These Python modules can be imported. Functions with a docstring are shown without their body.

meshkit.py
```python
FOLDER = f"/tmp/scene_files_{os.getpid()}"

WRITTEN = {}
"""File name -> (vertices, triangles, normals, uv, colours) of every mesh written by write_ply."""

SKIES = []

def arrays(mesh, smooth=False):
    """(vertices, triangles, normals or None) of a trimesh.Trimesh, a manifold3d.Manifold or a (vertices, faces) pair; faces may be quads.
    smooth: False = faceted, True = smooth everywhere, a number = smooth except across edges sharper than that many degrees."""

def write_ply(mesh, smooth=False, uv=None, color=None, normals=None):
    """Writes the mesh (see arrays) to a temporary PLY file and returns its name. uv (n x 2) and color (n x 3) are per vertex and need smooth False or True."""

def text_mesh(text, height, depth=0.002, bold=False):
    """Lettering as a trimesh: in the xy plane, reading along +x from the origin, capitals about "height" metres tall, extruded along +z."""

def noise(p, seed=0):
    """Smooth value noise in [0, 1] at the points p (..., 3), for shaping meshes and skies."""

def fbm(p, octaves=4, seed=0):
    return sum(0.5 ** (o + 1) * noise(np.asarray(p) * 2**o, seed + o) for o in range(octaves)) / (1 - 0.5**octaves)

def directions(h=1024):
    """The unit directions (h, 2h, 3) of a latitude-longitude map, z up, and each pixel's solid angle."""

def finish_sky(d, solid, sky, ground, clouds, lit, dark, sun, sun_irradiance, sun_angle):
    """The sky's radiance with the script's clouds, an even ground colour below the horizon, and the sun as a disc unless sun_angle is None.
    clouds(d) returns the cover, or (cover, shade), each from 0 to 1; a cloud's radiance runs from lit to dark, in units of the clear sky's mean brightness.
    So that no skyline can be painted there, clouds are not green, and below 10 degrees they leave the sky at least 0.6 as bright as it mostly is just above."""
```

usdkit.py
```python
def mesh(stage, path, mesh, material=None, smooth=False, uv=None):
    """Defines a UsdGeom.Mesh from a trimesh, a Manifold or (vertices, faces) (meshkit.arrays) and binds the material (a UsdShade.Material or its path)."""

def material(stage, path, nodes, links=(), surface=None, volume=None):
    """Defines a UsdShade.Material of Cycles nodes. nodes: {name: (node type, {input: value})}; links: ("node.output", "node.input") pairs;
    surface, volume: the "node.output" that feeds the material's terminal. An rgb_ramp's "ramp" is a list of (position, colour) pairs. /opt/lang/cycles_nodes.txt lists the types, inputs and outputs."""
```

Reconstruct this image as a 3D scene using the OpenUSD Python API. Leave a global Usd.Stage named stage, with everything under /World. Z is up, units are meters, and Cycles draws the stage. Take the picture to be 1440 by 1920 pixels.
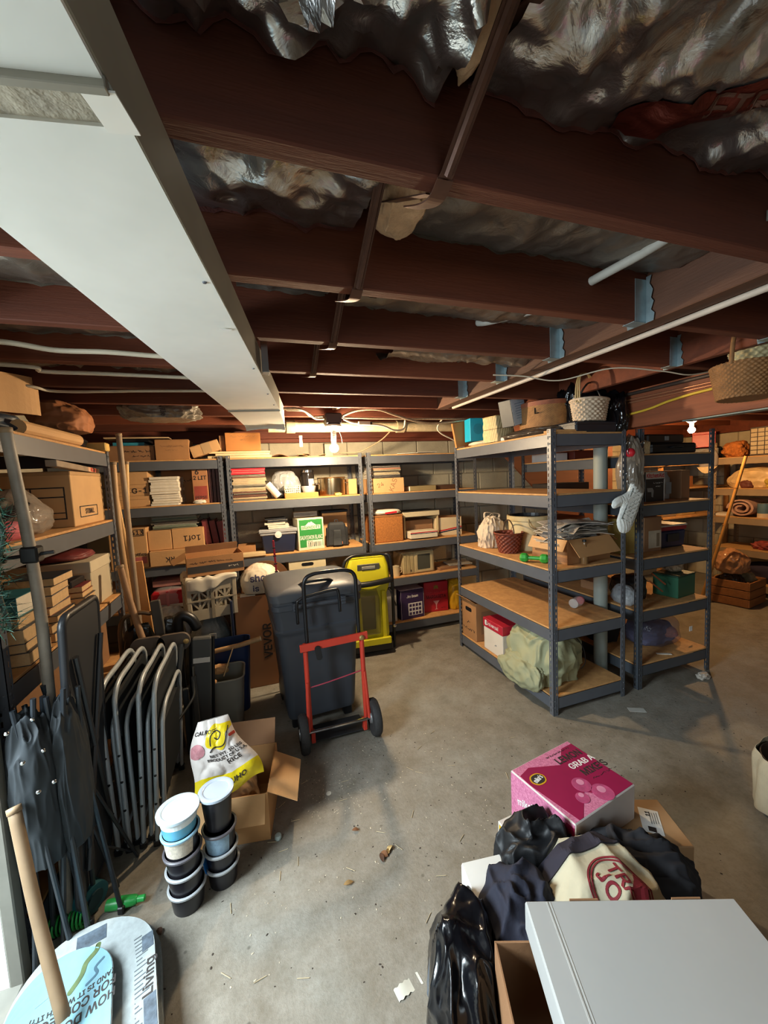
import math, random
import numpy as np, trimesh, usdkit, meshkit
import shapely.geometry as sg
from pxr import Usd, UsdGeom, UsdLux, UsdShade, Gf, Sdf

stage = Usd.Stage.CreateInMemory()
UsdGeom.SetStageUpAxis(stage, UsdGeom.Tokens.z)
UsdGeom.SetStageMetersPerUnit(stage, 1.0)
UsdGeom.Xform.Define(stage, '/World')
UsdGeom.Scope.Define(stage, '/World/Looks')

# ------------------------------------------------------------------ camera
YAW, PITCH, ROLL, EYE = math.radians(18.6), math.radians(4.77), math.radians(-2.65), 1.57
_f = np.array([math.sin(YAW) * math.cos(PITCH), math.cos(YAW) * math.cos(PITCH), -math.sin(PITCH)])
_r = np.array([math.cos(YAW), -math.sin(YAW), 0.0]); _u = np.cross(_r, _f)
_r, _u = math.cos(ROLL) * _r + math.sin(ROLL) * _u, -math.sin(ROLL) * _r + math.cos(ROLL) * _u
cam = UsdGeom.Camera.Define(stage, '/World/camera')
cam.CreateFocalLengthAttr(18.25); cam.CreateHorizontalApertureAttr(36.0); cam.CreateVerticalApertureAttr(48.0)
cam.CreateClippingRangeAttr(Gf.Vec2f(0.02, 100))
cam.CreateExposureAttr(0.35)
cam.AddTransformOp().Set(Gf.Matrix4d(*[float(x) for x in (*_r, 0, *_u, 0, *(-_f), 0, 0, 0, EYE, 1)]))

# ------------------------------------------------------------------ lights
DAY = (0.80, 0.93, 1.0)
BULB, BULB_COLOR = 1900.0, (1.0, 0.76, 0.48)

def rect_light(name, pos, target, w, h, inten, col):
    l = UsdLux.RectLight.Define(stage, '/World/' + name)
    l.CreateWidthAttr(w); l.CreateHeightAttr(h); l.CreateIntensityAttr(inten); l.CreateColorAttr(Gf.Vec3f(*col))
    p, t = np.array(pos, float), np.array(target, float)
    z = (p - t) / np.linalg.norm(p - t)
    x = np.cross([0, 0, 1.0], z); x /= np.linalg.norm(x); y = np.cross(z, x)
    l.AddTransformOp().Set(Gf.Matrix4d(*[float(q) for q in (*x, 0, *y, 0, *z, 0, *p, 1)]))

# daylight falling through the open bulkhead doorway on the left, and through the window behind the viewer
rect_light('doorway_daylight', (-1.62, 0.95, 1.58), (-0.75, 1.2, 0.0), 0.9, 0.9, 47.0, DAY)
rect_light('window_daylight', (0.55, -1.62, 1.75), (0.9, 1.2, 0.5), 1.5, 0.75, 1.8, DAY)
dome = UsdLux.DomeLight.Define(stage, '/World/sky'); dome.CreateIntensityAttr(0.35); dome.CreateColorAttr(Gf.Vec3f(*DAY))

# ------------------------------------------------------------------ helpers
_taken = {}
def numbered(path):
    n = _taken.get(path, 0); _taken[path] = n + 1
    return path if n == 0 else f'{path}_{n:03d}'

def tag(o, label=None, cat=None, group=None, kind=None):
    for k, v in (('label', label), ('category', cat), ('group', group), ('kind', kind)):
        if v: o.SetCustomDataByKey(k, v)
    return o

def thing(name, label, cat, loc=(0, 0, 0), rotz=0, group=None, rotx=0, roty=0, kind=None):
    x = UsdGeom.Xform.Define(stage, numbered('/World/' + name))
    x.AddTranslateOp().Set(Gf.Vec3d(*map(float, loc)))
    if rotz: x.AddRotateZOp().Set(rotz)
    if rotx: x.AddRotateXOp().Set(rotx)
    if roty: x.AddRotateYOp().Set(roty)
    return tag(x.GetPrim(), label, cat, group, kind)

def obj(name, mesh, m, parent=None, smooth=False, label=None, kind=None):
    base = str(parent.GetPath()) if parent else '/World'
    p = usdkit.mesh(stage, numbered(base + '/' + name), mesh, m, smooth=smooth).GetPrim()
    return tag(p, label, None, None, kind)

def solo(name, label, cat, mesh, m, group=None, smooth=False, kind=None):
    return tag(obj(name, mesh, m, None, smooth), label, cat, group, kind)

def dup(root, loc, rotz=0, label=None, group=None, rotx=0, roty=0):
    was = root.GetCustomData(); nm = root.GetName()
    while nm[-4:-3] == '_' and nm[-3:].isdigit(): nm = nm[:-4]
    r = thing(nm, label or was['label'], was['category'], loc, rotz, group or was.get('group'), rotx, roty)
    r.GetReferences().AddInternalReference(root.GetPath()); r.SetInstanceable(True)
    return r

# ---- meshes
T = trimesh.Trimesh
def join(*ms):
    l = []
    for m in ms: l.extend(m if isinstance(m, (list, tuple)) else [m])
    return trimesh.util.concatenate(l)
def mv(m, x=0, y=0, z=0):
    m = m.copy(); m.apply_translation((x, y, z)); return m
_AX = {'x': (1, 0, 0), 'y': (0, 1, 0), 'z': (0, 0, 1)}
def rot(m, ax, deg, p=(0, 0, 0)):
    m = m.copy(); m.apply_transform(trimesh.transformations.rotation_matrix(math.radians(deg), _AX.get(ax, ax) if isinstance(ax, str) else ax, p)); return m
_CF = None
def bx(x0, x1, y0, y1, z0, z1, b=0.003):
    """a box with chamfered edges"""
    global _CF
    h = np.array([x1 - x0, y1 - y0, z1 - z0]) / 2; c = np.array([x0 + x1, y0 + y1, z0 + z1]) / 2
    b = min(b, 0.3 * h.min())
    V = []
    for sx in (-1, 1):
        for sy in (-1, 1):
            for sz in (-1, 1):
                s = np.array([sx, sy, sz])
                for k in range(3):
                    d = h - b; d[k] = h[k]; V.append(s * d)
    V = np.array(V)
    if _CF is None:
        W = []
        for sx in (-1, 1):
            for sy in (-1, 1):
                for sz in (-1, 1):
                    for k in range(3):
                        d = np.array([.9, .9, .9]); d[k] = 1; W.append(np.array([sx, sy, sz]) * d)
        W = np.array(W)
        hull = trimesh.Trimesh(W, trimesh.convex.convex_hull(W).faces, process=False) if False else None
        from scipy.spatial import ConvexHull
        ch = ConvexHull(W); F = []
        for s, e in zip(ch.simplices, ch.equations):
            a, b2, c2 = W[s]
            F.append(s if np.dot(np.cross(b2 - a, c2 - a), e[:3]) > 0 else s[::-1])
        _CF = np.array(F)
    return T(V + c, _CF.copy(), process=False)
def cb(w, d, h, b=0.003, z=0):
    return bx(-w / 2, w / 2, -d / 2, d / 2, z, z + h, b)
def spline(P, n=8, closed=False):
    P = np.array(P, float); out = []; N = len(P)
    for i in range(N if closed else N - 1):
        g = (lambda k: P[k % N]) if closed else (lambda k: P[min(max(k, 0), N - 1)])
        a, b, c, d = g(i - 1), g(i), g(i + 1), g(i + 2)
        for t in np.linspace(0, 1, n, endpoint=False):
            out.append(0.5 * (2 * b + (c - a) * t + (2 * a - 5 * b + 4 * c - d) * t * t + (3 * b - a - 3 * c + d) * t ** 3))
    if not closed: out.append(P[-1])
    return np.array(out)
def tube(P, r, n=8, closed=False, flat=None):
    """a swept tube; flat=(a, b) gives an elliptic section"""
    P = np.array(P, float); N = len(P); R = np.full(N, r, float) if np.ndim(r) == 0 else np.array(r, float)
    tan = np.roll(P, -1, 0) - np.roll(P, 1, 0) if closed else np.gradient(P, axis=0)
    tan /= np.maximum(np.linalg.norm(tan, axis=1, keepdims=True), 1e-9)
    ref = np.array([0, 0, 1.0]) if abs(tan[0][2]) < 0.9 else np.array([1.0, 0, 0])
    u = np.cross(ref, tan[0]); u /= np.linalg.norm(u); V = []
    ang = np.arange(n) / n * 2 * math.pi
    for i in range(N):
        u = u - tan[i] * (u @ tan[i]); u /= np.linalg.norm(u); w = np.cross(tan[i], u)
        fa, fb = flat or (1, 1)
        V.append(P[i] + R[i] * (np.cos(ang)[:, None] * u * fa + np.sin(ang)[:, None] * w * fb))
    V = np.concatenate(V); F = []
    for i in range(N if closed else N - 1):
        j = (i + 1) % N
        for k in range(n):
            l = (k + 1) % n
            F += [(i * n + k, i * n + l, j * n + l), (i * n + k, j * n + l, j * n + k)]
    if not closed:
        c0, c1 = len(V), len(V) + 1; V = np.vstack([V, P[0], P[-1]])
        for k in range(n):
            l = (k + 1) % n
            F += [(c0, l, k), (c1, (N - 1) * n + k, (N - 1) * n + l)]
    return T(V, np.array(F), process=False)
def rod(a, b, r, n=8): return tube([a, b], r, n)
def lathe(prof, n=24, c=(0, 0, 0)):
    prof = np.array(prof, float); N = len(prof); ang = np.arange(n) / n * 2 * math.pi
    V = np.concatenate([np.stack([r * np.cos(ang), r * np.sin(ang), np.full(n, z)], 1) for r, z in prof]) + np.array(c)
    F = []
    for i in range(N - 1):
        for k in range(n):
            l = (k + 1) % n
            F += [(i * n + k, i * n + l, (i + 1) * n + l), (i * n + k, (i + 1) * n + l, (i + 1) * n + k)]
    m = T(V, np.array(F), process=False); m.update_faces(m.nondegenerate_faces()); return m
def grid(fn, nu, nv, th=0.0):
    """a surface P = fn(u, v), u and v in [0, 1] as arrays, with thickness th"""
    u, v = np.meshgrid(np.linspace(0, 1, nu), np.linspace(0, 1, nv), indexing='ij')
    P = np.stack(fn(u, v), -1).reshape(-1, 3)
    idx = np.arange(nu * nv).reshape(nu, nv)
    a, b, c, d = idx[:-1, :-1].ravel(), idx[1:, :-1].ravel(), idx[1:, 1:].ravel(), idx[:-1, 1:].ravel()
    F = np.vstack([np.stack([a, b, c], 1), np.stack([a, c, d], 1)])
    m = T(P, F, process=False)
    if not th: return m
    n = np.array(m.vertex_normals); K = len(P)
    ring = np.concatenate([idx[:, 0], idx[-1, 1:], idx[-2::-1, -1], idx[0, -2:0:-1]])
    r2 = np.roll(ring, -1)
    S = np.vstack([np.stack([ring, ring + K, r2 + K], 1), np.stack([ring, r2 + K, r2], 1)])
    return T(np.vstack([P, P - n * th]), np.vstack([F, F[:, ::-1] + K, S]), process=False)
def blob(size, seed=0, amp=0.18, freq=2.2, sub=4, crease=0.0, top=None):
    """a lumpy bag: unit sphere squared off, displaced, base at z = 0"""
    m = trimesh.creation.icosphere(subdivisions=sub); V = np.array(m.vertices)
    V = np.sign(V) * np.abs(V) ** 0.8
    n = meshkit.fbm(V * freq * .62 + 10 + seed * 7.3, 2, seed) - 0.5
    V = V * (1 + amp * 2 * n)[:, None]
    if crease:
        d = V + .35 * (meshkit.noise(V * 1.7 + seed, seed + 9) - .5)[:, None]
        q = meshkit.noise(d * np.array([1.5, 1.5, .8]) * freq * .8 + 31 + seed * 1.7, seed + 5); q2 = meshkit.noise(d[:, [1, 2, 0]] * np.array([2.6, 1.3, 2.0]) * freq * .8 + 71 + seed, seed + 6)
        r1, r2 = 1 - np.abs(2 * q - 1), 1 - np.abs(2 * q2 - 1)
        V = V * (1 + crease * (.20 * (r1 ** 2 - .35) + .11 * (r2 ** 3 - .25)))[:, None]
    if top is not None:      # gathered neck
        t = np.clip((V[:, 2] - 0.2) / 0.8, 0, 1); V[:, :2] *= (1 - top * t ** 1.3)[:, None]; V[:, 2] += 0.35 * top * t ** 2
    V[:, 2] = np.where(V[:, 2] < -0.72, -0.72 + 0.04 * (V[:, 2] + 0.72), V[:, 2])
    V = V / np.maximum(np.abs(V).max(0), 1e-6) if False else V
    lo, hi = V.min(0), V.max(0)
    V = (V - (lo + hi) / 2) / (hi - lo) * np.array(size); V[:, 2] += size[2] / 2
    return T(V, m.faces, process=False)
def prism(pts, d, b=0.0):
    """polygon in the xz plane extruded along +y from y = 0 to d"""
    m = trimesh.creation.extrude_polygon(sg.Polygon(pts), d, engine='earcut')
    return rot(mv(m, 0, 0, -d), 'x', 90)
def slab(poly, z0, z1):
    ps = [g for g in getattr(poly, 'geoms', [poly]) if g.area > 1e-9]
    return mv(join(*[trimesh.creation.extrude_polygon(g, z1 - z0, engine='earcut') for g in ps]), 0, 0, z0)
ORD = 'first second third fourth fifth sixth seventh eighth ninth tenth eleventh twelfth thirteenth fourteenth fifteenth sixteenth seventeenth'.split()
def nth(i, n): return 'lowest' if i == 0 else ('topmost' if i == n - 1 else ORD[i] + ' from the bottom')
def rrect(w, h, r, n=4):
    return sg.box(-w / 2 + r, -h / 2 + r, w / 2 - r, h / 2 - r).buffer(r, quad_segs=n)
def open_box(w, d, h, t=0.004):
    """a box without a lid: floor and four walls in one mesh"""
    return join(bx(-w/2, w/2, -d/2, d/2, 0, t, .001), bx(-w/2, w/2, -d/2, -d/2+t, t*.5, h, .001), bx(-w/2, w/2, d/2-t, d/2, t*.5, h, .001),
                bx(-w/2, -w/2+t, -d/2+t*.5, d/2-t*.5, t*.5, h, .001), bx(w/2-t, w/2, -d/2+t*.5, d/2-t*.5, t*.5, h, .001))
_TX = {}
def text(txt, h, bold=True):
    k = (txt, bold)
    if k not in _TX: _TX[k] = meshkit.text_mesh(txt, 1.0, 0.01, bold)
    m = _TX[k].copy(); m.apply_scale((h, h, 0.08))
    lo, hi = m.bounds; m.apply_translation((-(lo[0] + hi[0]) / 2, -h * .5, 0)); return m
def onface(m, face, p, roll=0):
    """put a mesh drawn in the xy plane (reading along +x, facing +z) on a face of a thing"""
    if roll: m = rot(m, 'z', roll)
    if face == 'front': m = rot(m, 'x', 90)
    elif face == 'left': m = rot(rot(m, 'x', 90), 'z', -90)
    elif face == 'right': m = rot(rot(m, 'x', 90), 'z', 90)
    elif face == 'under': m = rot(m, 'x', 180)
    return mv(m, *p)
def letters(parent, txt, h, face, p, m, roll=0, bold=True, name='lettering', fit=None):
    if txt[0] == '~':        # writing too faint to read: a wavering stroke per word
        r = random.Random(len(txt) * 7 + int(h * 1e4)); w = fit or h * .6 * len(txt); k = max(6, len(txt) * 3)
        P = [(-w / 2 + w * i / k, h * (r.uniform(-.45, .45))) for i in range(k + 1)]
        name = 'faint_writing'; t = join(*[slab(sg.LineString(P[a:a + 8]).buffer(h * .06), 0, .0007) for a in range(0, k - 1, 9)])
        return obj(name, onface(t, face, p, roll), m, parent)
    t = text(txt, h, bold)
    if fit:
        s = fit / (t.bounds[1][0] - t.bounds[0][0])
        if s < 1: t.apply_scale((s, 1, 1))
    return obj(name, onface(t, face, p, roll), m, parent)
def patch(parent, w, h, face, p, m, roll=0, name='printed_panel', shape=None, th=.0008):
    q = slab(shape if shape is not None else sg.box(-w/2, -h/2, w/2, h/2), 0, th)
    return obj(name, onface(q, face, p, roll), m, parent)

# ---- materials
def lin(c):
    if isinstance(c, str):
        c = [int(c[i:i + 2], 16) / 255 for i in (1, 3, 5)]
        return tuple(x / 12.92 if x <= 0.04045 else ((x + 0.055) / 1.055) ** 2.4 for x in c)
    return tuple(c)
_MC = {}
def pm(col, r=.6, m=0., v=.15, s=8., b=0., bs=None, name=None, sp=.5, tr=0., alpha=1., stretch=None, det=4, coat=0., c2=None, sheen=0., tl=None):
    key = (col, r, m, v, s, b, bs, sp, tr, alpha, stretch, det, coat, c2, sheen, tl)
    if key in _MC: return _MC[key]
    c = np.array(lin(col)); lo = tuple(np.clip(c * (1 - v), 0, 1)); hi = tuple(np.clip(c * (1 + v), 0, 1)) if c2 is None else lin(c2)
    N = {'tc': ('texture_coordinate', {}), 'mp': ('mapping', {'mapping_type': 'point', 'scale': stretch or (1, 1, 1)}),
         'n': ('noise_texture', {'scale': s, 'detail': det, 'roughness': .6}),
         'ramp': ('rgb_ramp', {'ramp': [(.3, lo), (.7, hi)]}),
         'p': ('principled_bsdf', {'roughness': r, 'metallic': m, 'specular_ior_level': sp, 'transmission_weight': tr, 'alpha': alpha, 'coat_weight': coat, 'sheen_weight': sheen})}
    L = [('tc.object', 'mp.vector'), ('mp.vector', 'n.vector'), ('n.fac', 'ramp.fac'), ('ramp.color', 'p.base_color')]
    if b:
        N['nb'] = ('noise_texture', {'scale': bs or s * 4, 'detail': 3, 'roughness': .6}); N['bump'] = ('bump', {'strength': b, 'distance': .01})
        L += [('mp.vector', 'nb.vector'), ('nb.fac', 'bump.height'), ('bump.normal', 'p.normal')]
    out = 'p.BSDF'
    if tl:
        N['t'] = ('translucent_bsdf', {'color': lin(tl)}); N['mx'] = ('mix_closure', {'fac': .35}); L += [('p.BSDF', 'mx.closure1'), ('t.BSDF', 'mx.closure2')]; out = 'mx.closure'
    _MC[key] = usdkit.material(stage, f'/World/Looks/{name or "look"}_{len(_MC):03d}', N, L, out)
    return _MC[key]
def clear(col='#e8e8e8', r=.12, op=.25, b=.5, s=25):
    """thin clear plastic film: mostly see-through with a gloss"""
    key = ('clear', col, r, op, b, s)
    if key in _MC: return _MC[key]
    N = {'tc': ('texture_coordinate', {}), 'n': ('noise_texture', {'scale': s, 'detail': 3}), 'bump': ('bump', {'strength': b, 'distance': .01}),
         'p': ('principled_bsdf', {'base_color': lin(col), 'roughness': r, 'specular_ior_level': .8}), 't': ('transparent_bsdf', {'color': (.96, .96, .96)}), 'mx': ('mix_closure', {'fac': op})}
    L = [('tc.object', 'n.vector'), ('n.fac', 'bump.height'), ('bump.normal', 'p.normal'), ('t.BSDF', 'mx.closure1'), ('p.BSDF', 'mx.closure2')]
    _MC[key] = usdkit.material(stage, f'/World/Looks/film_{len(_MC):03d}', N, L, 'mx.closure'); return _MC[key]
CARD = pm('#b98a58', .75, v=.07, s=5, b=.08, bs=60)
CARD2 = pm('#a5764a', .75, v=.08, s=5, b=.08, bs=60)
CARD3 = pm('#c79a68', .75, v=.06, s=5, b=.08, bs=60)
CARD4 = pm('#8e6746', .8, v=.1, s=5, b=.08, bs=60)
TAPE = pm('#b4936a', .3, v=.05)
INK = pm('#2a2320', .7, v=.05)
WHITE = pm('#dcdad4', .6, v=.04, s=5)
PAPER = pm('#d8d0c0', .75, v=.06, s=30)
STEEL = pm('#54585f', .42, .0, v=.07, s=9, sp=.6)
BOARD = pm('#bd8a54', .75, v=.10, s=22, b=.05, c2='#cf9d62')
BLACKP = pm('#16171a', .4, v=.1)
BLACKM = pm('#121316', .35, v=.1)
WOOD = pm('#6b3320', .7, v=.25, s=3, b=.15, bs=30, stretch=(.6, 6, 6))
WOODL = pm('#a06a3e', .65, v=.15, s=4, b=.1, stretch=(8, 8, .7))
STICK = pm('#b08a5e', .55, v=.15, s=5, stretch=(6, 6, .8))
GALV = pm('#aebcc0', .35, .75, v=.12, s=14)
CHROME = pm('#c9cacb', .15, 1., v=.03)
# ================================================================== structure
def floor_material():
    N = {'tc': ('texture_coordinate', {}), 'n1': ('noise_texture', {'scale': 1.3, 'detail': 6, 'roughness': .65}), 'n2': ('noise_texture', {'scale': 7, 'detail': 8, 'roughness': .75}),
         'n3': ('noise_texture', {'scale': 60, 'detail': 4, 'roughness': .7}), 'v': ('voronoi_texture', {'scale': 7.5, 'randomness': 1.0}),
         'r1': ('rgb_ramp', {'ramp': [(.28, lin('#665e50')), (.5, lin('#837d72')), (.72, lin('#92958f'))]}),
         'r2': ('rgb_ramp', {'ramp': [(.35, lin('#6c6455')), (.65, lin('#9c968a'))]}),
         'r3': ('rgb_ramp', {'ramp': [(.38, (.55, .53, .5)), (.52, (1, 1, 1))]}),
         'rv': ('rgb_ramp', {'ramp': [(.035, (.28, .26, .24)), (.06, (1, 1, 1))]}),
         'm1': ('mix', {'mix_type': 'mix', 'fac': .5}), 'm2': ('mix', {'mix_type': 'multiply', 'fac': .22}), 'm3': ('mix', {'mix_type': 'multiply', 'fac': .6}),
         'rr': ('map_range', {'from_min': .3, 'from_max': .7, 'to_min': .45, 'to_max': .75}),
         'ad': ('math', {'math_type': 'add'}), 'bump': ('bump', {'strength': .25, 'distance': .01}), 'p': ('principled_bsdf', {'specular_ior_level': .4})}
    L = [('tc.object', 'n1.vector'), ('tc.object', 'n2.vector'), ('tc.object', 'n3.vector'), ('tc.object', 'v.vector'), ('n1.fac', 'r1.fac'), ('n2.fac', 'r2.fac'),
         ('r1.color', 'm1.color1'), ('r2.color', 'm1.color2'), ('n3.fac', 'r3.fac'), ('m1.color', 'm2.color1'), ('r3.color', 'm2.color2'), ('v.distance', 'rv.fac'),
         ('m2.color', 'm3.color1'), ('rv.color', 'm3.color2'), ('m3.color', 'p.base_color'), ('n2.fac', 'rr.value'), ('rr.result', 'p.roughness'),
         ('n2.fac', 'ad.value1'), ('n3.fac', 'ad.value2'), ('ad.value', 'bump.height'), ('bump.normal', 'p.normal')]
    return usdkit.material(stage, '/World/Looks/concrete_floor', N, L, 'p.BSDF')
XL, XR, YB, YF, ZC = -1.46, 6.1, 4.06, -1.9, 2.315
tag(obj('floor', bx(-2.6, XR + .2, YF - .2, YB + .2, -.12, 0, .0), floor_material()), kind='structure')
BLOCK = pm('#a8a08a', .85, v=.12, s=3, b=.25, bs=70, c2='#bab29b')
MORTAR = pm('#8d8574', .9, v=.1, s=20)
PLASTER = pm('#a9a08e', .85, v=.08, s=3, b=.1, bs=40)

def block_wall(name, u0, u1, at, axis, seed):
    w = UsdGeom.Xform.Define(stage, '/World/' + name).GetPrim(); tag(w, kind='structure')
    back = (u0, u1, at + .012, at + .2, 0, 1.98) if axis == 'y' else (at + .012, at + .2, u0, u1, 0, 1.98)
    obj('mortar_bed', bx(*back, 0), MORTAR, w)
    rnd = random.Random(seed)
    for row in range(10):
        x = u0 - (.2 if row % 2 else 0)
        while x < u1 - .02:
            a, b = max(x + .005, u0), min(x + .395, u1); d = rnd.uniform(-.003, .003)
            if b - a > .05:
                z0, z1 = row * .2 + .005, min(row * .2 + .195, 1.98)
                q = (a, b, at + d, at + .05, z0, z1) if axis == 'y' else (at + d, at + .05, a, b, z0, z1)
                obj('block', bx(*q, .006), BLOCK, w)
            x += .4
block_wall('wall_back', XL - .15, XR + .2, YB, 'y', 1)
block_wall('wall_right', 0.4, YB, XR, 'x', 2)
tag(obj('wall_left', bx(XL - .15, XL, 1.48, YB + .1, 0, 2.3, 0), BLOCK), kind='structure')
wl = UsdGeom.Xform.Define(stage, '/World/wall_near').GetPrim(); tag(wl, kind='structure')
obj('wall_panel', bx(XL - .15, -.84, 1.48, 1.53, 0, 2.3, 0), PLASTER, wl)
obj('wall_panel', bx(-.97, -.82, YF, .15, 0, 2.3, 0), PLASTER, wl)
obj('wall_panel', bx(-.97, -.82, .15, 1.48, 2.03, 2.3, 0), PLASTER, wl)
obj('wall_panel', bx(-2.6, -.97, YF, YF + .1, 0, 2.3, 0), PLASTER, wl)
dr = UsdGeom.Xform.Define(stage, '/World/door_1').GetPrim(); tag(dr, kind='structure')
JAMB = pm('#e2e3de', .5, v=.05, s=5); TRIMG = pm('#77756c', .6, v=.12, s=9)
obj('jamb', bx(-.99, -.835, 1.455, 1.49, 0, 2.03, .002), JAMB, dr)
obj('jamb', bx(-.97, -.82, .15, .185, 0, 2.03, .002), JAMB, dr)
obj('edge_trim', bx(-.835, -.797, 1.45, 1.495, 0, 2.06, .004), TRIMG, dr)
obj('threshold', bx(-.99, -.80, .185, 1.455, 0, .02, .004), TRIMG, dr)
wf = UsdGeom.Xform.Define(stage, '/World/wall_front').GetPrim(); tag(wf, kind='structure')
obj('wall_panel', bx(-.97, XR, YF, YF + .15, 0, 1.3, 0), PLASTER, wf)
obj('wall_panel', bx(-.97, -.2, YF, YF + .15, 1.3, 2.3, 0), PLASTER, wf)
obj('wall_panel', bx(1.3, XR, YF, YF + .15, 1.3, 2.3, 0), PLASTER, wf)
obj('wall_panel', bx(-.2, 1.3, YF, YF + .15, 2.15, 2.3, 0), PLASTER, wf)
tag(obj('wall_side', bx(XR, XR + .2, YF, .4, 0, 2.3, 0), PLASTER), kind='structure')

# ---- ceiling: subfloor, joists, rim
SUB = pm('#4a3226', .85, v=.2, s=4)
ce = UsdGeom.Xform.Define(stage, '/World/ceiling').GetPrim(); tag(ce, kind='structure')
obj('subfloor', bx(-2.6, XR + .2, YF - .2, YB + .2, ZC, ZC + .05, 0), SUB, ce)
obj('rim_board', bx(XL - .15, XR + .2, YB + .02, YB + .2, 1.985, ZC, 0), WOOD, ce)
obj('rim_board', bx(XR - .02, XR + .18, YF, YB + .1, 1.985, ZC, 0), WOOD, ce)
obj('rim_board', bx(XL - .15, XL, 1.48, YB + .1, 2.29, ZC, 0), WOOD, ce)
obj('sill_plate', bx(XL, XR, YB - .02, YB + .12, 1.982, 2.02, .003), WOOD, ce)
ZJ = 2.08
JY = [.675 + .4065 * k for k in range(-6, 9)]
WOODS = [pm(c, .75, v=.22, s=2.5, b=.15, bs=26, stretch=(.5, 7, 7)) for c in ('#5c2a13', '#6a3218', '#522410', '#612e16')]
for i, y in enumerate(JY):
    m = WOODS[i % 4]
    if abs(y - 1.8945) < .02:
        obj('joist', bx(-2.4, 1.36, y - .04, y, ZJ, ZC, .003), m, ce)
    elif y < 2.75:
        obj('joist', bx(-2.4, 1.36, y - .04, y, ZJ, ZC, .003), m, ce)
        obj('joist', bx(1.44, 2.11, y - .04, y, ZJ, ZC, .003), WOODS[(i + 1) % 4], ce)
        obj('joist', bx(2.15, XR, y - .04, y, ZJ, ZC, .003), WOODS[(i + 2) % 4], ce)
    else:
        obj('joist', bx(-2.4, XR, y - .04, y, ZJ, ZC, .003), m, ce)
bm = tag(obj('beam', bx(1.36, 1.44, YF, 2.71, ZJ - .002, ZC, .003), pm('#53321f', .7, v=.2, s=2.5, b=.12, bs=24, stretch=(7, .5, 7))), kind='structure')
tag(obj('beam', bx(2.11, 2.15, YF, 2.71, ZJ - .001, ZC, .003), WOODS[1]), kind='structure')
g2 = UsdGeom.Xform.Define(stage, '/World/beam_carrying').GetPrim(); tag(g2, kind='structure')
obj('beam_plank', bx(2.40, 2.44, YF, YB, 1.835, 2.075, .003), pm('#8a4b2b', .65, v=.22, s=2.5, b=.12, bs=24, stretch=(7, .5, 7)), g2)
obj('beam_plank', bx(2.442, 2.482, YF, YB, 1.833, 2.075, .003), WOODS[0], g2)
obj('flitch_plate', bx(2.405, 2.48, .3, 1.62, 1.826, 1.834, .001), pm('#7e8a84', .5, .4, v=.12), g2)
# steel lally column under the carrying beam
lc = thing('lally_column', 'pale grey round steel column rising behind the bare shelves to the beam', 'column', (2.425, 2.2, 0))
obj('shaft', lathe([(.0, .012), (.047, .012), (.047, 1.82), (0, 1.82)], 28), pm('#9aa39c', .55, v=.08, s=4), lc, smooth=40)
obj('base_plate', cb(.15, .15, .012, .002), STEEL, lc); obj('cap_plate', cb(.14, .12, .01, .002, 1.822), STEEL, lc)

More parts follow.
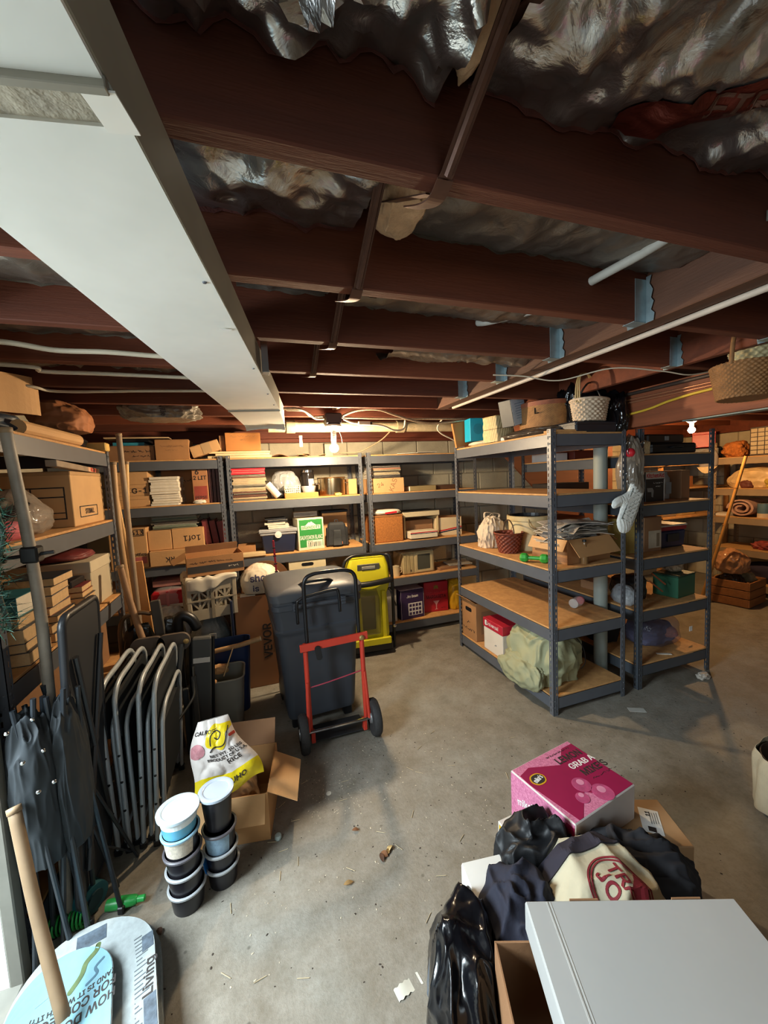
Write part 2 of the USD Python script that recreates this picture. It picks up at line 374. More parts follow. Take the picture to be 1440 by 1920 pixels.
# ---- insulation between the joists
def foil_mat(name, base, r, m, stripes=None):
    N = {'tc': ('texture_coordinate', {}), 'n': ('noise_texture', {'scale': 5, 'detail': 4}), 'ra': ('rgb_ramp', {'ramp': [(.3, tuple(np.array(lin(base)) * .75)), (.7, lin(base))]}),
         'nb': ('noise_texture', {'scale': 16, 'detail': 5, 'roughness': .55, 'distortion': .6}), 'bump': ('bump', {'strength': .3, 'distance': .02}), 'p': ('principled_bsdf', {'roughness': r, 'metallic': m})}
    L = [('tc.object', 'n.vector'), ('n.fac', 'ra.fac'), ('ra.color', 'p.base_color'), ('tc.object', 'nb.vector'), ('nb.fac', 'bump.height'), ('bump.normal', 'p.normal')]
    return usdkit.material(stage, '/World/Looks/' + name, N, L, 'p.BSDF')
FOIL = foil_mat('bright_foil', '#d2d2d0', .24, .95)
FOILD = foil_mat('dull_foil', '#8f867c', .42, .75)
PINK = pm('#5d2f28', .8, v=.3, s=14, b=.3)
FLUFF = pm('#c9a27c', .95, v=.25, s=16, b=.6, bs=40)
def foil_z(X, Y, x0, ya, yb, ze, sag, amp, seed):
    t = np.clip((Y - ya) / (yb - ya), 0, 1)
    rg = np.random.RandomState(seed); fold = 0
    wx = .05 * (meshkit.noise(np.stack([X * 6, Y * 6, np.full_like(X, seed)], -1), seed + 1) - .5); wy = .05 * (meshkit.noise(np.stack([X * 6, Y * 6, np.full_like(X, seed + 9)], -1), seed + 2) - .5)
    for fq in (4.5, 6, 8, 11, 14, 18, 23):
        a = rg.uniform(0, math.pi); q = ((X + wx) * math.cos(a) + (Y + wy) * math.sin(a)) * fq + rg.uniform(0, 1)
        msk = np.clip(2.2 * meshkit.noise(np.stack([X * 5, Y * 5, np.full_like(X, fq)], -1), seed + 4) - .5, 0, 1)
        fold = fold + msk * (np.abs(q % 1 - .5) * 2) * 4.0 / fq
    P = np.stack([X * 5.5, Y * 7.5, np.zeros_like(X) + seed * 3.1], -1)
    n = meshkit.fbm(P, 4, seed); rid = 1 - np.abs(2 * meshkit.noise(np.stack([X * 13 + Y * 3, Y * 5, np.full_like(X, seed * 1.7)], -1), seed) - 1)
    rid2 = 1 - np.abs(2 * meshkit.noise(np.stack([X * 31 - Y * 9, Y * 22, np.full_like(X, seed)], -1), seed + 3) - 1)
    return ze - sag * 4 * t * (1 - t) - amp * .75 * (fold - .7) - amp * (n - .5) * 1.6 - amp * .8 * rid ** 3 - amp * .35 * rid2 ** 2
def batt(label, x0, x1, k, ze=2.25, sag=.03, amp=.02, seed=0, m=None, lettering_=None):
    ya, yb = JY[k] + .002, JY[k + 1] - .042
    b = thing('insulation_batt', label, 'insulation', ((x0 + x1) / 2, (ya + yb) / 2, ze)); cx, cy = (x0 + x1) / 2, (ya + yb) / 2
    def fn(u, v):
        X, Y = x0 + (x1 - x0) * u, ya + (yb - ya) * v
        return X - cx, Y - cy, np.minimum(foil_z(X, Y, x0, ya, yb, ze, sag, amp, seed) - ze, ZC - ze - .012)
    obj('foil_facing', grid(fn, max(8, int((x1 - x0) * 80)), 34), m or FOIL, b, smooth=38)
    # the lapped edge stapled to the joist, a pink fringe of fibre along it
    def fe(u, v):
        X = x0 + (x1 - x0) * u
        zz = foil_z(X, np.full_like(X, yb), x0, ya, yb, ze, sag, amp, seed)
        return X - cx, np.full_like(X, yb - cy - .001), zz - ze + .002 - (.005 + .009 * meshkit.noise(np.stack([X * 30, v, v], -1), seed)) * v
    obj('stapled_edge', grid(fe, max(8, int((x1 - x0) * 60)), 3, .001), PINK if m is None else m, b)
    return b, (x0, ya, yb, ze, sag, amp, seed, cx, cy)
def foil_print(b, geo, txt, h, x, y, deg, m):
    x0, ya, yb, ze, sag, amp, seed, cx, cy = geo
    t = text(txt, h); t = t.subdivide(); t.apply_scale((1, -1, 1)); t = rot(t, 'z', deg); V = np.array(t.vertices)
    X, Y = V[:, 0] + x, V[:, 1] + y
    V = np.stack([X - cx, Y - cy, foil_z(X, Y, x0, ya, yb, ze, sag, amp, seed) - ze - .004], -1)
    obj('printed_word', T(V, t.faces[:, ::-1], process=False), m, b)
K0 = 5          # the bay just in front of the viewer lies between JY[5] and JY[6]
batt('heavily crumpled bright foil insulation in the ceiling bay right of the duct, edge ragged', -.13, .335, K0, 2.235, .02, .05, 3)
b_, g_ = batt('large dark foil insulation with a faded red printed band, upper right ceiling bay', .40, 1.355, K0, 2.255, .035, .026, 5)
def foil_band(b, geo, P, w, m):
    x0, ya, yb, ze, sag, amp, seed, cx, cy = geo; P = spline(P, 10); Tn = np.gradient(P, axis=0); Tn /= np.linalg.norm(Tn, axis=1, keepdims=True); Nn = np.c_[-Tn[:, 1], Tn[:, 0]]
    def f(u, v):
        k = np.clip((u * (len(P) - 1)).astype(int), 0, len(P) - 1); X, Y = P[k, 0] + Nn[k, 0] * (v - .5) * w, P[k, 1] + Nn[k, 1] * (v - .5) * w
        return X - cx, Y - cy, foil_z(X, Y, x0, ya, yb, ze, sag, amp, seed) - ze - .0025
    obj('printed_band', grid(f, len(P), 16), m, b, smooth=38)
foil_band(b_, g_, [(.70, .60), (.80, .55), (.90, .47), (1.0, .42), (1.10, .40)], .085, foil_mat('red_foil', '#6b2b20', .35, .6))
foil_print(b_, g_, 'FIBER', .045, .90, .475, -30, pm('#7d5a4a', .5, .4, v=.2))
batt('shiny foil insulation with blue glints in the second ceiling bay beside the duct', -.09, .30, K0 + 1, 2.245, .03, .022, 8)
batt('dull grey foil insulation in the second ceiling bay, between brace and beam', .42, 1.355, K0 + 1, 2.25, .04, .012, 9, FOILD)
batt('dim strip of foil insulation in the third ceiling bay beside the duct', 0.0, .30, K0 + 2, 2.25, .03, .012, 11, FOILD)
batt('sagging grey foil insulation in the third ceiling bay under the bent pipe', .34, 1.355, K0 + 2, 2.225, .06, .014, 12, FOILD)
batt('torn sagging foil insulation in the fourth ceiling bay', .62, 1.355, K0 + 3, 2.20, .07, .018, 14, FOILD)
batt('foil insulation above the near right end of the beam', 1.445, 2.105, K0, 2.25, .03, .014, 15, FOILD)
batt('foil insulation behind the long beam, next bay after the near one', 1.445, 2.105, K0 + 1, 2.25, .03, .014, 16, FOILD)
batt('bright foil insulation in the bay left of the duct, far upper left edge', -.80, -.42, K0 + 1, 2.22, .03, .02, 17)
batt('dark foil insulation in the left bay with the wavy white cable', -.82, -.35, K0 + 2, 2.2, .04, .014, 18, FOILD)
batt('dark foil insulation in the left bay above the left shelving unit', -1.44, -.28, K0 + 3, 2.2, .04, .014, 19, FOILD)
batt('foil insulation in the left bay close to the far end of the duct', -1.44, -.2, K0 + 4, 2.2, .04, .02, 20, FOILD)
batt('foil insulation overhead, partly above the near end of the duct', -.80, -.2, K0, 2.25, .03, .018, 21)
# loose fibre showing at the braces
for (lab, x, y, z, s, sd) in (('tan clump of loose fibre insulation bulging by the second brace', .39, .91, 2.19, (.13, .24, .16), 1), ('brown fibre insulation showing in the gap by the first brace', .368, .48, 2.2, (.06, .28, .1), 2),
                              ('small dirty clump of fibre beside the third brace', .315, 1.25, 2.18, (.07, .1, .1), 3)):
    solo('fibre_insulation', lab, 'insulation', mv(blob(s, sd, .3, 3, 4, .2), x, y, z), FLUFF, smooth=True)
pb = blob((.5, .30, .16), 9, .14, 3, 5, .5); t = thing('plastic_batt', 'bulging plastic faced batt drooping above the back left shelves', 'insulation', (-.52, 2.905, 2.02)); obj('facing', pb, pm('#6d665c', .18, v=.25, s=18, b=.6, bs=22), t, smooth=True); letters(t, 'Manville', .03, 'front', (.03, -.152, .075), INK, -80, fit=.14)

# ---- braces between joists
RUST = pm('#5a3c2e', .5, .4, v=.25, s=20)
def brace(label, x, k, dx=.0):
    t = thing('joist_brace', label, 'brace', (x, JY[k], ZJ))
    y0, y1 = -.4065 + .002, -.03
    def strip(P, w):
        P = np.array(P); n = len(P); V, F = [], []
        for i, p in enumerate(P):
            for a, b in ((-w / 2, 0), (w / 2, 0), (w / 2, .003), (-w / 2, .003)): V.append(p + [a, 0, b])
        for i in range(n - 1):
            for q in range(4):
                r_ = (q + 1) % 4; F += [(i*4+q, i*4+r_, i*4+4+r_), (i*4+q, i*4+4+r_, i*4+4+q)]
        F += [(0, 3, 2), (0, 2, 1), (n*4-4, n*4-3, n*4-2), (n*4-4, n*4-2, n*4-1)]
        return T(np.array(V), np.array(F), process=False)
    obj('strut', join(strip([(dx, y0, .21), (0, y1 - .02, .0), (0, y1, -.004)], .024), tube([(dx, y0 + .002, .207), (0, y1 - .02, -.003)], .007, 6)), RUST, t)
    obj('curled_foot', strip(spline([(0, y1 - .012, -.004), (0, y1 + .022, -.012), (-.008, y1 + .05, -.008), (-.03, y1 + .07, -.003)], 4), .03), RUST, t)
    obj('counter_strut', strip([(.04, y0, .0), (.04 + dx, -.045, .21)], .02), RUST, t)
brace('long rusty brown brace crossing the upper ceiling bay, nearest the viewer', .352, K0 + 1, .02)
brace('rusty brace between the second and third joists beside the tan fibre', .305, K0 + 2)
brace('small rusty brace in the third ceiling bay', .322, K0 + 3)
brace('thin grey brace in the fourth ceiling bay left of the bulb', .31, K0 + 4)
# ---- joist hangers
HG = pm('#a9bcc2', .3, .7, v=.15, s=20)
def hanger(label, x, k, side=-1):
    t = thing('joist_hanger', label, 'bracket', (x, JY[k] - .02, ZJ))
    for s in (-1, 1):
        prof = sg.Polygon([(0, -.005), (.045, -.005), (.05, .02), (.03, .035), (.045, .06), (.03, .075), (.04, .1), (.02, .125), (.03, .15), (0, .15)])
        f = trimesh.creation.extrude_polygon(prof, .0015, engine='earcut')
        f.apply_scale((.62, 1, 1)); f = rot(f, 'x', 90); f = rot(f, 'z', 90)       # in the yz plane, on the beam face
        f = mv(f, 0, .0215, 0)
        if s < 0: f.apply_scale((1, -1, 1)); f.invert()
        obj('face_flange', mv(f, side * .004, 0, 0), HG, t)
        obj('side_flange', bx(min(side * .055, 0), max(side * .055, 0), s * .0215 - .001, s * .0215 + .001, -.003, .14, 0), HG, t)
    obj('seat', bx(min(side * .06, 0), max(side * .06, 0), -.0225, .0225, -.0045, -.002, 0), HG, t)
for x, k, lab in ((1.357, K0+2, 'galvanised joist hanger on the long beam, largest and nearest'), (1.357, K0+3, 'galvanised joist hanger on the long beam, second from the viewer'),
                  (1.357, K0+4, 'galvanised joist hanger on the long beam, third from the viewer'), (1.357, K0+5, 'galvanised joist hanger at the far end of the long beam'),
                  (2.107, K0+2, 'dusty joist hanger behind the hanging baskets handle'), (2.107, K0+3, 'joist hanger above the black bag, past the long beam')):
    hanger(lab, x, k)

# ---- sheet metal duct
DUCT = pm('#dfe0d8', .45, .1, v=.05, s=3, b=.05, bs=14, c2='#e8e8e0')
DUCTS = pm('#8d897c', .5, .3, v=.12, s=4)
DIRTY = pm('#a89f8b', .8, v=.35, s=14, b=.4)
du = thing('sheet_metal_duct', 'long pale sheet metal duct running away under the joists at upper left', 'duct', (-.162, 1.0, 1.98), -9.2)
def dsec(y0, y1, w0, w1, za, zb, name, zt=.098):
    P = [(-w0, y0, za), (w0, y0, za), (w1, y1, zb), (-w1, y1, zb)]
    V = np.array(P + [(p[0], p[1], zt) for p in P], float)
    F = [(0, 3, 2), (0, 2, 1), (4, 5, 6), (4, 6, 7), (0, 1, 5), (0, 5, 4), (1, 2, 6), (1, 6, 5), (2, 3, 7), (2, 7, 6), (3, 0, 4), (3, 4, 7)]
    return obj(name, T(V, np.array(F), process=False), DUCT, du)
dsec(-2.6, -.50, .134, .134, -.004, -.004, 'duct_section')
obj('seam_strip', bx(-.128, .112, -.50, -.44, .004, .012, .001), DIRTY, du)
obj('drive_cleat', bx(-.136, .136, -.506, -.496, -.012, .0, .001), DUCTS, du)
obj('bent_tab', rot(bx(.108, .142, -.5, -.44, -.002, .0, .0), 'x', 8, (0, -.44, 0)), DUCT, du)
dsec(-.445, 1.30, .134, .136, 0, 0, 'duct_section')
obj('drive_cleat', bx(-.137, .137, 1.295, 1.312, -.006, .0, .001), DUCTS, du)
dsec(1.31, 1.72, .132, .128, -.004, -.02, 'end_section')
obj('end_flap', grid(lambda u, v: ((u - .5) * .25, 1.70 + .06 * np.sin(v * 1.6), -.02 - .03 * v + .012 * np.sin(u * 3.1)), 12, 6, .0015), DUCT, du, smooth=True)
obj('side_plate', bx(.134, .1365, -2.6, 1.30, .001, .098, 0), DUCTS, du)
for y in (-.9, -.1, .5, .9, 1.15): obj('screw', lathe([(0, -.003), (.004, -.002), (.005, .001)], 8, (.12, y, 0)), STEEL, du)
ds = thing('duct_strap', 'grey metal strap hanging down beside the duct from a joist', 'strap', (.082, 1.56, 1.985))
obj('strap', bx(-.012, .012, 0, .002, 0, .26, .0005), pm('#77756f', .4, .6), ds); obj('strap_foot', bx(-.012, .012, -.04, .002, -.003, .0, .0005), pm('#77756f', .4, .6), ds)
ds2 = thing('paper_scrap', 'small torn white paper scrap stuck on the duct underside', 'paper', (-.035, 1.12, 1.977))
obj('scrap', slab(sg.Polygon([(-.014, -.006), (.016, -.004), (.006, .009), (-.004, .006)]), -.0006, .0006), WHITE, ds2)

# ---- cables, pipes
WCAB = pm('#c9bda6', .5, v=.1); BXC = pm('#b9a58c', .35, .5, v=.25, s=90, stretch=(1, 1, 1)); BLKC = pm('#2a2622', .5)
def cable(name, label, cat, P, r, m, n=8, sides=8, group=None):
    return solo(name, label, cat, tube(spline(P, n), r, sides), m, group, smooth=True)
cable('white_cable', 'wavy white cable stapled across the left joists, nearest of three', 'cable', [(-1.9, 1.50, 2.07), (-.95, 1.60, 2.068), (-.72, 1.61, 2.066), (-.6, 1.655, 2.062), (-.45, 1.66, 2.066), (-.3, 1.69, 2.07), (-.15, 1.70, 2.073)], .009, WCAB)
cable('white_cable', 'white cable crossing the left joists, middle of three', 'cable', [(-1.9, 1.85, 2.07), (-.86, 1.895, 2.07), (-.76, 1.955, 2.066), (-.54, 1.945, 2.062), (-.24, 1.99, 2.07), (-.1, 2.0, 2.073)], .008, WCAB)
cable('white_cable', 'thin white cable crossing the left joists, farthest of three', 'cable', [(-1.9, 2.17, 2.07), (-1.02, 2.21, 2.07), (-.85, 2.31, 2.064), (-.5, 2.27, 2.066), (-.2, 2.25, 2.07), (0, 2.25, 2.073)], .007, WCAB)
cable('beam_edge_cable', 'long pale cable along the lower edge of the right-hand beam', 'cable', [(1.452, -1.2, 2.074), (1.452, .5, 2.072), (1.455, 1.2, 2.07), (1.452, 1.9, 2.072), (1.45, 2.6, 2.074)], .011, pm('#b3a79a', .5, v=.12))
cable('sagging_wire', 'thin cream wire sagging from the long beam toward the hangers', 'cable', [(1.2, 1.73, 2.072), (1.36, 1.70, 2.064), (1.55, 1.66, 2.04), (1.75, 1.52, 2.072), (2.0, 1.45, 2.05), (2.15, 1.42, 2.03), (2.3, 1.40, 2.05)], .0036, WCAB)
PIPE = pm('#a7a49b', .6, v=.15, s=12)
cable('grey_pipe', 'bent grey pipe sticking out of the third joist, largest of the stubs', 'pipe', [(.93, 1.44, 2.195), (.95, 1.36, 2.175), (1.06, 1.17, 2.165), (1.11, 1.04, 2.19), (1.14, .88, 2.20), (1.15, .72, 2.21)], .014, PIPE, sides=12)
cable('grey_pipe', 'short bent grey pipe stub in the fourth ceiling bay', 'pipe', [(.80, 1.85, 2.235), (.82, 1.74, 2.215), (.9, 1.58, 2.22), (.96, 1.52, 2.25)], .014, PIPE, sides=12)
cable('grey_pipe', 'small grey pipe stub near the torn insulation', 'pipe', [(.71, 2.26, 2.25), (.735, 2.16, 2.235), (.8, 2.05, 2.26)], .014, PIPE, sides=12)
cable('grey_pipe', 'grey pipe stub at the right edge near the top joist', 'pipe', [(1.22, .635, 2.16), (1.25, .6, 2.16), (1.33, .5, 2.165), (1.35, .45, 2.17)], .012, PIPE, sides=12)
sp = thing('drain_pipe', 'thick pale drain pipe crossing behind the bulb under the back joists', 'pipe', (0, 3.27, 2.03))
obj('pipe_run', tube(np.stack([np.linspace(.16, 2.3, 12), np.zeros(12), np.zeros(12)], 1), .044, 18), pm('#b5a27f', .7, v=.25, s=9, b=.3), sp, smooth=40)
for x in (.3, 1.25, 2.1): obj('coupling', tube([(x, 0, 0), (x + .07, 0, 0)], .052, 18), pm('#a08f70', .7, v=.2), sp, smooth=40)
COP = pm('#c98a66', .35, .6, v=.1)
cable('copper_pipe', 'upper of two thin copper pipes along the carrying beam', 'pipe', [(2.39, 3.2, 2.03), (2.39, 1.9, 2.015), (2.39, 1.35, 2.012), (2.39, .2, 2.01)], .006, COP)
cable('copper_pipe', 'lower of two thin copper pipes along the carrying beam', 'pipe', [(2.39, 3.2, 2.012), (2.39, 1.9, 1.997), (2.39, 1.35, 1.995), (2.39, .2, 1.99)], .006, COP)
cable('iron_pipe', 'dark iron pipe at the top of the carrying beam', 'pipe', [(2.385, 3.2, 2.055), (2.385, 1.2, 2.05), (2.385, .2, 2.05)], .011, pm('#4d4038', .5, .4, v=.2))
cable('yellow_cable', 'bright yellow cable dipping along the face of the carrying beam', 'cable', [(2.388, 2.3, 1.90), (2.388, 1.95, 1.922), (2.388, 1.8, 1.935), (2.388, 1.66, 1.96), (2.388, 1.4, 1.977), (2.388, .6, 1.985)], .008, pm('#d9b23a', .45, v=.08))
# cables around the bulb
cable('armoured_cable', 'ribbed armoured cable looping right from the junction box', 'cable', [(.70, 2.98, 2.07), (.8, 2.9, 2.10), (.95, 2.85, 2.10), (1.1, 2.9, 2.07), (1.3, 2.95, 2.03), (1.5, 3.0, 2.02), (1.8, 3.0, 2.05)], .010, BXC)
cable('armoured_cable', 'straight armoured cable running right above the drain pipe', 'cable', [(.70, 3.02, 2.066), (1.1, 3.05, 2.065), (1.7, 3.05, 2.066), (2.2, 3.06, 2.07)], .009, BXC)
cable('armoured_cable', 'armoured cable looping left from the junction box to the duct end', 'cable', [(.56, 2.98, 2.05), (.47, 2.85, 2.03), (.41, 2.76, 2.05), (.33, 2.66, 2.062), (.2, 2.62, 2.055), (.12, 2.6, 2.07)], .009, BXC)
cable('armoured_cable', 'second armoured cable drooping left of the junction box', 'cable', [(.56, 3.0, 2.07), (.46, 2.95, 2.06), (.38, 2.8, 2.075), (.26, 2.75, 2.07)], .009, BXC)
cable('armoured_cable', 'armoured cable rising from the junction box into the joists', 'cable', [(.63, 2.97, 2.12), (.66, 2.86, 2.12), (.62, 2.76, 2.15)], .009, BXC)
cable('lamp_cord', 'beige cord looping from the plug beside the bulb', 'cable', [(.71, 2.99, 2.05), (.78, 2.98, 2.02), (.9, 2.98, 2.01), (1.03, 3.0, 2.0), (1.15, 3.05, 1.97), (1.25, 3.1, 1.99), (1.27, 3.1, 2.06)], .008, WCAB)
cable('lamp_cord', 'pale cord hanging down to the far corner of the bare shelves', 'cable', [(1.6, 3.05, 2.07), (1.56, 3.08, 2.0), (1.6, 3.1, 1.95), (1.72, 3.12, 1.9), (1.82, 3.14, 1.86)], .007, WCAB)
cable('lamp_cord', 'loose cord from the pipe down to the top of the back shelves', 'cable', [(1.2, 3.3, 1.99), (1.15, 3.4, 1.93), (1.05, 3.5, 1.87), (.95, 3.55, 1.835), (.8, 3.6, 1.835)], .006, pm('#7e6348', .5))
pg = thing('plug_connector', 'beige cord connector hanging right of the junction box', 'connector', (.87, 2.975, 2.0), 4)
obj('body', cb(.1, .03, .03, .006), WCAB, pg); obj('collar', mv(cb(.02, .026, .024, .004), .055, 0, .003), BLKC, pg)
# bulb and junction box
def bulb_mat(col, k):
    return usdkit.material(stage, f'/World/Looks/glowing_bulb_{k}', {'e': ('emission', {'color': col, 'strength': BULB})}, [], 'e.emission')
GLOW = bulb_mat(BULB_COLOR, 1); GLOW2 = bulb_mat((.62, .35, .14), 2)
jb = thing('ceiling_bulb', 'bare glowing bulb in a white holder under a black junction box', 'lamp', (.628, 3.0, 1.795))
obj('globe', mv(trimesh.creation.icosphere(subdivisions=2, radius=.0345), 0, 0, .034), GLOW, jb, smooth=True)
obj('bulb_neck', lathe([(.019, .062), (.021, .09), (.021, .165), (.024, .175), (0, .175)], 20), WHITE, jb, smooth=40)
letters(jb, '1910', .024, 'front', (0, -.0225, .118), pm('#a89a86', .6), roll=90)
obj('lamp_holder', lathe([(0, .175), (.03, .175), (.034, .19), (.062, .198), (.064, .21), (0, .213)], 24), pm('#d6cdbb', .35), jb, smooth=40)
obj('junction_box', mv(cb(.125, .1, .082, .008), 0, 0, .213), pm('#2b2a2d', .45, v=.1), jb)
obj('pull_cord', tube(spline([(.022, -.02, .195), (.05, -.03, .13), (.06, -.03, .07)], 6), .0025, 6), WCAB, jb)
solo('tag_strip', 'small white tag hanging below the drain pipe left of the bulb', 'tag', bx(.395, .42, 3.24, 3.242, 1.865, 1.955, .0005), pm('#d9c9a2', .7))
b2 = thing('ceiling_bulb', 'bare glowing orange bulb at the far right beyond the second rack', 'lamp', (4.42, 2.88, 1.905))
obj('globe', mv(trimesh.creation.icosphere(subdivisions=2, radius=.0345), 0, 0, .034), GLOW2, b2, smooth=True)
obj('bulb_neck', lathe([(.019, .064), (.021, .11), (0, .11)], 16), WHITE, b2, smooth=40)
obj('lamp_holder', lathe([(0, .11), (.03, .11), (.05, .13), (.05, .15), (0, .175)], 20), WHITE, b2, smooth=40)
# ================================================================== shelving
SLOTM = None
def post(h, sx, sy, w=.036, t=.002):
    """angle post with slots; the corner sits at the origin, flanges toward sx and sy"""
    def flange():
        hs = []
        n = int(h / .038)
        for i in range(n):
            z = .02 + i * .038
            hs.append(sg.box(.022, z, .029, z + .02).exterior.coords[:])
        p = sg.Polygon([(0, 0), (w, 0), (w, h), (0, h)], hs)
        m = trimesh.creation.extrude_polygon(p, t, engine='earcut')
        return rot(m, 'x', 90)         # in xz, thickness toward -y
    a = mv(flange(), 0, t, 0)
    b = flange(); b = rot(b, 'z', 90); b = mv(b, 0, 0, 0)     # along +y
    b = mv(b, -b.bounds[0][0], 0, 0)
    m = join(a, b)
    if sx < 0: m.apply_scale((-1, 1, 1)); m.invert()
    if sy < 0: m.apply_scale((1, -1, 1)); m.invert()
    return m
def rivet(p, ax):
    m = lathe([(.0052, 0), (.0042, .002), (0, .003)], 6)
    m = rot(m, 'x', 90) if ax == 'y' else (rot(m, 'y', -90) if ax == '-x' else rot(m, 'y', 90))
    return mv(m, *p)
def rack(name, label, x0, x1, y0, y1, levels, h=1.83, bh=.072, m=None, bm=None, vis_side=0, group=None):
    m, bm = m or STEEL, bm or BOARD
    t = thing(name, label, 'shelving unit', (x0, y0, 0), group=group)
    W, D = x1 - x0, y1 - y0
    for (cx, cy, sx, sy) in ((0, 0, 1, 1), (W, 0, -1, 1), (0, D, 1, -1), (W, D, -1, -1)):
        obj('post', mv(post(h, sx, sy), cx, cy, 0), m, t)
    for z in levels:
        zb, zt = z - .014 - bh, z - .012
        fr = [bx(.004, W - .004, .0035, .0065, zb, zt, .001), bx(.004, W - .004, .0035, .018, zb, zb + .003, .001)]
        for x in (.012, W - .012):
            for zz in (zb + .016, zt - .016): fr.append(rivet((x, .0005, zz), 'y'))
        obj('beam', join(fr), m, t)
        obj('beam', bx(.004, W - .004, D - .0065, D - .0035, zb, zt, .001), m, t)
        for s, xx in ((0, .0035), (1, W - .0065)):
            sd = [bx(xx, xx + .003, .004, D - .004, zb, zt, .001)]
            for y in (.012, D - .012):
                for zz in (zb + .016, zt - .016): sd.append(rivet((-.0005 if s == 0 else W + .0005, y, zz), '-x' if s == 0 else 'x'))
            obj('beam', join(sd), m, t)
        obj('shelf_board', bx(.008, W - .008, .008, D - .008, z - .0115, z, .002), bm, t)
    return t
BL = [1.81, 1.44, .95, .592, .132]
rack('shelving_unit', 'grey steel shelving unit against the back wall, left of three, full of cartons and papers', -1.43, -.215, 3.57, 4.03, BL)
rack('shelving_unit', 'grey steel shelving unit against the back wall, middle one under the bulb', -.19, 1.005, 3.57, 4.03, BL)
rack('shelving_unit', 'grey steel shelving unit against the back wall, right of three, with the old monitor', 1.055, 2.245, 3.57, 4.03, BL)
rack('shelving_unit', 'grey steel shelving unit along the left wall behind the long poles', -1.43, -.80, 1.56, 2.78, [1.81, 1.405, .95, .57, .13])
rack('shelving_unit', 'half empty grey steel shelving unit standing end-on in mid-room with bare boards', 1.738, 2.348, 1.93, 3.12, [1.81, 1.432, .955, .574, .125])
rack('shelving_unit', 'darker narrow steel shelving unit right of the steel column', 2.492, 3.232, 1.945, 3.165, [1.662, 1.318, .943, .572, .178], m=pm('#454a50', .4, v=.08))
TAN = pm('#8d7a62', .6, v=.1, s=9)
rack('shelving_unit', 'tan shelving unit along the far right wall', 5.5, 5.96, 1.2, 3.32, [1.645, 1.27, .925, .545, .15], m=TAN, bm=pm('#b98f5c', .7, v=.1))
# ================================================================== things on the shelves
RED = pm('#c2202c', .4, v=.08); NAVY = pm('#1d2540', .5, v=.1); GREEN = pm('#2f8a3f', .5, v=.06); MAROON = pm('#6e2b2b', .55, v=.15, s=20)
CREAM = pm('#d3c29a', .6, v=.08); CLEARF = clear(); GLASS = clear('#f2f2ee', .05, .22, .05, 5); GREYP = pm('#8d8e8c', .5, v=.08)

def carton(name, label, cat, x0, x1, z0, z1, y0, d, m=CARD, rz=0, top='closed', tape=True, group=None, rx=0, ry=0, tm=None):
    """a box standing with its front face at y0; closed (two flaps and tape), open (flaps up), lid (a separate lid) or plain"""
    w, h = x1 - x0, z1 - z0
    t = thing(name, label, cat, ((x0 + x1) / 2, y0 + d / 2, z0 + .0005), rz, group, rx, ry); t_ = t
    if top == 'open':
        obj('body', open_box(w, d, h), m, t)
        fl = min(w, d) * .42
        obj('flap', rot(bx(-w/2, w/2, -d/2 - .003, -d/2, h, h + fl, .001), 'x', 118, (0, -d/2, h)), m, t)
        obj('flap', rot(bx(-w/2, w/2, d/2, d/2 + .003, h, h + fl, .001), 'x', -35, (0, d/2, h)), m, t)
        obj('flap', rot(bx(-w/2 - .003, -w/2, -d/2, d/2, h, h + fl, .001), 'y', -70, (-w/2, 0, h)), m, t)
        obj('flap', rot(bx(w/2, w/2 + .003, -d/2, d/2, h, h + fl, .001), 'y', 65, (w/2, 0, h)), m, t)
    elif top == 'lid':
        obj('body', cb(w - .008, d - .008, h - .004, .003), m, t)
        obj('lid', cb(w, d, min(.06, h * .3), .003, h - min(.06, h * .3)), tm or m, t)
    elif top == 'plain':
        obj('body', cb(w, d, h, .003), m, t)
    else:
        obj('body', cb(w, d, h - .003, .003), m, t)
        obj('flap', bx(-w/2 + .001, w/2 - .001, -d/2 + .001, -.0015, h - .0032, h, .0008), m, t); obj('flap', bx(-w/2 + .001, w/2 - .001, .0015, d/2 - .001, h - .0032, h, .0008), m, t)
        if tape: obj('tape', join(bx(-w/2, w/2, -.025, .025, h, h + .0006, 0), bx(-w/2 - .0007, -w/2, -.025, .025, h - .07, h, 0), bx(w/2, w/2 + .0007, -.025, .025, h - .07, h, 0)), TAPE, t)
    return t
def book(name, label, cat, x0, x1, z0, z1, y0, d, m, rz=0, group=None, rx=0, ry=0, flat=True):
    """a bound book: cover and page block; lying flat (spine to the front) or standing"""
    w, h = x1 - x0, z1 - z0
    t = thing(name, label, cat, ((x0 + x1) / 2, y0 + d / 2, z0), rz, group, rx, ry); c = min(.003, (h if flat else w) * .15)
    if flat:
        obj('cover', join(bx(-w/2, w/2, -d/2, d/2, 0, c, .0005), bx(-w/2, w/2, -d/2, d/2, h - c, h, .0005), bx(-w/2, w/2, -d/2, -d/2 + c, 0, h, .0008)), m, t)
        obj('pages', bx(-w/2 + .004, w/2 - .004, -d/2 + c, d/2 - .004, c, h - c, 0), PAPER, t)
    else:
        obj('cover', join(bx(-w/2, -w/2 + c, -d/2, d/2, 0, h, .0005), bx(w/2 - c, w/2, -d/2, d/2, 0, h, .0005), bx(-w/2, w/2, -d/2, -d/2 + c, 0, h, .0008)), m, t)
        obj('pages', bx(-w/2 + c, w/2 - c, -d/2 + c, d/2 - .004, .003, h - .004, 0), PAPER, t)
    return t
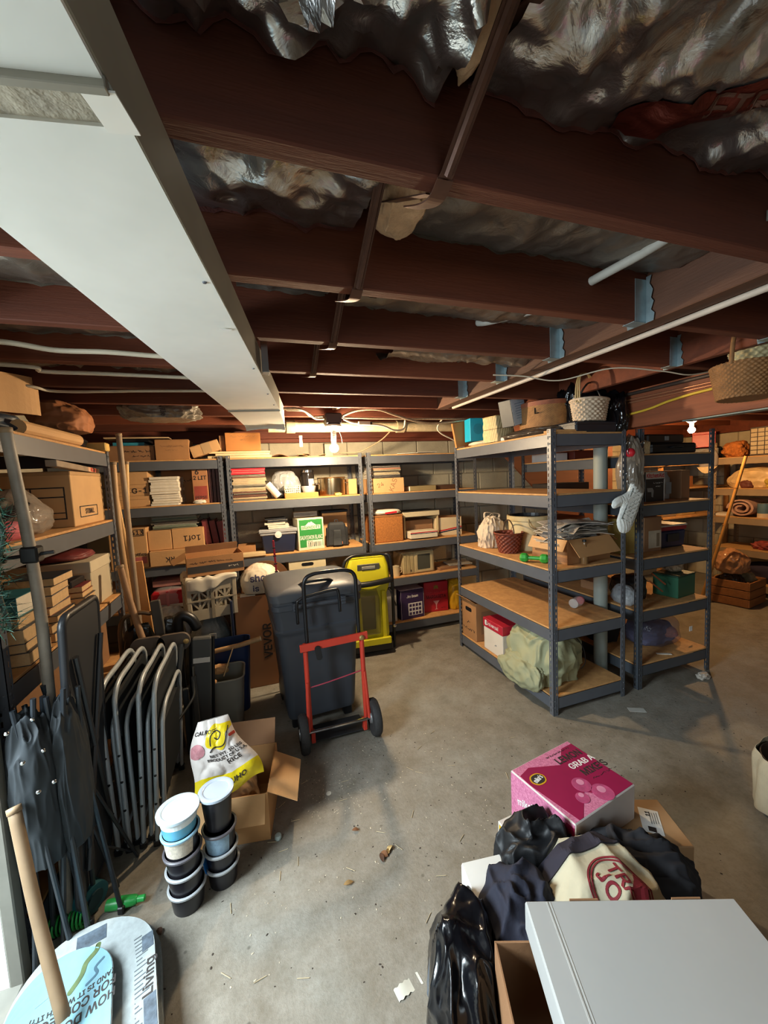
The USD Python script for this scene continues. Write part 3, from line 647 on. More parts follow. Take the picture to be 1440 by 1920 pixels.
def pile(name, label, cat, group, x0, x1, z0, z1, y0, d, n, mats, seed, jit=.008):
    """a stack of flat things, each an object"""
    rnd = random.Random(seed); h = (z1 - z0) / n; z = z0 + .0006
    ws = [rnd.uniform(.75, 1.25) for _ in range(n)]; k = (z1 - z0) / (h * sum(ws)); out = []
    for i in range(n):
        hh = h * ws[i] * k; w = (x1 - x0) * rnd.uniform(.93, 1.0)
        cx = (x0 + x1) / 2 + rnd.uniform(-jit, jit)
        b = thing(name, f'{label}, {nth(i, n)}', cat, (cx, y0 + d / 2 + rnd.uniform(-jit, jit), z), rnd.uniform(-2.5, 2.5), group); m = mats[rnd.randrange(len(mats))]
        c = min(.0012, hh * .2)
        sy = (d/2 - c, d/2) if 'paper' in name else (-d/2 - .0005, -d/2 + c)
        obj('cover', join(bx(-w/2, w/2, -d/2, d/2, 0, c, 0), bx(-w/2, w/2, -d/2, d/2, hh - c - .0004, hh - .0004, 0), bx(-w/2, w/2, *sy, 0, hh - .0004 - (.18 * hh if sy[0] < 0 else 0), 0)), m, b)
        obj('pages', bx(-w/2 + .002, w/2 - .002, -d/2 + .002, d/2 - .002, c, hh - c - .0004, 0), PAPER, b)
        z += hh; out.append(b)
    return out
S1, S2, S3, S4, S5 = 1.81, 1.44, .95, .592, .132
# ---- back rack, left unit, top
t = carton('cardboard_box', 'long faded carton at the left end of the back shelves top board', 'box', -1.05, -.725, S1, 1.93, 3.62, .26, CARD4); letters(t, '~~~~~~~~~~~~', .022, 'front', (.05, -.131, .075), INK, fit=.2); letters(t, '~~~~~~~', .02, 'front', (.07, -.131, .035), INK, fit=.12)
book('hardback_book', 'teal covered book lying on the long faded carton', 'book', -1.02, -.80, 1.932, 1.962, 3.66, .18, pm('#2f8aa3', .5)); book('hardback_book', 'black covered book lying on top of the teal one on the long faded carton', 'book', -1.0, -.77, 1.963, 1.99, 3.67, .18, BLACKP)
solo('board_offcut', 'pale board laid across the books at the back left under the joists', 'board', bx(-1.08, -.62, 3.66, 3.8, 1.992, 2.004, .002), pm('#c2a47c', .7, v=.15, s=6))
t = carton('cardboard_box', 'square brown carton with faint handwriting on the top board of the back shelves', 'box', -.715, -.465, S1, 1.975, 3.60, .26, CARD2); letters(t, '~~~~~~~~~~~', .02, 'front', (.0, -.131, .11), CARD4, fit=.17); letters(t, '~~~~~~', .018, 'front', (.0, -.131, .08), CARD4, fit=.1)
t = carton('tan_carton', 'tan taped carton tilted on its corner on the top board of the back shelves', 'box', -.445, -.215, 1.855, 1.945, 3.60, .16, CARD3, tape=False, ry=-17); patch(t, .07, .085, 'front', (.01, -.081, .045), TAPE, 0, 'tape'); patch(t, .07, .16, 'top', (.01, 0, .0905), TAPE, 0, 'tape')
solo('wooden_easel', 'thin dark folded easel leaning behind the tilted tan carton', 'frame', rot(bx(-.48, -.44, 3.82, 3.83, S1 + .001, 1.96, .002), 'y', 25, (-.46, 3.8, S1)), CARD4)
for i, (a, b, z, c) in enumerate(((-.33, .19, 1.812, '#cdb98c'), (-.27, .175, 1.836, '#d8c69b'), (-.32, .18, 1.855, '#d2bd90'))):
    solo('pine_board', f'pale pine board in the stack bridging two back units, {nth(i, 3)}', 'board', bx(a, b, 3.6 + .01 * i, 3.78, z, z + (.022 if i == 0 else .017), .002), pm(c, .6, v=.15, s=5, stretch=(.7, 8, 8)), 'pine boards under the orange carton')
t = carton('cardboard_box', 'orange brown carton standing on the stack of pine boards', 'box', -.185, .105, 1.874, 2.03, 3.63, .14, pm('#b8783c', .7, v=.06)); letters(t, '~~~~~~~~~~', .018, 'front', (0, -.071, .125), CARD4, fit=.2); letters(t, '~~~~', .018, 'front', (0, -.071, .095), CARD4)
t = carton('cardboard_box', 'narrow brown box tucked left of the orange brown carton', 'box', -.235, -.19, 1.874, 2.01, 3.66, .11, CARD4)
# left unit, second shelf
t = carton('cardboard_box', 'tall tan carton at the left of the second shelf of the back left unit', 'box', -1.02, -.785, S2, 1.735, 3.60, .3, CARD3); letters(t, 'G-11', .04, 'front', (.07, -.151, .13), INK)
for k in range(5): obj('print_line', onface(slab(sg.box(-.1, -.0012, .1, .0012), 0, .0006), 'front', (0, -.1501, .06 + k * .03)), CARD4, t)
pile('paper_bundle', 'tan folded paper bundle stacked beside the G-11 carton', 'paper', 'stacked paper bundles beside the tall tan carton', -.775, -.56, S2, 1.675, 3.585, .26, 11, [PAPER, pm('#c9b590', .8, v=.1, s=25), pm('#bfa981', .8, v=.1, s=25)], 4)
t = carton('cardboard_box', 'brown carton standing behind the stacked paper bundles', 'box', -.74, -.475, S2, 1.735, 3.86, .14, CARD2); letters(t, '~~~~~', .03, 'front', (.06, -.071, .2), INK)
t = carton('cardboard_box', 'narrow carton marked 6 2 LITER beside the dark albums', 'box', -.465, -.345, S2, 1.75, 3.62, .3, pm('#a8744c', .7, v=.1)); letters(t, '6', .04, 'front', (-.02, -.151, .265), INK); letters(t, '2 LIT', .032, 'front', (0, -.151, .215), INK, fit=.1); patch(t, .1, .11, 'front', (0, -.151, .09), pm('#8f3c30', .7, v=.2)); letters(t, 'PEPSI', .022, 'front', (.0, -.152, .05), INK)
for i in range(4):
    x = -.34 + i * .029
    book('photo_album', f'dark maroon album in the upright row beside the narrow carton, {ORD[i]} from the left', 'book', x, x + .027, S2, 1.745 - .004 * (i % 2), 3.62, .24, pm('#4b2620', .5, v=.3, s=60), group='upright dark albums', flat=False)
solo('crumpled_paper', 'small crumpled paper at the foot of the carton marked 6', 'paper', mv(blob((.11, .07, .035), 5, .3, 4, 3), -.42, 3.6, S2), PAPER, smooth=True)
# left unit, third shelf
t = carton('cardboard_box', 'carton numbered 413 with pink printed band behind the broom handles', 'box', -1.09, -.83, S3, 1.27, 3.575, .3, CARD3); patch(t, .09, .055, 'front', (.07, -.151, .285), INK, 0, 'printed_frame', sg.box(-.045, -.027, .045, .027).difference(sg.box(-.04, -.022, .04, .022))); letters(t, '413', .034, 'front', (.07, -.151, .285), INK); letters(t, 'Liter Bottles', .026, 'front', (.03, -.151, .11), INK, bold=False, fit=.18); patch(t, .2, .055, 'front', (.02, -.151, .06), pm('#b5605a', .7, v=.15)); letters(t, '8-8.', .02, 'front', (-.02, -.151, .21), INK, bold=False)
t = carton('cardboard_box', 'plain tan carton between the numbered box and the one marked 1 of 1', 'box', -.825, -.655, 1.075, 1.235, 3.6, .2, CARD3, tape=False)
t = carton('cardboard_box', 'carton hand-lettered 1of1, lettering upside down', 'box', -.65, -.41, 1.075, 1.24, 3.60, .28, CARD3); letters(t, '1of1', .045, 'front', (.03, -.141, .08), INK, 180, False)
pile('record_album', 'thin record album stacked above the 1of1 carton', 'record', 'records stacked over the lettered cartons', -.80, -.45, 1.242, 1.36, 3.66, .26, 9, [pm('#8a8578', .6, v=.15, s=40), pm('#3c3a38', .6), PAPER, pm('#73806e', .6)], 8)
t = carton('cardboard_box', 'low carton hand-lettered RK upside down at the shelf edge', 'box', -.815, -.52, S3, 1.073, 3.55, .3, CARD3); letters(t, 'RK', .04, 'front', (.0, -.151, .05), INK, 180, False); obj('loose_flap', rot(bx(.0, .14, -.153, -.15, .02, .07, .001), 'y', -28, (.07, 0, .04)), CARD2, t)
for i in range(3):
    x = -.40 + i * .058
    book('binder', f'dusty maroon binder leaning on the back left unit, {ORD[i]} from the left', 'binder', x, x + .05, S3 + .105, 1.30 - .012 * i, 3.66, .24, MAROON, group='leaning maroon binders', flat=False, ry=-7)
solo('carton_base', 'flat brown carton under the maroon binders', 'box', bx(-.51, -.225, 3.62, 3.95, S3 + .0005, S3 + .1, .003), CARD2)
# left unit, lower
t = thing('gift_bag', 'shiny red gift wrapped bundle in clear plastic, low on the back left unit', 'package', (-.715, 3.66, S4))
obj('paper', cb(.25, .2, .12, .02, .02), RED, t); obj('white_band', cb(.254, .204, .03, .004, .0), WHITE, t); obj('film', mv(blob((.28, .23, .17), 3, .06, 3, 4), 0, 0, 0), CLEARF, t, smooth=True); obj('ribbon', cb(.02, .206, .126, .006, .017), pm('#e05560', .3), t)
carton('pink_carton', 'flat dull pink carton lying on the red wrapped bundle', 'box', -.83, -.6, S4 + .172, S4 + .222, 3.62, .2, pm('#a8746a', .7, v=.1), tape=False)
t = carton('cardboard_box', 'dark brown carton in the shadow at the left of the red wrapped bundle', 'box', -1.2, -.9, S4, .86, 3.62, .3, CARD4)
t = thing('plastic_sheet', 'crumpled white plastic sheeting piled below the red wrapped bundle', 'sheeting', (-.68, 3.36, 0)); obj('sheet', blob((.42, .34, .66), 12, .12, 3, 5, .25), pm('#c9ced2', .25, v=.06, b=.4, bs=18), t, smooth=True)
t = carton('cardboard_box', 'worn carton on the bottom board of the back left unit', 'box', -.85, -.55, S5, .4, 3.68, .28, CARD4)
# ---- back rack, middle unit
solo('flattened_carton', 'flattened brown carton pieces lying at the left of the bulb on the top board', 'cardboard', mv(grid(lambda u, v: ((u - .5) * .34, (v - .5) * .2, .02 + .014 * np.sin(u * 9) * (1 - v)), 24, 6, .004), .37, 3.78, S1), CARD4)
solo('flattened_carton', 'second flattened brown carton nearer the bulb on the top board', 'cardboard', mv(grid(lambda u, v: ((u - .5) * .26, (v - .5) * .2, .012 + .01 * np.sin(u * 7 + 1)), 20, 6, .004), .55, 3.72, S1), CARD2)
solo('wall_plate', 'small cream block propped behind the bulb on the top board', 'block', bx(.72, .80, 3.9, 3.92, S1 + .0005, 1.95, .002), CREAM)
pile('magazine', 'magazine in the tall stack left of the cardboard tube', 'magazine', 'tall magazine stack on the middle unit', -.16, .13, S2, 1.665, 3.6, .22, 16, [pm('#8a6238', .6, v=.2, s=50), pm('#a8956c', .6), pm('#5c3828', .6), pm('#b09a78', .6), pm('#6d6758', .6)], 6)
pile('red_magazine', 'red covered magazine topping the tall stack', 'magazine', 'red covers on the magazine stack', -.16, .13, 1.668, 1.745, 3.6, .22, 4, [RED, pm('#d8404a', .4), pm('#e0c8c0', .5)], 7, .004)
t = thing('paper_roll', 'white cardboard tube leaning from the magazine stack on the middle unit', 'tube', (.18, 3.66, S2), 0)
obj('tube', rot(lathe([(.022, 0), (.032, 0), (.032, .15), (.022, .15), (.022, 0)], 20), 'y', -38, (0, 0, 0)).apply_translation((.03, 0, .022)) if False else mv(rot(lathe([(.022, 0), (.032, 0), (.032, .15), (.022, .15), (.022, 0)], 20), 'y', -38), .05, 0, .022), PAPER, t, smooth=40)
solo('plastic_bag', 'small black plastic bag slumped under the white cardboard tube', 'bag', mv(blob((.13, .1, .07), 4, .2, 3, 4, .2), .26, 3.72, S2), BLACKP, smooth=True)
t = thing('plastic_bag', 'cloudy clear plastic bag of glassware behind the perforated basket', 'bag', (.31, 3.8, S2)); obj('film', blob((.28, .2, .26), 7, .14, 3, 5, .3), clear('#d0d4d6', .1, .45), t, smooth=True); obj('dark_jar', lathe([(0, .01), (.05, .01), (.05, .16), (.03, .2), (0, .2)], 18), pm('#4a4238', .3), t, smooth=40)
t = thing('tray', 'shallow orange tan box lid tray holding the glass bowl', 'tray', (.43, 3.67, S2)); obj('tray_body', open_box(.3, .17, .045), pm('#c07f42', .7, v=.06), t)
t = thing('perforated_basket', 'white perforated plastic basket set in the tan tray', 'basket', (.355, 3.7, S2 + .0055))
def perf(w, h, nx, nz):
    holes = [sg.Point(-w/2 + w * (i + .5 + .25 * (j % 2)) / (nx + .5), h * (j + .5) / nz).buffer(.0065, quad_segs=2).exterior.coords[:] for i in range(nx) for j in range(nz)]
    return mv(rot(trimesh.creation.extrude_polygon(sg.Polygon([(-w/2, 0), (w/2, 0), (w/2, h), (-w/2, h)], holes), .002, engine='earcut'), 'x', 90), 0, 0, 0)
PB = pm('#d9cba6', .5, v=.05)
obj('front_panel', mv(perf(.14, .075, 7, 4), 0, -.06, .03), PB, t); obj('back_panel', mv(perf(.14, .075, 7, 4), 0, .06, .03), PB, t)
for s in (-1, 1): obj('side_panel', mv(rot(perf(.116, .075, 5, 4), 'z', 90), s * .07, 0, .03), PB, t)
obj('base', bx(-.07, .07, -.061, .06, .0, .032, .002), PB, t); obj('rim', mv(tube([(-.072, -.062, .106), (.072, -.062, .106), (.072, .062, .106), (-.072, .062, .106)], .004, 6, True), 0, 0, 0), PB, t)
t = thing('glass_bowl', 'clear cut glass bowl standing on the tan tray', 'bowl', (.505, 3.66, S2 + .0055)); obj('bowl', lathe([(.0, .0), (.03, .002), (.055, .04), (.068, .095), (.064, .095), (.05, .042), (.025, .008), (0, .008)], 28), GLASS, t, smooth=40); obj('rim', mv(tube([(.066 * math.cos(a), .066 * math.sin(a), .095) for a in np.linspace(0, 2 * math.pi, 28, endpoint=False)], .003, 6, True), 0, 0, 0), GLASS, t, smooth=True)
t = thing('glass_jar', 'tall dark glass canister behind the glass bowl', 'jar', (.525, 3.86, S2)); obj('canister', lathe([(0, 0), (.065, 0), (.067, .2), (.06, .23), (0, .23)], 24), pm('#2a2522', .15, v=.2, s=6), t, smooth=40); obj('lid', lathe([(.062, .23), (.066, .232), (.066, .255), (0, .258)], 24), CHROME, t, smooth=40); obj('label', bx(.0, .05, -.0685, -.066, .06, .17, .001), PAPER, t)
t = thing('stock_pot', 'large steel stock pot with a rolled rim under the bulb', 'pot', (.74, 3.76, S2)); obj('pot', lathe([(0, 0), (.125, 0), (.132, .01), (.132, .165), (.138, .17), (.136, .175), (.127, .172), (.126, .015), (0, .012)], 36), pm('#a9977a', .22, 1., v=.08, s=4), t, smooth=40)
obj('lid', lathe([(.128, .15), (.125, .158), (.06, .16), (0, .16)], 32), pm('#8d7c62', .3, 1., v=.1), t, smooth=40)
for s in (-1, 1): obj('handle', tube(spline([(s * .128, -.035, .115), (s * .165, -.03, .12), (s * .168, .03, .12), (s * .128, .035, .115)], 5), .005, 8), CHROME, t, smooth=True)
solo('crumpled_foil', 'small ball of crumpled yellow wrapping in front of the stock pot', 'wrapping', mv(blob((.075, .05, .03), 8, .3, 4, 3), .77, 3.6, S2), pm('#c6a860', .4), smooth=True)
t = carton('cardboard_box', 'small tan box beside the stock pot at the right end of its shelf', 'box', .9, .985, S2, 1.59, 3.72, .2, CARD3, tape=False)
# middle unit, third shelf
t = thing('storage_tote', 'navy plastic tote with a grey lid on the middle unit, third shelf', 'tote', (.21, 3.74, S3), -4); 
def taper(w, d, h, k, z=0, th=None):
    m = cb(w, d, h, .012); V = m.vertices.copy(); s = 1 - k * (1 - V[:, 2] / h); V[:, 0] *= s; V[:, 1] *= s; V[:, 2] += z; return T(V, m.faces, process=False)
obj('tub', taper(.31, .27, .19, .14), NAVY, t); obj('lid', join(cb(.335, .295, .03, .008, .19), cb(.32, .28, .05, .012, .165)), pm('#9b9da0', .45, v=.05), t); obj('latch', mv(rot(lathe([(0, 0), (.03, 0), (.03, .006), (0, .008)], 20), 'x', 90), .0, -.146, .17), WHITE, t)
pile('spiral_book', 'book lying on the grey tote lid', 'book', 'books on the grey lidded tote', .10, .29, S3 + .222, S3 + .315, 3.64, .16, 5, [PAPER, BLACKP, pm('#c9c3b2', .6)], 9, .02)
t = thing('wine_carton', 'white and green wine carton lettered SAUVIGNON BLANC', 'box', (.485, 3.725, S3), 6)
obj('body', cb(.245, .21, .295, .004), pm('#d9d5bd', .6, v=.04), t); patch(t, .215, .255, 'front', (.0, -.1053, .155), GREEN)
letters(t, 'BRANCOTT', .026, 'front', (0, -.107, .21), WHITE, name='lettering', fit=.17); patch(t, .18, .038, 'front', (0, -.1062, .21), pm('#e3e0cc', .6)); letters(t, 'BRANCOTT', .024, 'front', (0, -.1073, .21), GREEN, fit=.165)
patch(t, .1, .04, 'front', (0, -.1065, .245), WHITE, 0, 'emblem', sg.Polygon([(-.05, -.015), (.05, -.015), (.02, .008), (.005, .02), (-.008, .01), (-.02, .014)]))
letters(t, 'SAUVIGNON BLANC', .036, 'front', (0, -.1067, .118), WHITE, fit=.21); patch(t, .15, .07, 'front', (.028, -.1065, .055), pm('#e3e0cc', .6)); letters(t, '~~~~~~', .014, 'front', (-.01, -.108, .081), INK)
obj('barcode', onface(slab(sg.MultiPolygon([sg.box(x, -.022, x + w_, .022) for x, w_ in ((-.06, .004), (-.05, .002), (-.042, .006), (-.031, .002), (-.024, .004), (-.014, .002), (-.008, .005), (.002, .002), (.008, .006), (.019, .003), (.028, .002), (.036, .006), (.047, .002), (.054, .004))]).geoms[0], 0, .0006) if False else join(*[slab(sg.box(x, -.022, x + w_, .022), 0, .0006) for x, w_ in ((-.06, .004), (-.05, .002), (-.042, .006), (-.031, .002), (-.024, .004), (-.014, .002), (-.008, .005), (.002, .002), (.008, .006), (.019, .003), (.028, .002), (.036, .006), (.047, .002), (.054, .004))]), 'front', (.028, -.1075, .05)), INK, t)
t = carton('white_carton', 'white carton standing behind the green wine carton', 'box', .37, .6, S3, 1.29, 3.86, .12, WHITE, tape=False)
t = thing('backpack', 'small black backpack standing on the middle unit, third shelf', 'backpack', (.755, 3.71, S3), -8)
PK = pm('#25282c', .8, v=.15, s=40, b=.2)
def packmesh(w, d, h):
    m = cb(w, d, h, .03); m = m.subdivide().subdivide(); V = m.vertices.copy(); z = V[:, 2] / h; V[:, 0] *= 1 - .22 * z ** 2; V[:, 1] *= 1 - .3 * z ** 2; V[:, 1] += .012 * np.sin(z * 5); return T(V, m.faces, process=False)
obj('body', packmesh(.20, .14, .23), PK, t, smooth=45); obj('front_pocket', mv(packmesh(.085, .04, .15), .0, -.08, .015), pm('#33373b', .8), t, smooth=45); obj('handle', tube(spline([(-.015, 0, .225), (-.013, 0, .25), (.013, 0, .25), (.015, 0, .225)], 5), .005, 6), PK, t)
for s in (-1, 1): obj('side_panel', mv(packmesh(.03, .1, .17), s * .09, -.01, .01), pm('#1b1d20', .8), t, smooth=45)
obj('tag', bx(.035, .047, -.085, -.083, .025, .05, .0005), pm('#c86a3c', .5), t)
t = carton('cardboard_box', 'tan carton leaning behind the small black backpack', 'box', .64, .89, S3, 1.265, 3.83, .16, CARD3, tape=False, rx=0)
solo('binder_black', 'flat black case lying on the tan carton behind the backpack', 'case', bx(.63, .9, 3.82, 3.98, 1.266, 1.29, .004), BLACKP)
solo('shelf_plank', 'pale loose plank lying at the front left of the middle unit, third shelf', 'board', bx(-.155, .08, 3.56, 3.66, S3 + .0005, S3 + .03, .002), pm('#d2b98c', .6, v=.12, s=5))
carton('cardboard_box', 'low orange tan box behind the loose plank', 'box', -.15, .0, S3, S3 + .085, 3.68, .15, CARD2, tape=False)
# middle unit, fourth shelf
t = carton('file_box', 'white file storage box with a black hand hole, behind the grey bin', 'box', .27, .61, S4, .885, 3.58, .38, pm('#d6c9a4', .65, v=.04), top='plain'); patch(t, .11, .032, 'front', (0, -.1905, .235), BLACKP, 0, 'hand_hole', rrect(.11, .03, .014))
for i in range(5):
    for j in range(2): patch(t, .05, .024, 'front', (-.115 + i * .058, -.1905, .165 - j * .03), INK, 0, 'form_line', sg.box(-.027, -.014, .027, .014).difference(sg.box(-.025, -.012, .025, .012)))
t = thing('jar_bag', 'clear bag of small jars beside the white file box', 'bag', (.70, 3.74, S4)); obj('film', blob((.14, .14, .2), 2, .15, 3, 4, .3), clear('#cfc6b0', .12, .5), t, smooth=True); obj('jar', lathe([(0, .01), (.03, .01), (.03, .09), (0, .1)], 16), CREAM, t, smooth=40)
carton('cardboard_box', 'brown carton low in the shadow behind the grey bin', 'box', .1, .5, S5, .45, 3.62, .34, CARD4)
# ---- back rack, right unit
t = carton('cardboard_box', 'tan carton with faint stamps under the records on the right back unit', 'box', 1.10, 1.435, S2, 1.582, 3.6, .3, CARD3, tape=False); letters(t, 'KAS', .05, 'front', (.05, -.151, .075), CARD4, 68, False); letters(t, '24', .04, 'front', (-.08, -.151, .08), CARD4, 20, False)
pile('record_album', 'record album stacked on the stamped tan carton', 'record', 'records on the stamped tan carton', 1.11, 1.41, 1.584, 1.70, 3.62, .29, 8, [pm('#8f8265', .6, v=.2, s=40), pm('#37332f', .6), PAPER, pm('#a06a50', .6)], 12)
t = book('ring_binder', 'olive tan ring binder lying flat on the right back unit', 'binder', 1.50, 1.79, S2, S2 + .05, 3.62, .28, pm('#8a7b55', .6, v=.1), 2)
t = book('leather_album', 'dark brown leather album beside the flat ring binder', 'book', 1.81, 2.06, S2, S2 + .045, 3.66, .28, pm('#4d3423', .5, v=.15), -3)
solo('paper_litter', 'scattered papers lying on the top board of the right back unit', 'paper', join(*[mv(rot(bx(-.1, .1, -.05, .05, 0, .004, 0), 'z', a), x, y, S1 + .001 + .005 * i) for i, (x, y, a) in enumerate(((1.35, 3.7, 8), (1.5, 3.66, -15), (1.62, 3.72, 25), (1.72, 3.68, -5)))]), PAPER)
t = thing('cork_box', 'cork brown square box with a white bag folded over its top', 'box', (1.245, 3.745, S3)); obj('body', cb(.325, .29, .26, .008), pm('#a5672f', .85, v=.25, s=70), t); obj('rim', cb(.33, .295, .02, .004, .25), pm('#8c5a2c', .8), t)
t = thing('folded_bag', 'white plastic bag with red print folded on the cork brown box', 'bag', (1.25, 3.73, S3 + .271)); obj('bag', blob((.34, .28, .055), 6, .1, 3, 4, .2), pm('#ded7c4', .5, v=.05), t, smooth=True); patch(t, .12, .018, 'front', (.03, -.142, .022), RED, 4)
t = thing('lidded_bin', 'dark open-fronted box with a cream lid on the right back unit', 'box', (1.635, 3.80, S3)); obj('lid', join(cb(.41, .3, .05, .005, .225), ), pm('#c9bb98', .6, v=.05), t); obj('lid_top', cb(.39, .28, .004, .001, .2755), pm('#4b4a44', .6), t)
obj('back', bx(-.195, .195, .13, .14, 0, .225, .001), CARD4, t)
for s in (-1, 1): obj('side', bx(min(s * .195, s * .18), max(s * .195, s * .18), -.14, .14, 0, .225, .002), pm('#b8a67e', .6, v=.06), t)
obj('base', bx(-.195, .195, -.14, .14, 0, .012, .001), CARD4, t); obj('folder_stack', bx(-.17, .17, -.05, .12, .012, .18, .004), CARD4, t)
t = thing('flat_box', 'flat white mailing box with a red stripe in front of the dark box', 'box', (1.62, 3.645, S3 + .013)); obj('body', cb(.3, .15, .07, .003), pm('#d9ccb0', .6, v=.04), t); patch(t, .3, .008, 'front', (0, -.0753, .058), RED); patch(t, .3, .006, 'front', (0, -.0753, .047), NAVY)
t = thing('mailing_box', 'small white mailing box with diagonal red and blue stripes', 'box', (1.965, 3.76, S3), -12); obj('body', cb(.29, .2, .19, .003), pm('#cdb892', .65, v=.05), t); obj('flap', cb(.288, .198, .004, .001, .19), CARD2, t)
for z, m_ in ((.065, RED), (.048, NAVY)): patch(t, .285, .012, 'front', (0, -.1005, z), m_, 9, 'stripe'); 
for z, m_ in ((.095, RED), (.078, NAVY)): patch(t, .19, .012, 'right', (.1455, 0, z), m_, 4, 'stripe')
t = thing('computer_monitor', 'beige all-in-one computer with a small dark screen', 'computer', (1.57, 3.76, S4), 3)
BEI = pm('#b9a67c', .55, v=.06)
obj('case', cb(.36, .26, .225, .012), BEI, t); obj('screen', bx(-.02, .125, -.134, -.128, .04, .195, .004), pm('#4a4a40', .25, v=.1), t); obj('bezel', onface(slab(rrect(.2, .2, .015).difference(rrect(.15, .16, .012)), 0, .008), 'front', (.053, -.13, .117)), BEI, t)
for k in range(3): obj('side_rib', bx(-.175 + k * .04, -.165 + k * .04 + .02, -.135, -.128, .015, .215, .002), pm('#a8966c', .6), t)
obj('foot', cb(.3, .2, .012, .003, -.0), BEI, t); obj('label', bx(-.10, -.09, -.137, -.1345, .03, .05, .0005), INK, t)
t = thing('mug', 'tall cream ceramic stein at the left of the beige computer', 'mug', (1.325, 3.64, S4)); obj('cup', lathe([(0, 0), (.036, 0), (.038, .02), (.034, .05), (.036, .095), (.032, .095), (.03, .01), (0, .01)], 24), pm('#cbb48c', .4, v=.08), t, smooth=40); obj('handle', tube(spline([(.034, 0, .08), (.058, 0, .075), (.06, 0, .04), (.036, 0, .025)], 6), .006, 8), pm('#cbb48c', .4, v=.08), t, smooth=True); obj('lid', lathe([(.037, .095), (.035, .103), (.012, .11), (0, .112)], 20), pm('#a99a7c', .4), t, smooth=40)
solo('flat_carton', 'flattened brown carton beside the beige computer', 'cardboard', mv(rot(bx(-.14, .14, -.12, .12, 0, .025, .002), 'z', 8), 1.93, 3.76, S4 + .0006), CARD4)
solo('newspaper_fold', 'folded newspaper lying on the flattened carton by the beige computer', 'newspaper', mv(rot(bx(-.13, .13, -.1, .1, 0, .014, .003), 'z', -6), 2.08, 3.74, S4 + .027), pm('#8e8576', .7, v=.3, s=60))
t = thing('wine_box', 'deep purple drinks carton with white printed panel on the bottom shelf', 'box', (1.475, 3.72, S5), 4); obj('body', cb(.27, .2, .3, .004), pm('#33204a', .5, v=.06), t)
patch(t, .16, .13, 'front', (.03, -.1003, .1), WHITE); 
for i in range(4):
    for j in range(3): patch(t, .026, .028, 'front', (-.025 + i * .036, -.1014, .055 + j * .042), pm('#3c2a52', .5), 0, 'print_mark')
letters(t, 'Jim Beam', .026, 'front', (0, -.1005, .235), WHITE, fit=.13); obj('top_flap', cb(.26, .19, .004, .001, .3), pm('#b7a8b8', .6), t); patch(t, .002, .29, 'front', (-.13, -.1004, .15), WHITE, 0, 'edge_line'); patch(t, .002, .29, 'front', (.13, -.1004, .15), WHITE, 0, 'edge_line')
t = thing('drinks_box', 'bright red drinks carton lettered MARGARITA on the bottom shelf', 'box', (1.80, 3.80, S5), -6); obj('body', cb(.27, .2, .325, .004), pm('#b3202f', .45, v=.06), t); letters(t, 'MARGARITA', .036, 'front', (0, -.1005, .165), pm('#5b1220', .5), fit=.22); letters(t, '~~~~~~~~', .02, 'front', (0, -.1005, .215), pm('#c4505a', .5), fit=.18)
patch(t, .06, .05, 'front', (0, -.1005, .27), pm('#8a7a2c', .5), 0, 'emblem', sg.Polygon([(-.03, -.02), (-.006, -.02), (0, .0), (.006, -.02), (.03, -.02), (.018, 0), (.03, .015), (.01, .012), (0, .026), (-.01, .012), (-.03, .015), (-.018, 0)]))
patch(t, .06, .1, 'front', (0, -.1005, .07), pm('#d8a0a0', .5), 0, 'glass_picture', sg.Polygon([(-.035, .05), (.035, .05), (.006, .01), (.004, -.035), (.022, -.045), (-.022, -.045), (-.004, -.035), (-.006, .01)])); letters(t, '~~~~~~', .018, 'front', (.085, -.1005, .04), pm('#5b1220', .5))
solo('yellow_bag', 'bright yellow bag at the right end of the bottom back shelf', 'bag', mv(blob((.16, .2, .34), 5, .15, 2.5, 4, .2), 2.02, 3.74, S5), pm('#d8a51f', .45, v=.08), smooth=True)
carton('mixed_carton', 'white and black carton behind the yellow machine at the bottom shelf', 'box', 1.08, 1.31, S5, .46, 3.62, .24, pm('#bdb6a8', .6), tape=False)
# ================================================================== mid-room rack, top board
TZ = 1.81
solo('orange_card', 'plain orange tan box board standing at the far corner of the bare shelves top', 'cardboard', mv(rot(bx(-.09, .09, -.012, .012, 0, .21, .002), 'y', -10), 1.79, 3.02, TZ + .018), pm('#b9783f', .7, v=.05))
t = thing('cyan_box', 'bright cyan box standing on end on top of the bare shelves', 'box', (1.845, 2.92, TZ + .045), -8); obj('body', cb(.165, .12, .19, .004), pm('#1aa6c9', .4, v=.05), t); patch(t, .1, .1, 'front', (-.01, -.0605, .1), pm('#1590b3', .35), 10, 'printed_panel', sg.Point(0, 0).buffer(.045, quad_segs=4))
t = thing('folded_towel', 'white folded cloth lying under the cyan box, rolled tube at its end', 'cloth', (1.86, 2.78, TZ)); obj('cloth', blob((.26, .36, .04), 3, .08, 3, 4, .2), pm('#cfc4a8', .9, v=.06), t, smooth=True); obj('tube', rot(lathe([(.012, -.06), (.02, -.06), (.02, .06), (.012, .06), (.012, -.06)], 16), 'x', 90).apply_translation((-.04, -.24, .02)), WHITE, t, smooth=40)
t = thing('cane_shade', 'cream woven cane lampshade tilted on top of the bare shelves', 'lampshade', (1.86, 2.62, TZ + .002), 10, roty=-6)
def cane(u, v):
    a = u * 2 * math.pi; r = .092 + .016 * (1 - v) + .0016 * np.sin(a * 30 + v * 40) * np.sign(np.sin(v * 60)); sq = 1 / np.maximum(np.abs(np.cos(a)), np.abs(np.sin(a))) ** .6
    return r * np.cos(a) * sq, r * .85 * np.sin(a) * sq, .015 + .19 * v
obj('woven_wall', grid(cane, 121, 20, .003), pm('#c9b384', .7, v=.15, s=50), t, smooth=50)
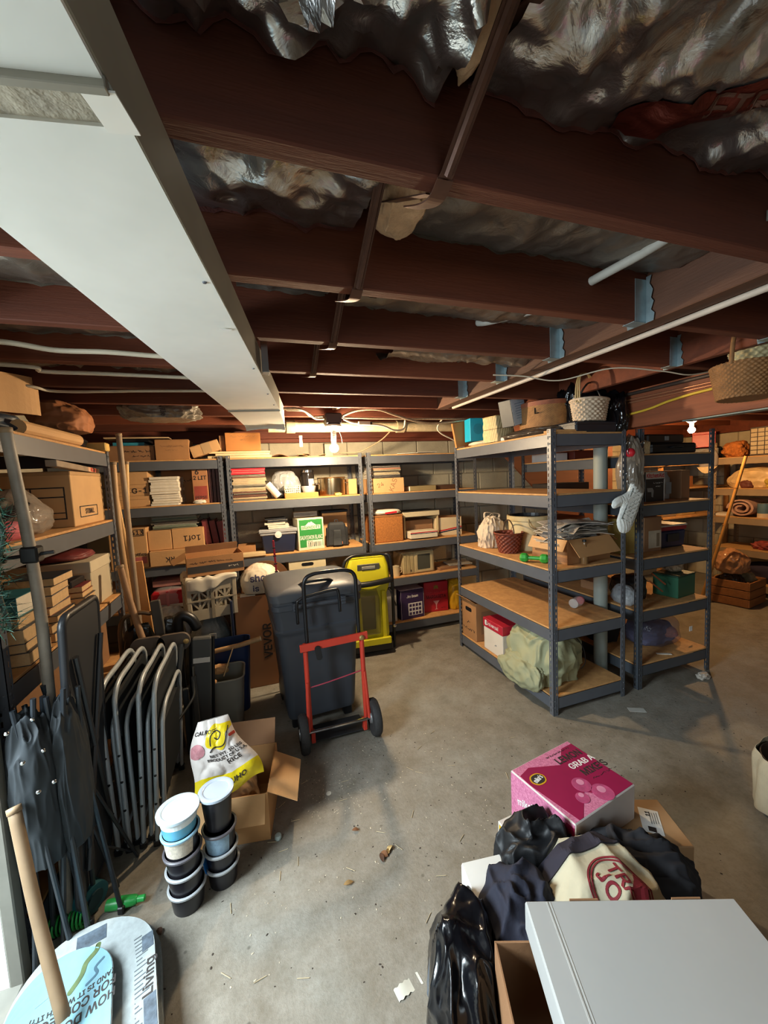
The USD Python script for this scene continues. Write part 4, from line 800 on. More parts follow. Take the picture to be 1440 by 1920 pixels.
obj('rim', tube([(cane(np.array(k / 40), np.array(1.0))) for k in range(40)], .004, 6, True), pm('#b39a68', .6), t); obj('twine', tube([tuple(np.array(cane(np.array(k / 40), np.array(.5))) * [1.02, 1.02, 1]) for k in range(40)], .002, 5, True), pm('#7d6a48', .7), t)
t = thing('glass_jar', 'clear glass jar standing behind the cane lampshade', 'jar', (2.0, 2.72, TZ)); obj('jar', lathe([(0, 0), (.06, 0), (.06, .2), (.045, .235), (.045, .255), (.041, .255), (.041, .235), (.055, .2), (.055, .006), (0, .006)], 24), GLASS, t, smooth=40); obj('lid', lathe([(.048, .255), (.048, .275), (0, .277)], 20), GREYP, t, smooth=40)
t = thing('puzzle_box', 'pale blue printed box with dark sides tilted against the woven drum', 'box', (1.87, 2.44, TZ + .115), 14, roty=-14); obj('body', cb(.15, .11, .19, .003), pm('#2b3138', .5), t); patch(t, .146, .186, 'front', (0, -.0555, .095), pm('#a9bccb', .5, v=.12, s=12))
for k in range(7): patch(t, .1 - .008 * (k % 3), .006, 'front', (.01, -.0567, .15 - k * .017), pm('#7f93a6', .5), 0, 'text_line')
t = thing('woven_drum', 'round woven brown hamper drum on top of the bare shelves', 'basket', (2.07, 2.34, TZ + .076), 0)
def weave(R, r1, H, nu=120, nv=26, amp=.003, fu=40, fv=13):
    def f(u, v):
        a = u * 2 * math.pi; r = R + (r1 - R) * v + amp * np.sin(a * fu + np.floor(v * fv) * math.pi) * np.abs(np.sin(v * fv * math.pi))
        return r * np.cos(a), r * np.sin(a), H * v
    return f
WICK = pm('#94693c', .7, v=.25, s=30)
obj('woven_wall', grid(weave(.185, .19, .165, 200, 40, .002, 60, 26), 200, 40, .004), WICK, t, smooth=50); obj('base', lathe([(0, 0), (.184, 0), (.184, .006), (0, .006)], 40), WICK, t); obj('lid', lathe([(.193, .145), (.195, .175), (.18, .181), (0, .183)], 48), pm('#8a4f34', .6, v=.2, s=30), t, smooth=40); obj('clasp', tube([(-.17, -.08, .13), (-.175, -.085, .09), (-.165, -.11, .092)], .004, 6), BLACKM, t)
t = thing('dark_bag', 'dusty dark plastic bag bundle lying under the woven drum', 'bag', (2.0, 2.33, TZ)); obj('bag', blob((.44, .62, .075), 11, .12, 2.5, 5, .25), pm('#4d4238', .3, v=.2, s=12, b=.3, bs=20), t, smooth=True)
solo('board_offcut', 'thin loose board at the near corner of the bare shelves top', 'board', bx(1.76, 2.02, 1.935, 2.02, TZ + .0005, TZ + .016, .002), BOARD)
t = thing('storage_case', 'flat navy case under the white wicker basket', 'case', (2.10, 2.06, TZ)); obj('case', cb(.34, .26, .07, .01), pm('#20242c', .4, v=.1), t); obj('lid_line', cb(.343, .263, .004, .001, .045), BLACKP, t)
t = thing('wicker_basket', 'white wicker basket with a tall hoop handle on the bare shelves top', 'basket', (2.10, 1.99, TZ + .071), 18)
WW = pm('#c9b49a', .7, v=.2, s=30)
def oval(f, ax, ay): return lambda u, v: (lambda P: (P[0] * ax, P[1] * ay, P[2]))(f(u, v))
obj('woven_wall', grid(oval(weave(.115, .14, .13, 160, 40, .007, 20, 9), 1.05, .72), 160, 46, .005), WW, t, smooth=50); obj('base', mv(lathe([(0, 0), (.117, 0), (.117, .01), (0, .01)], 32), 0, 0, 0).apply_scale((1.05, .72, 1)), WW, t)
obj('rim', tube([(.148 * math.cos(a), .102 * math.sin(a), .132) for a in np.linspace(0, 2 * math.pi, 40, endpoint=False)], .008, 7, True), WW, t, smooth=True)
obj('handle', join(*[tube(spline([(-.142, dy, .11), (-.15, dy, .19), (-.125, dy * .6, .27), (-.06, 0, .30), (.0, dy * .5, .29), (.05, dy, .25)], 8), .0045, 6) for dy in (-.012, 0, .012)]), pm('#b7a070', .6, v=.15), t, smooth=True)
t = thing('wire_hoop', 'dark round wire hoop handle standing in the white wicker basket', 'hoop', (2.12, 2.0, TZ + .14)); obj('hoop', tube([(.09 * math.cos(a), 0.02 * math.sin(a * 2), .09 + .09 * math.sin(a)) for a in np.linspace(0, 2 * math.pi, 40, endpoint=False)], .006, 7, True), pm('#2e2a26', .4), t, smooth=True)
t = thing('trash_bag', 'glossy black plastic bag bundle heaped behind the white wicker basket', 'bag', (2.22, 2.17, TZ)); obj('bag', blob((.345, .25, .42), 14, .16, 2.4, 5, .6), pm('#0e0f12', .16, v=.2, b=.7, bs=16), t, smooth=True); obj('bag_fold', mv(blob((.16, .22, .29), 15, .16, 2.4, 5, .6), .095, -.16, .0), pm('#0e0f12', .16, v=.2, b=.7, bs=16), t, smooth=True)
# third shelf
C3 = .955
t = thing('canvas_bag', 'crumpled white cloth bag standing on the bare shelves with the barrel', 'bag', (1.92, 2.84, C3)); obj('bag', blob((.26, .22, .27), 21, .14, 2.2, 5, .9, .2), pm('#cbb9a0', .85, v=.07, s=6), t, smooth=True)
for s in (-1, 1): obj('strap', tube(spline([(-.05, s * .03, .25), (-.03, s * .05, .29), (.04, s * .05, .28), (.05, s * .03, .24)], 5), .008, 6, flat=(1, .3)), pm('#cbb9a0', .85, v=.07, s=6), t)
t = thing('red_basket', 'round red brown wicker basket with a dark bail handle', 'basket', (1.885, 2.56, C3)); RB = pm('#6e2f1c', .6, v=.3, s=30)
obj('woven_wall', grid(weave(.075, .108, .155, 120, 40, .005, 16, 10), 130, 44, .004), RB, t, smooth=50); obj('base', lathe([(0, 0), (.076, 0), (.076, .008), (0, .008)], 24), RB, t); obj('rim', tube([(.111 * math.cos(a), .111 * math.sin(a), .155) for a in np.linspace(0, 2 * math.pi, 36, endpoint=False)], .007, 7, True), RB, t, smooth=True); obj('handle', tube([(.0 + .1 * math.cos(a) * .3, .105 * math.cos(a), .155 + .1 * math.sin(a)) for a in np.linspace(0, math.pi, 20)], .005, 6), pm('#4a3524', .5), t, smooth=True)
t = thing('plastic_barrel', 'large cream plastic barrel on the third shelf of the bare unit', 'barrel', (2.13, 2.62, C3)); obj('barrel', lathe([(0, 0), (.145, 0), (.155, .02), (.165, .25), (.172, .255), (.172, .27), (.165, .275), (.158, .272), (.15, .02), (0, .015)], 44), pm('#cdb98c', .5, v=.06), t, smooth=40); obj('rim_band', lathe([(.166, .235), (.176, .238), (.176, .272), (.166, .276)], 44), pm('#c3ae80', .5), t, smooth=40); obj('dark_liner', lathe([(.155, .276), (.152, .25), (0, .24)], 32), BLACKP, t); obj('bail', tube(spline([(-.11, -.13, .26), (-.12, -.16, .20), (-.04, -.185, .17), (.05, -.175, .2), (.08, -.15, .25)], 6), .004, 6), pm('#8f8162', .5), t)
t = thing('open_carton', 'open brown carton overflowing with newspapers behind the slotted post', 'box', (2.115, 2.17, C3), 6); obj('body', open_box(.42, .30, .165), CARD2, t)
obj('flap', rot(bx(-.2, .2, -.153, -.15, .165, .30, .001), 'x', 140, (0, -.15, .165)), CARD, t); obj('flap', rot(bx(-.213, -.21, -.15, .15, .165, .25, .001), 'y', -150, (-.21, 0, .165)), CARD3, t); obj('flap', rot(bx(.21, .213, -.15, .15, .165, .26, .001), 'y', 120, (.21, 0, .165)), CARD, t); patch(t, .3, .03, 'left', (-.2105, 0, .03), CARD4, 0, 'printed_band')
rn = random.Random(5); NEWS = [pm('#b9b0a4', .8, v=.25, s=60), pm('#a79e95', .8, v=.3, s=70), pm('#cbbfae', .8, v=.15, s=50), pm('#8f8780', .8, v=.3, s=70)]
for i in range(13):
    w, d = rn.uniform(.3, .44), rn.uniform(.2, .28); sd = i
    def f(u, v, w=w, d=d, sd=sd):
        q = meshkit.noise(np.stack([u * 4 + sd, v * 4, u * 0 + sd * 1.3], -1), sd)
        return (u - .5) * w, (v - .5) * d, .03 * (q - .5) * (1 + 2 * np.abs(u - .5)) - .05 * (u - .5) ** 2
    solo('newspaper', f'crumpled newspaper heaped in the open carton, {nth(i, 13)}', 'newspaper', mv(rot(grid(f, 14, 9, .004), 'z', rn.uniform(-14, 24)), 2.10 + rn.uniform(-.035, .04), 2.16 + rn.uniform(-.03, .03), C3 + .135 + .0105 * i), NEWS[i % 4], 'newspapers heaped in the open carton', smooth=40)
t = thing('dumbbell', 'small bright green dumbbell lying at the shelf edge', 'dumbbell', (1.80, 2.17, C3 + .031), -50); GR = pm('#2f9a35', .4, v=.06)
obj('bar', rod((-.05, 0, 0), (.05, 0, 0), .013, 12), GR, t)
for s in (-1, 1): obj('weight', rot(lathe([(0, -.026), (.022, -.026), (.031, -.014), (.031, .014), (.022, .026), (0, .026)], 8), 'y', 90).apply_translation((s * .065, 0, 0)), GR, t)
t = thing('brown_bottle', 'small clear brown bottle standing by the slotted post of the bare shelves', 'bottle', (2.05, 1.985, C3)); obj('bottle', lathe([(0, 0), (.022, 0), (.023, .1), (.01, .125), (.01, .145), (0, .145)], 18), pm('#7a5a38', .15, v=.1), t, smooth=40); obj('cap', lathe([(.012, .145), (.012, .16), (0, .161)], 14), BLACKP, t)
# fourth and bottom
t = thing('glass_jar', 'small clear jar lying on its side with a pink lid on the bare fourth shelf', 'jar', (2.20, 2.2, .575 + .036), 20, roty=90); obj('jar', lathe([(0, -.06), (.034, -.055), (.036, -.01), (.036, .03), (.028, .045), (.026, .045), (.033, .03), (.033, -.05), (0, -.055)], 20), GLASS, t, smooth=40); obj('lid', lathe([(.03, .044), (.03, .058), (0, .06)], 18), pm('#d06a72', .4), t, smooth=40)
t = carton('fruit_carton', 'brown produce carton with hand holes at the far end of the bare shelves bottom', 'box', 1.755, 2.06, .126, .46, 2.86, .24, CARD2, top='plain'); patch(t, .12, .035, 'left', (-.1535, 0, .26), BLACKP, 0, 'hand_hole', rrect(.1, .035, .015)); letters(t, '~~~', .03, 'left', (-.1535, 0, .14), INK); letters(t, '~~~~~~~', .034, 'left', (-.1535, 0, .08), INK, fit=.19); patch(t, .2, .2, 'front', (0, -.1205, .16), CARD4)
obj('flap', rot(bx(-.155, -.152, -.12, .12, .334, .40, .001), 'y', -50, (-.153, 0, .334)), CARD, t)
t = thing('white_red_box', 'white box with a red lid on the bare shelves bottom', 'box', (1.93, 2.62, .126)); obj('body', cb(.34, .26, .22, .004), pm('#d9cfbf', .6, v=.04), t); obj('lid', cb(.35, .27, .075, .004, .19), pm('#b02335', .45), t); letters(t, 'Universal', .03, 'left', (-.1755, 0, .23), WHITE, bold=False, fit=.16); patch(t, .05, .055, 'left', (-.1755, .09, .23), WHITE, 0, 'emblem', rrect(.03, .045, .012)); letters(t, '~~~', .02, 'left', (-.171, -.04, .08), GREYP)
t = thing('canvas_sack', 'big slumped sage green canvas sack spilling over the bottom shelf edge', 'bag', (1.93, 2.24, .126)); SG = pm('#9a9a78', .75, v=.1, s=5, b=.25, bs=16)
obj('sack', blob((.50, .54, .38), 31, .2, 1.9, 5, .95), SG, t, smooth=True); obj('spill', mv(blob((.2, .42, .22), 33, .2, 2.2, 4, .8), -.20, -.02, -.035), SG, t, smooth=True)
obj('strap', tube(spline([(.08, -.2, .33), (.12, -.24, .25), (.13, -.25, .15), (.1, -.24, .1)], 6), .008, 6, flat=(1, .3)), BLACKP, t)
# hanging on the right-hand post
MITT = pm('#f4f7f1', .9, v=.02, s=60, b=.15)
def mittshape():
    a = sg.Polygon(1.08 * spline([(-.055, .30), (.055, .30), (.07, .2), (.075, .1), (.06, .02), (.0, -.01), (-.055, .03), (-.065, .1), (-.075, .13), (-.125, .09), (-.15, .11), (-.14, .15), (-.09, .2), (-.06, .24)], 5, True)); return a.buffer(0)
t = thing('oven_mitt', 'white quilted oven mitt hanging from the shelf post', 'oven mitt', (2.27, 1.90, 1.165), 4, roty=29)
mm = trimesh.creation.extrude_polygon(mittshape(), .03, engine='earcut'); mm = mm.subdivide_to_size(.02); V = mm.vertices.copy()
from shapely import points as _pts, distance as _dist
dd = _dist(_pts(V[:, 0], V[:, 1]), mittshape().exterior); pf = np.sqrt(np.clip(dd / .035, 0, 1)); V[:, 2] = .015 + (V[:, 2] - .015) * (.25 + 1.0 * pf) + .0018 * np.sign(V[:, 2] - .015) * np.sin(V[:, 0] * 190) * np.sin(V[:, 1] * 190)
obj('mitt', mv(rot(T(V, mm.faces, process=False), 'x', 90), 0, .015, 0), MITT, t, smooth=50)
for i in range(5): obj('quilt_line', tube([(-.055 + .026 * i, -.0165, .06 + .02 * (i % 2)), (-.052 + .026 * i, -.0175, .17), (-.05 + .025 * i, -.016, .285)], 0.0017, 5), pm('#4a5450', .8), t)
for i in range(7): obj('quilt_line', tube([(-.05, -.0160, .07 + .032 * i), (.0, -.0180, .072 + .032 * i), (.056, -.0160, .07 + .032 * i)], 0.0017, 5), pm('#4a5450', .8), t)
obj('cuff_band', tube([(-.056, 0, .298), (.056, 0, .298)], .009, 8, flat=(1, .9)), MITT, t); obj('hang_loop', tube(spline([(0, 0, .30), (-.012, 0, .32), (0, 0, .335), (.012, 0, .32)], 4, True), .003, 6, True), MITT, t)
for (x, y, z, lab) in ((2.352, 1.925, 1.70, 'upper of two on the bare shelves'), (2.352, 1.925, 1.50, 'lower one, holding the oven mitt'), (2.50, 1.94, 1.70, 'upper of two on the darker rack'), (2.50, 1.94, 1.50, 'lower of two on the darker rack')):
    solo('s_hook', 'shiny S hook on a rack post, ' + lab, 'hook', tube(spline([(x - .012, y, z + .03), (x - .004, y - .004, z + .045), (x + .01, y - .006, z + .04), (x + .008, y - .006, z + .015), (x - .008, y - .008, z - .005), (x - .008, y - .008, z - .03), (x + .006, y - .008, z - .04), (x + .014, y - .008, z - .028)], 6), .0032, 7), CHROME, smooth=True)
t = thing('hanging_bag', 'grubby clear plastic bag hanging between the two mid-room racks', 'bag', (2.42, 1.96, 1.40)); obj('film', blob((.15, .16, .40), 17, .2, 2.4, 5, .4, .35), clear('#8d8274', .15, .55, .6, 20), t, smooth=True); obj('red_ball', mv(trimesh.creation.icosphere(subdivisions=2, radius=.032), -.04, -.03, .27), RED, t, smooth=True); obj('wrapping', mv(blob((.1, .1, .2), 19, .25, 3, 4, .3), 0, 0, .03), pm('#6b5f52', .4, v=.25, s=18), t, smooth=True)
# ---- darker rack
R1, R2, R3, R4, R5 = 1.662, 1.318, .943, .572, .178
t = thing('tool_case', 'long black tool case on top of the darker rack', 'case', (2.90, 2.12, R1)); obj('case', cb(.46, .24, .075, .014), BLACKP, t); obj('lid_line', cb(.464, .244, .004, .001, .045), BLACKM, t); obj('handle', tube(spline([(-.05, -.122, .04), (-.045, -.145, .045), (.045, -.145, .045), (.05, -.122, .04)], 4), .006, 6), BLACKP, t)
t = thing('tool_case', 'second dark flat case stacked on the long black one', 'case', (2.88, 2.16, R1 + .077), 3); obj('case', cb(.4, .22, .065, .012), pm('#3a2e26', .5), t); obj('latch', bx(-.02, .02, -.115, -.109, .02, .05, .001), GREYP, t)
solo('crumpled_paper', 'crumpled pale paper bag at the near corner of the darker rack top', 'paper', mv(blob((.11, .09, .1), 23, .3, 3, 4, .4), 2.57, 2.0, R1), pm('#cdb68c', .8), smooth=True)
t = thing('appliance_box', 'black appliance carton with red lettering on the darker rack', 'box', (2.80, 2.17, R2), 2); obj('body', cb(.2, .2, .215, .003), pm('#1d1b1e', .45, v=.1), t); patch(t, .2, .05, 'front', (0, -.1003, .19), pm('#c8bfb2', .6)); letters(t, 'KitchenAid', .03, 'front', (0, -.1013, .19), RED, fit=.185); letters(t, '~~~~~~~~~~~', .014, 'front', (.03, -.1005, .135), WHITE, fit=.1); letters(t, '~~~~~~~', .012, 'front', (.03, -.1005, .11), WHITE); patch(t, .006, .16, 'front', (.095, -.1004, .08), WHITE, 0, 'edge_line'); patch(t, .07, .1, 'front', (-.05, -.1004, .06), GREYP, 0, 'mixer_picture', sg.Polygon([(-.03, -.04), (.03, -.04), (.03, -.03), (.012, -.025), (.01, .01), (-.03, .012), (-.035, .04), (.02, .04), (.034, .02), (.03, -.02), (.03, -.03), (-.03, -.03)]).buffer(0))
t = thing('glass_jug', 'tall grey glass jug beside the black appliance carton', 'jug', (3.06, 2.2, R2)); obj('jug', lathe([(0, 0), (.045, 0), (.047, .16), (.03, .19), (.03, .21), (0, .21)], 22), clear('#9aa4a8', .1, .6, .1), t, smooth=40); obj('label', bx(-.03, .03, -.0485, -.046, .04, .13, .001), pm('#8e969a', .6), t)
t = carton('cardboard_box', 'narrow brown carton standing beside the grey glass jug', 'box', 3.12, 3.215, R2, 1.535, 2.1, .3, CARD4, tape=False)
solo('saw_blade', 'long thin metal blade resting above the black appliance carton', 'blade', tube(spline([(2.56, 2.0, R2 + .235), (2.75, 2.02, R2 + .24), (3.0, 2.05, R2 + .275), (3.2, 2.05, R2 + .30)], 6), .012, 6, flat=(1, .2)), CHROME)
t = carton('yellow_carton', 'dull yellow carton at the left end of the darker rack third shelf', 'box', 2.53, 2.68, R3, 1.2, 2.1, .25, pm('#a8914e', .6, v=.1), tape=False)
t = carton('mixed_carton', 'brown carton with a white label panel on the darker rack third shelf', 'box', 2.71, 2.89, R3, 1.2, 2.08, .25, CARD4, tape=False); patch(t, .13, .13, 'front', (.02, -.1255, .09), pm('#b8ac96', .6)); patch(t, .03, .1, 'front', (.05, -.127, .085), pm('#7d6e58', .6), 0, 'print_mark')
t = thing('cooler', 'navy picnic cooler with a red and white lid on the darker rack', 'cooler', (3.05, 2.22, R3)); obj('body', taper(.3, .22, .135, .06), NAVY, t); obj('red_band', cb(.305, .225, .03, .006, .135), pm('#8f2026', .5), t); obj('lid', cb(.31, .23, .014, .005, .165), pm('#b4a99a', .5), t); obj('hinge', bx(-.06, .06, -.118, -.112, .05, .11, .002), BLACKP, t)
t = thing('metal_case', 'dark green metal file case on the darker rack fourth shelf', 'case', (3.085, 2.12, R4), 8); obj('body', cb(.24, .18, .16, .004), pm('#23583f', .5, v=.08), t); obj('lid', cb(.244, .184, .012, .003, .16), pm('#1c3c2d', .5), t); obj('hasp', bx(.121, .128, -.02, .02, .09, .14, .001), STEEL, t); obj('handle', tube(spline([(.122, -.04, .07), (.142, -.03, .06), (.142, .03, .06), (.122, .04, .07)], 4), .004, 6), STEEL, t)
solo('crumpled_bag', 'crumpled pale bag on top of the dark green metal case', 'bag', mv(blob((.13, .11, .08), 27, .3, 3, 4, .3), 3.12, 2.14, R4 + .174), pm('#a58f74', .8), smooth=True)
t = thing('black_bag', 'black bag with two red wooden sticks poking out on the darker rack', 'bag', (2.72, 2.22, R4)); obj('bag', blob((.24, .24, .19), 29, .2, 2.4, 4, .3), pm('#1a1717', .3, b=.4, bs=18), t, smooth=True)
for k in (0, 1): solo('wooden_stick', ('upper' if k else 'lower') + ' red tipped wooden stick poking from the black bag', 'stick', rod((2.74, 2.06 - .02 * k, R4 + .16 + .06 * k), (2.88, 2.06 - .02 * k, R4 + .06 + .06 * k), .006), pm('#a25a3a', .5))
t = thing('clear_bag', 'clear plastic bag of white scraps at the left of the black bag', 'bag', (2.57, 2.12, R4)); obj('film', blob((.13, .2, .14), 37, .2, 2.6, 4, .3), clear('#b8bcc0', .1, .5), t, smooth=True); obj('scraps', mv(blob((.08, .12, .06), 38, .3, 4, 3, .3), 0, 0, 0), pm('#aaa8a4', .7), t, smooth=True)
carton('cardboard_box', 'low brown carton behind the black bag on the darker rack', 'box', 2.62, 2.86, R4, R4 + .07, 2.38, .2, CARD4, tape=False)
t = thing('zipped_bag', 'clear zipped bag of blue and purple fabric at the bottom of the darker rack', 'bag', (2.98, 2.24, R5)); obj('fabric', blob((.4, .3, .17), 41, .2, 2.4, 5, .4), pm('#4c5478', .8, v=.35, s=14), t, smooth=True); obj('film', blob((.46, .36, .22), 43, .12, 2.2, 4, .2), clear('#8f8aa0', .12, .3), t, smooth=True); obj('tag', bx(.2, .235, -.18, -.178, .09, .13, .001), WHITE, t); obj('lining', mv(blob((.14, .1, .07), 44, .2, 3, 3, .2), .06, -.12, .06), pm('#b07a72', .7, v=.2, s=12), t, smooth=True)
solo('dark_bundle', 'black cloth bundle behind the zipped bag at the left post', 'bundle', mv(blob((.24, .3, .26), 45, .2, 2, 4, .3), 2.66, 2.42, R5), pm('#15161a', .8), smooth=True)
carton('white_carton', 'pale carton behind the zipped bag', 'box', 2.80, 3.1, R5, .42, 2.75, .2, pm('#a8a49a', .6), tape=False)
solo('loose_scrap', 'pale scrap lying flat on the darker rack bottom board', 'scrap', mv(rot(bx(-.05, .05, -.012, .012, 0, .004, .001), 'z', -30), 2.82, 2.0, R5 + .001), PAPER)
# things deeper in the darker rack, seen through the bare shelves
for (lab, x0, x1, z0, z1, y, d, m_) in (('white plastic tray at the far end of the darker rack top', 2.56, 2.75, R1, 1.735, 2.85, .25, WHITE), ('rust brown flat case at the far end of the darker rack top', 2.78, 3.15, R1, 1.75, 2.8, .3, pm('#6b2f22', .5)),
                                         ('dark carton at the far end of the darker rack second shelf', 2.56, 2.95, R2, 1.46, 2.8, .3, pm('#2f241c', .7)), ('brown carton at the far end of the darker rack third shelf', 2.56, 2.9, R3, 1.15, 2.8, .3, CARD4),
                                         ('navy carton at the far end of the darker rack fourth shelf', 2.56, 2.9, R4, .8, 2.75, .3, NAVY)):
    carton('stored_case', lab, 'box', x0, x1, z0, z1, y, d, m_, tape=False)
# wooden partition behind the racks
t = thing('stair_side', 'brown wooden stair side with a sloping lower edge behind the bare shelves', 'stairs', (2.35, 3.55, 0))
obj('side_board', prism([(-.0, 1.98), (1.15, .9), (1.75, .6), (1.75, 1.98)], .03), pm('#6a3a20', .7, v=.2, s=2, stretch=(.6, 6, 6)), t)
obj('tread', bx(.9, 1.3, -.45, -.005, 1.1, 1.13, .003), WOODL, t) if False else None
# ================================================================== far right
t = thing('slatted_crate', 'shallow wooden slatted crate on the floor at the far right', 'crate', (5.13, 2.82, 0), 9); CW = pm('#8f5d31', .7, v=.2, s=4, stretch=(.7, 6, 6))
for k in range(3):
    for s in (-1, 1):
        obj('slat', bx(-.2, .2, s * .17 - .007, s * .17 + .007, .012 + k * .092, .096 + k * .092, .003), CW, t); obj('end_slat', bx(s * .193 - .007, s * .193 + .007, -.163, .163, .012 + k * .092, .096 + k * .092, .003), CW, t)
for sx in (-1, 1):
    for sy in (-1, 1): obj('corner_block', bx(sx * .175 - .012, sx * .175 + .012, sy * .152 - .011, sy * .152 + .011, .005, .285, .002), CW, t)
obj('base', bx(-.193, .193, -.165, .165, .004, .014, .001), CW, t)
solo('garment_bag', 'dark plastic wrapped bundle in the slatted crate', 'bundle', mv(blob((.22, .25, .34), 51, .14, 2.3, 5, .5), 5.065, 2.84, .02), pm('#3a2a20', .3, v=.3, s=12, b=.4), smooth=True)
solo('garment_bag', 'glossy clear plastic bag of pink things on top of the dark wrapped bundle', 'bag', mv(blob((.32, .32, .26), 52, .2, 2.3, 5, .4), 5.06, 2.85, .355), pm('#a87b58', .16, v=.3, s=9, b=.6, bs=14), smooth=True)
solo('garment_bag', 'pale folded cloth bundle at the right of the slatted crate', 'cloth', mv(blob((.15, .22, .33), 53, .12, 2.3, 4, .5), 5.23, 2.79, .02), pm('#9b8a68', .7, v=.2), smooth=True)
t = thing('long_pole', 'long yellowish bamboo pole leaning by the slatted crate', 'pole', (0, 0, 0)); obj('pole', tube([(4.80, 2.99, .02), (4.845, 2.82, .8), (4.90, 2.655, 1.64)], [.017, .016, .015], 12), pm('#b98745', .5, v=.15, s=6), t, smooth=True)
for z in (.4, .9, 1.3): obj('node', tube([(4.80 + .1 * z / 1.64, 2.99 - .335 * z / 1.64, z), (4.8005 + .1 * z / 1.64, 2.988 - .335 * z / 1.64, z + .012)], .019, 12), pm('#8f6531', .5), t)
F1, F2, F3, F4 = 1.645, 1.27, .925, .545
t = thing('parts_organiser', 'small drawer organiser at the right end of the far shelves top', 'organiser', (5.66, 2.80, F1), -90); obj('frame', cb(.36, .2, .33, .004), pm('#3d3430', .5), t)
for i in range(5):
    for j in range(6): obj('drawer', bx(-.165 + i * .067, -.105 + i * .067, -.112, -.098, .02 + j * .05, .062 + j * .05, .003), clear('#d8c8a8', .2, .6, .2), t)
solo('wool_basket', 'shaggy orange bundle of straw on the far shelves top', 'bundle', mv(blob((.26, .26, .2), 61, .25, 3, 5, .3), 5.66, 3.17, F1), pm('#a8642a', .9, v=.35, s=24, b=.5), smooth=True)
t = thing('baseball_cap', 'grey and cream cap hanging at the left end of the far shelves', 'cap', (5.47, 3.36, 1.53), -70); obj('crown', blob((.2, .13, .23), 63, .1, 2, 4, .15), pm('#8f8a86', .85, v=.1, s=12), t, smooth=True); obj('brim', mv(grid(lambda u, v: ((u - .5) * .2, -.06 - .05 * np.sin(u * 3.14) * v, -.02 - .08 * v * np.sin(u * 3.14)), 14, 6, .004), 0, 0, .03), pm('#cdb68c', .8), t, smooth=True); obj('hook_loop', rod((0, 0, .22), (.02, .01, .28), .003), BLACKM, t)
t = thing('red_box', 'red box above the black case near the far bulb', 'box', (5.80, 3.62, 1.80), -60); obj('body', cb(.24, .2, .17, .004), RED, t); obj('lid', cb(.244, .204, .03, .003, .17), RED, t)
t = thing('black_case', 'black case under the red box near the far bulb', 'case', (5.80, 3.62, 1.595), -60); obj('case', cb(.38, .24, .2, .015), BLACKP, t); obj('handle', tube(spline([(-.05, -.122, .12), (-.04, -.15, .12), (.04, -.15, .12), (.05, -.122, .12)], 4), .007, 6), BLACKP, t)
t = thing('wall_shelf', 'wooden wall shelf carrying the black case in the far corner', 'shelf', (5.5, 3.72, 0)); obj('board', bx(-.7, .58, -.25, .32, 1.57, 1.59, .002), BOARD, t); obj('board', bx(-.7, .58, -.25, .32, 1.27, 1.29, .002), BOARD, t); obj('board', bx(-.7, .58, -.25, .32, .9, .92, .002), BOARD, t)
for x in (-.69, .55): obj('upright', bx(x, x + .03, -.25, -.2, 0, 1.57, .002), pm('#a0713e', .65, v=.2, s=4), t)
solo('orange_tool', 'orange power tool case left of the black case near the far bulb', 'tool', mv(blob((.2, .16, .17), 66, .12, 2, 4, .1), 5.2, 3.6, 1.591), pm('#c85c1f', .5), smooth=True)
for i, (x, z0, h_, c, lab) in enumerate(((4.95, 1.291, .06, '#5f79a8', 'blue topped game box on the corner wall shelf'), (4.97, 1.352, .05, '#c2a05f', 'yellow game box on top of the blue one in the far corner'), (5.25, 1.291, .14, '#8f5a34', 'brown carton on the corner wall shelf'), (4.95, .921, .14, '#8b7a62', 'grey brown carton low on the corner wall shelf'), (5.3, .921, .2, '#b5955f', 'tan carton low on the corner wall shelf'))):
    carton('game_box', lab, 'box', x, x + .26, z0, z0 + h_, 3.56, .3, pm(c, .6, v=.1), tape=False)
t = thing('white_bag', 'white plastic bag full of things on the far shelves second board', 'bag', (5.70, 2.98, F2)); obj('bag', blob((.32, .56, .26), 71, .2, 2.2, 5, .4), pm('#cfb283', .5, v=.12, s=6, b=.3), t, smooth=True); obj('yellow_netting', mv(blob((.22, .2, .15), 72, .25, 3, 4, .3), -.09, -.24, 0), pm('#b59a3c', .6, v=.3, s=30), t, smooth=True); obj('brown_pad', mv(blob((.1, .14, .1), 73, .2, 3, 3, .2), -.12, .02, 0), pm('#5e2c22', .6), t, smooth=True)
t = thing('rolled_mat', 'rolled pale pink foam mat on the far shelves third board', 'mat', (5.68, 3.03, F3)); ang = np.linspace(0, 4.5 * math.pi, 70); rr = .03 + .085 * ang / ang[-1]
P2 = np.stack([rr * np.cos(ang), rr * np.sin(ang)], 1); ring = sg.LineString(P2).buffer(.010, quad_segs=2)
obj('roll', mv(rot(trimesh.creation.extrude_polygon(ring, .3, engine='earcut'), 'y', -90).apply_scale((1, 1.2, .9)), .14, 0, .105), pm('#b08a78', .85, v=.08), t, smooth=40)
t = thing('paint_can', 'blue and white paint can on the far shelves third board', 'can', (5.62, 2.85, F3)); obj('can', lathe([(0, 0), (.062, 0), (.062, .16), (.058, .165), (0, .165)], 24), pm('#4f6a78', .4, v=.06), t, smooth=40); obj('label_band', lathe([(.0628, .0), (.0628, .05)], 24), pm('#cbb79a', .5), t, smooth=40); obj('lid', lathe([(.06, .165), (.063, .175), (.05, .18), (0, .178)], 24), CHROME, t, smooth=40)
solo('pink_cloth', 'pink cloth bundle beside the paint can', 'cloth', mv(blob((.2, .2, .2), 76, .2, 2.4, 4, .3), 5.7, 2.66, F3), pm('#b98a80', .85), smooth=True)
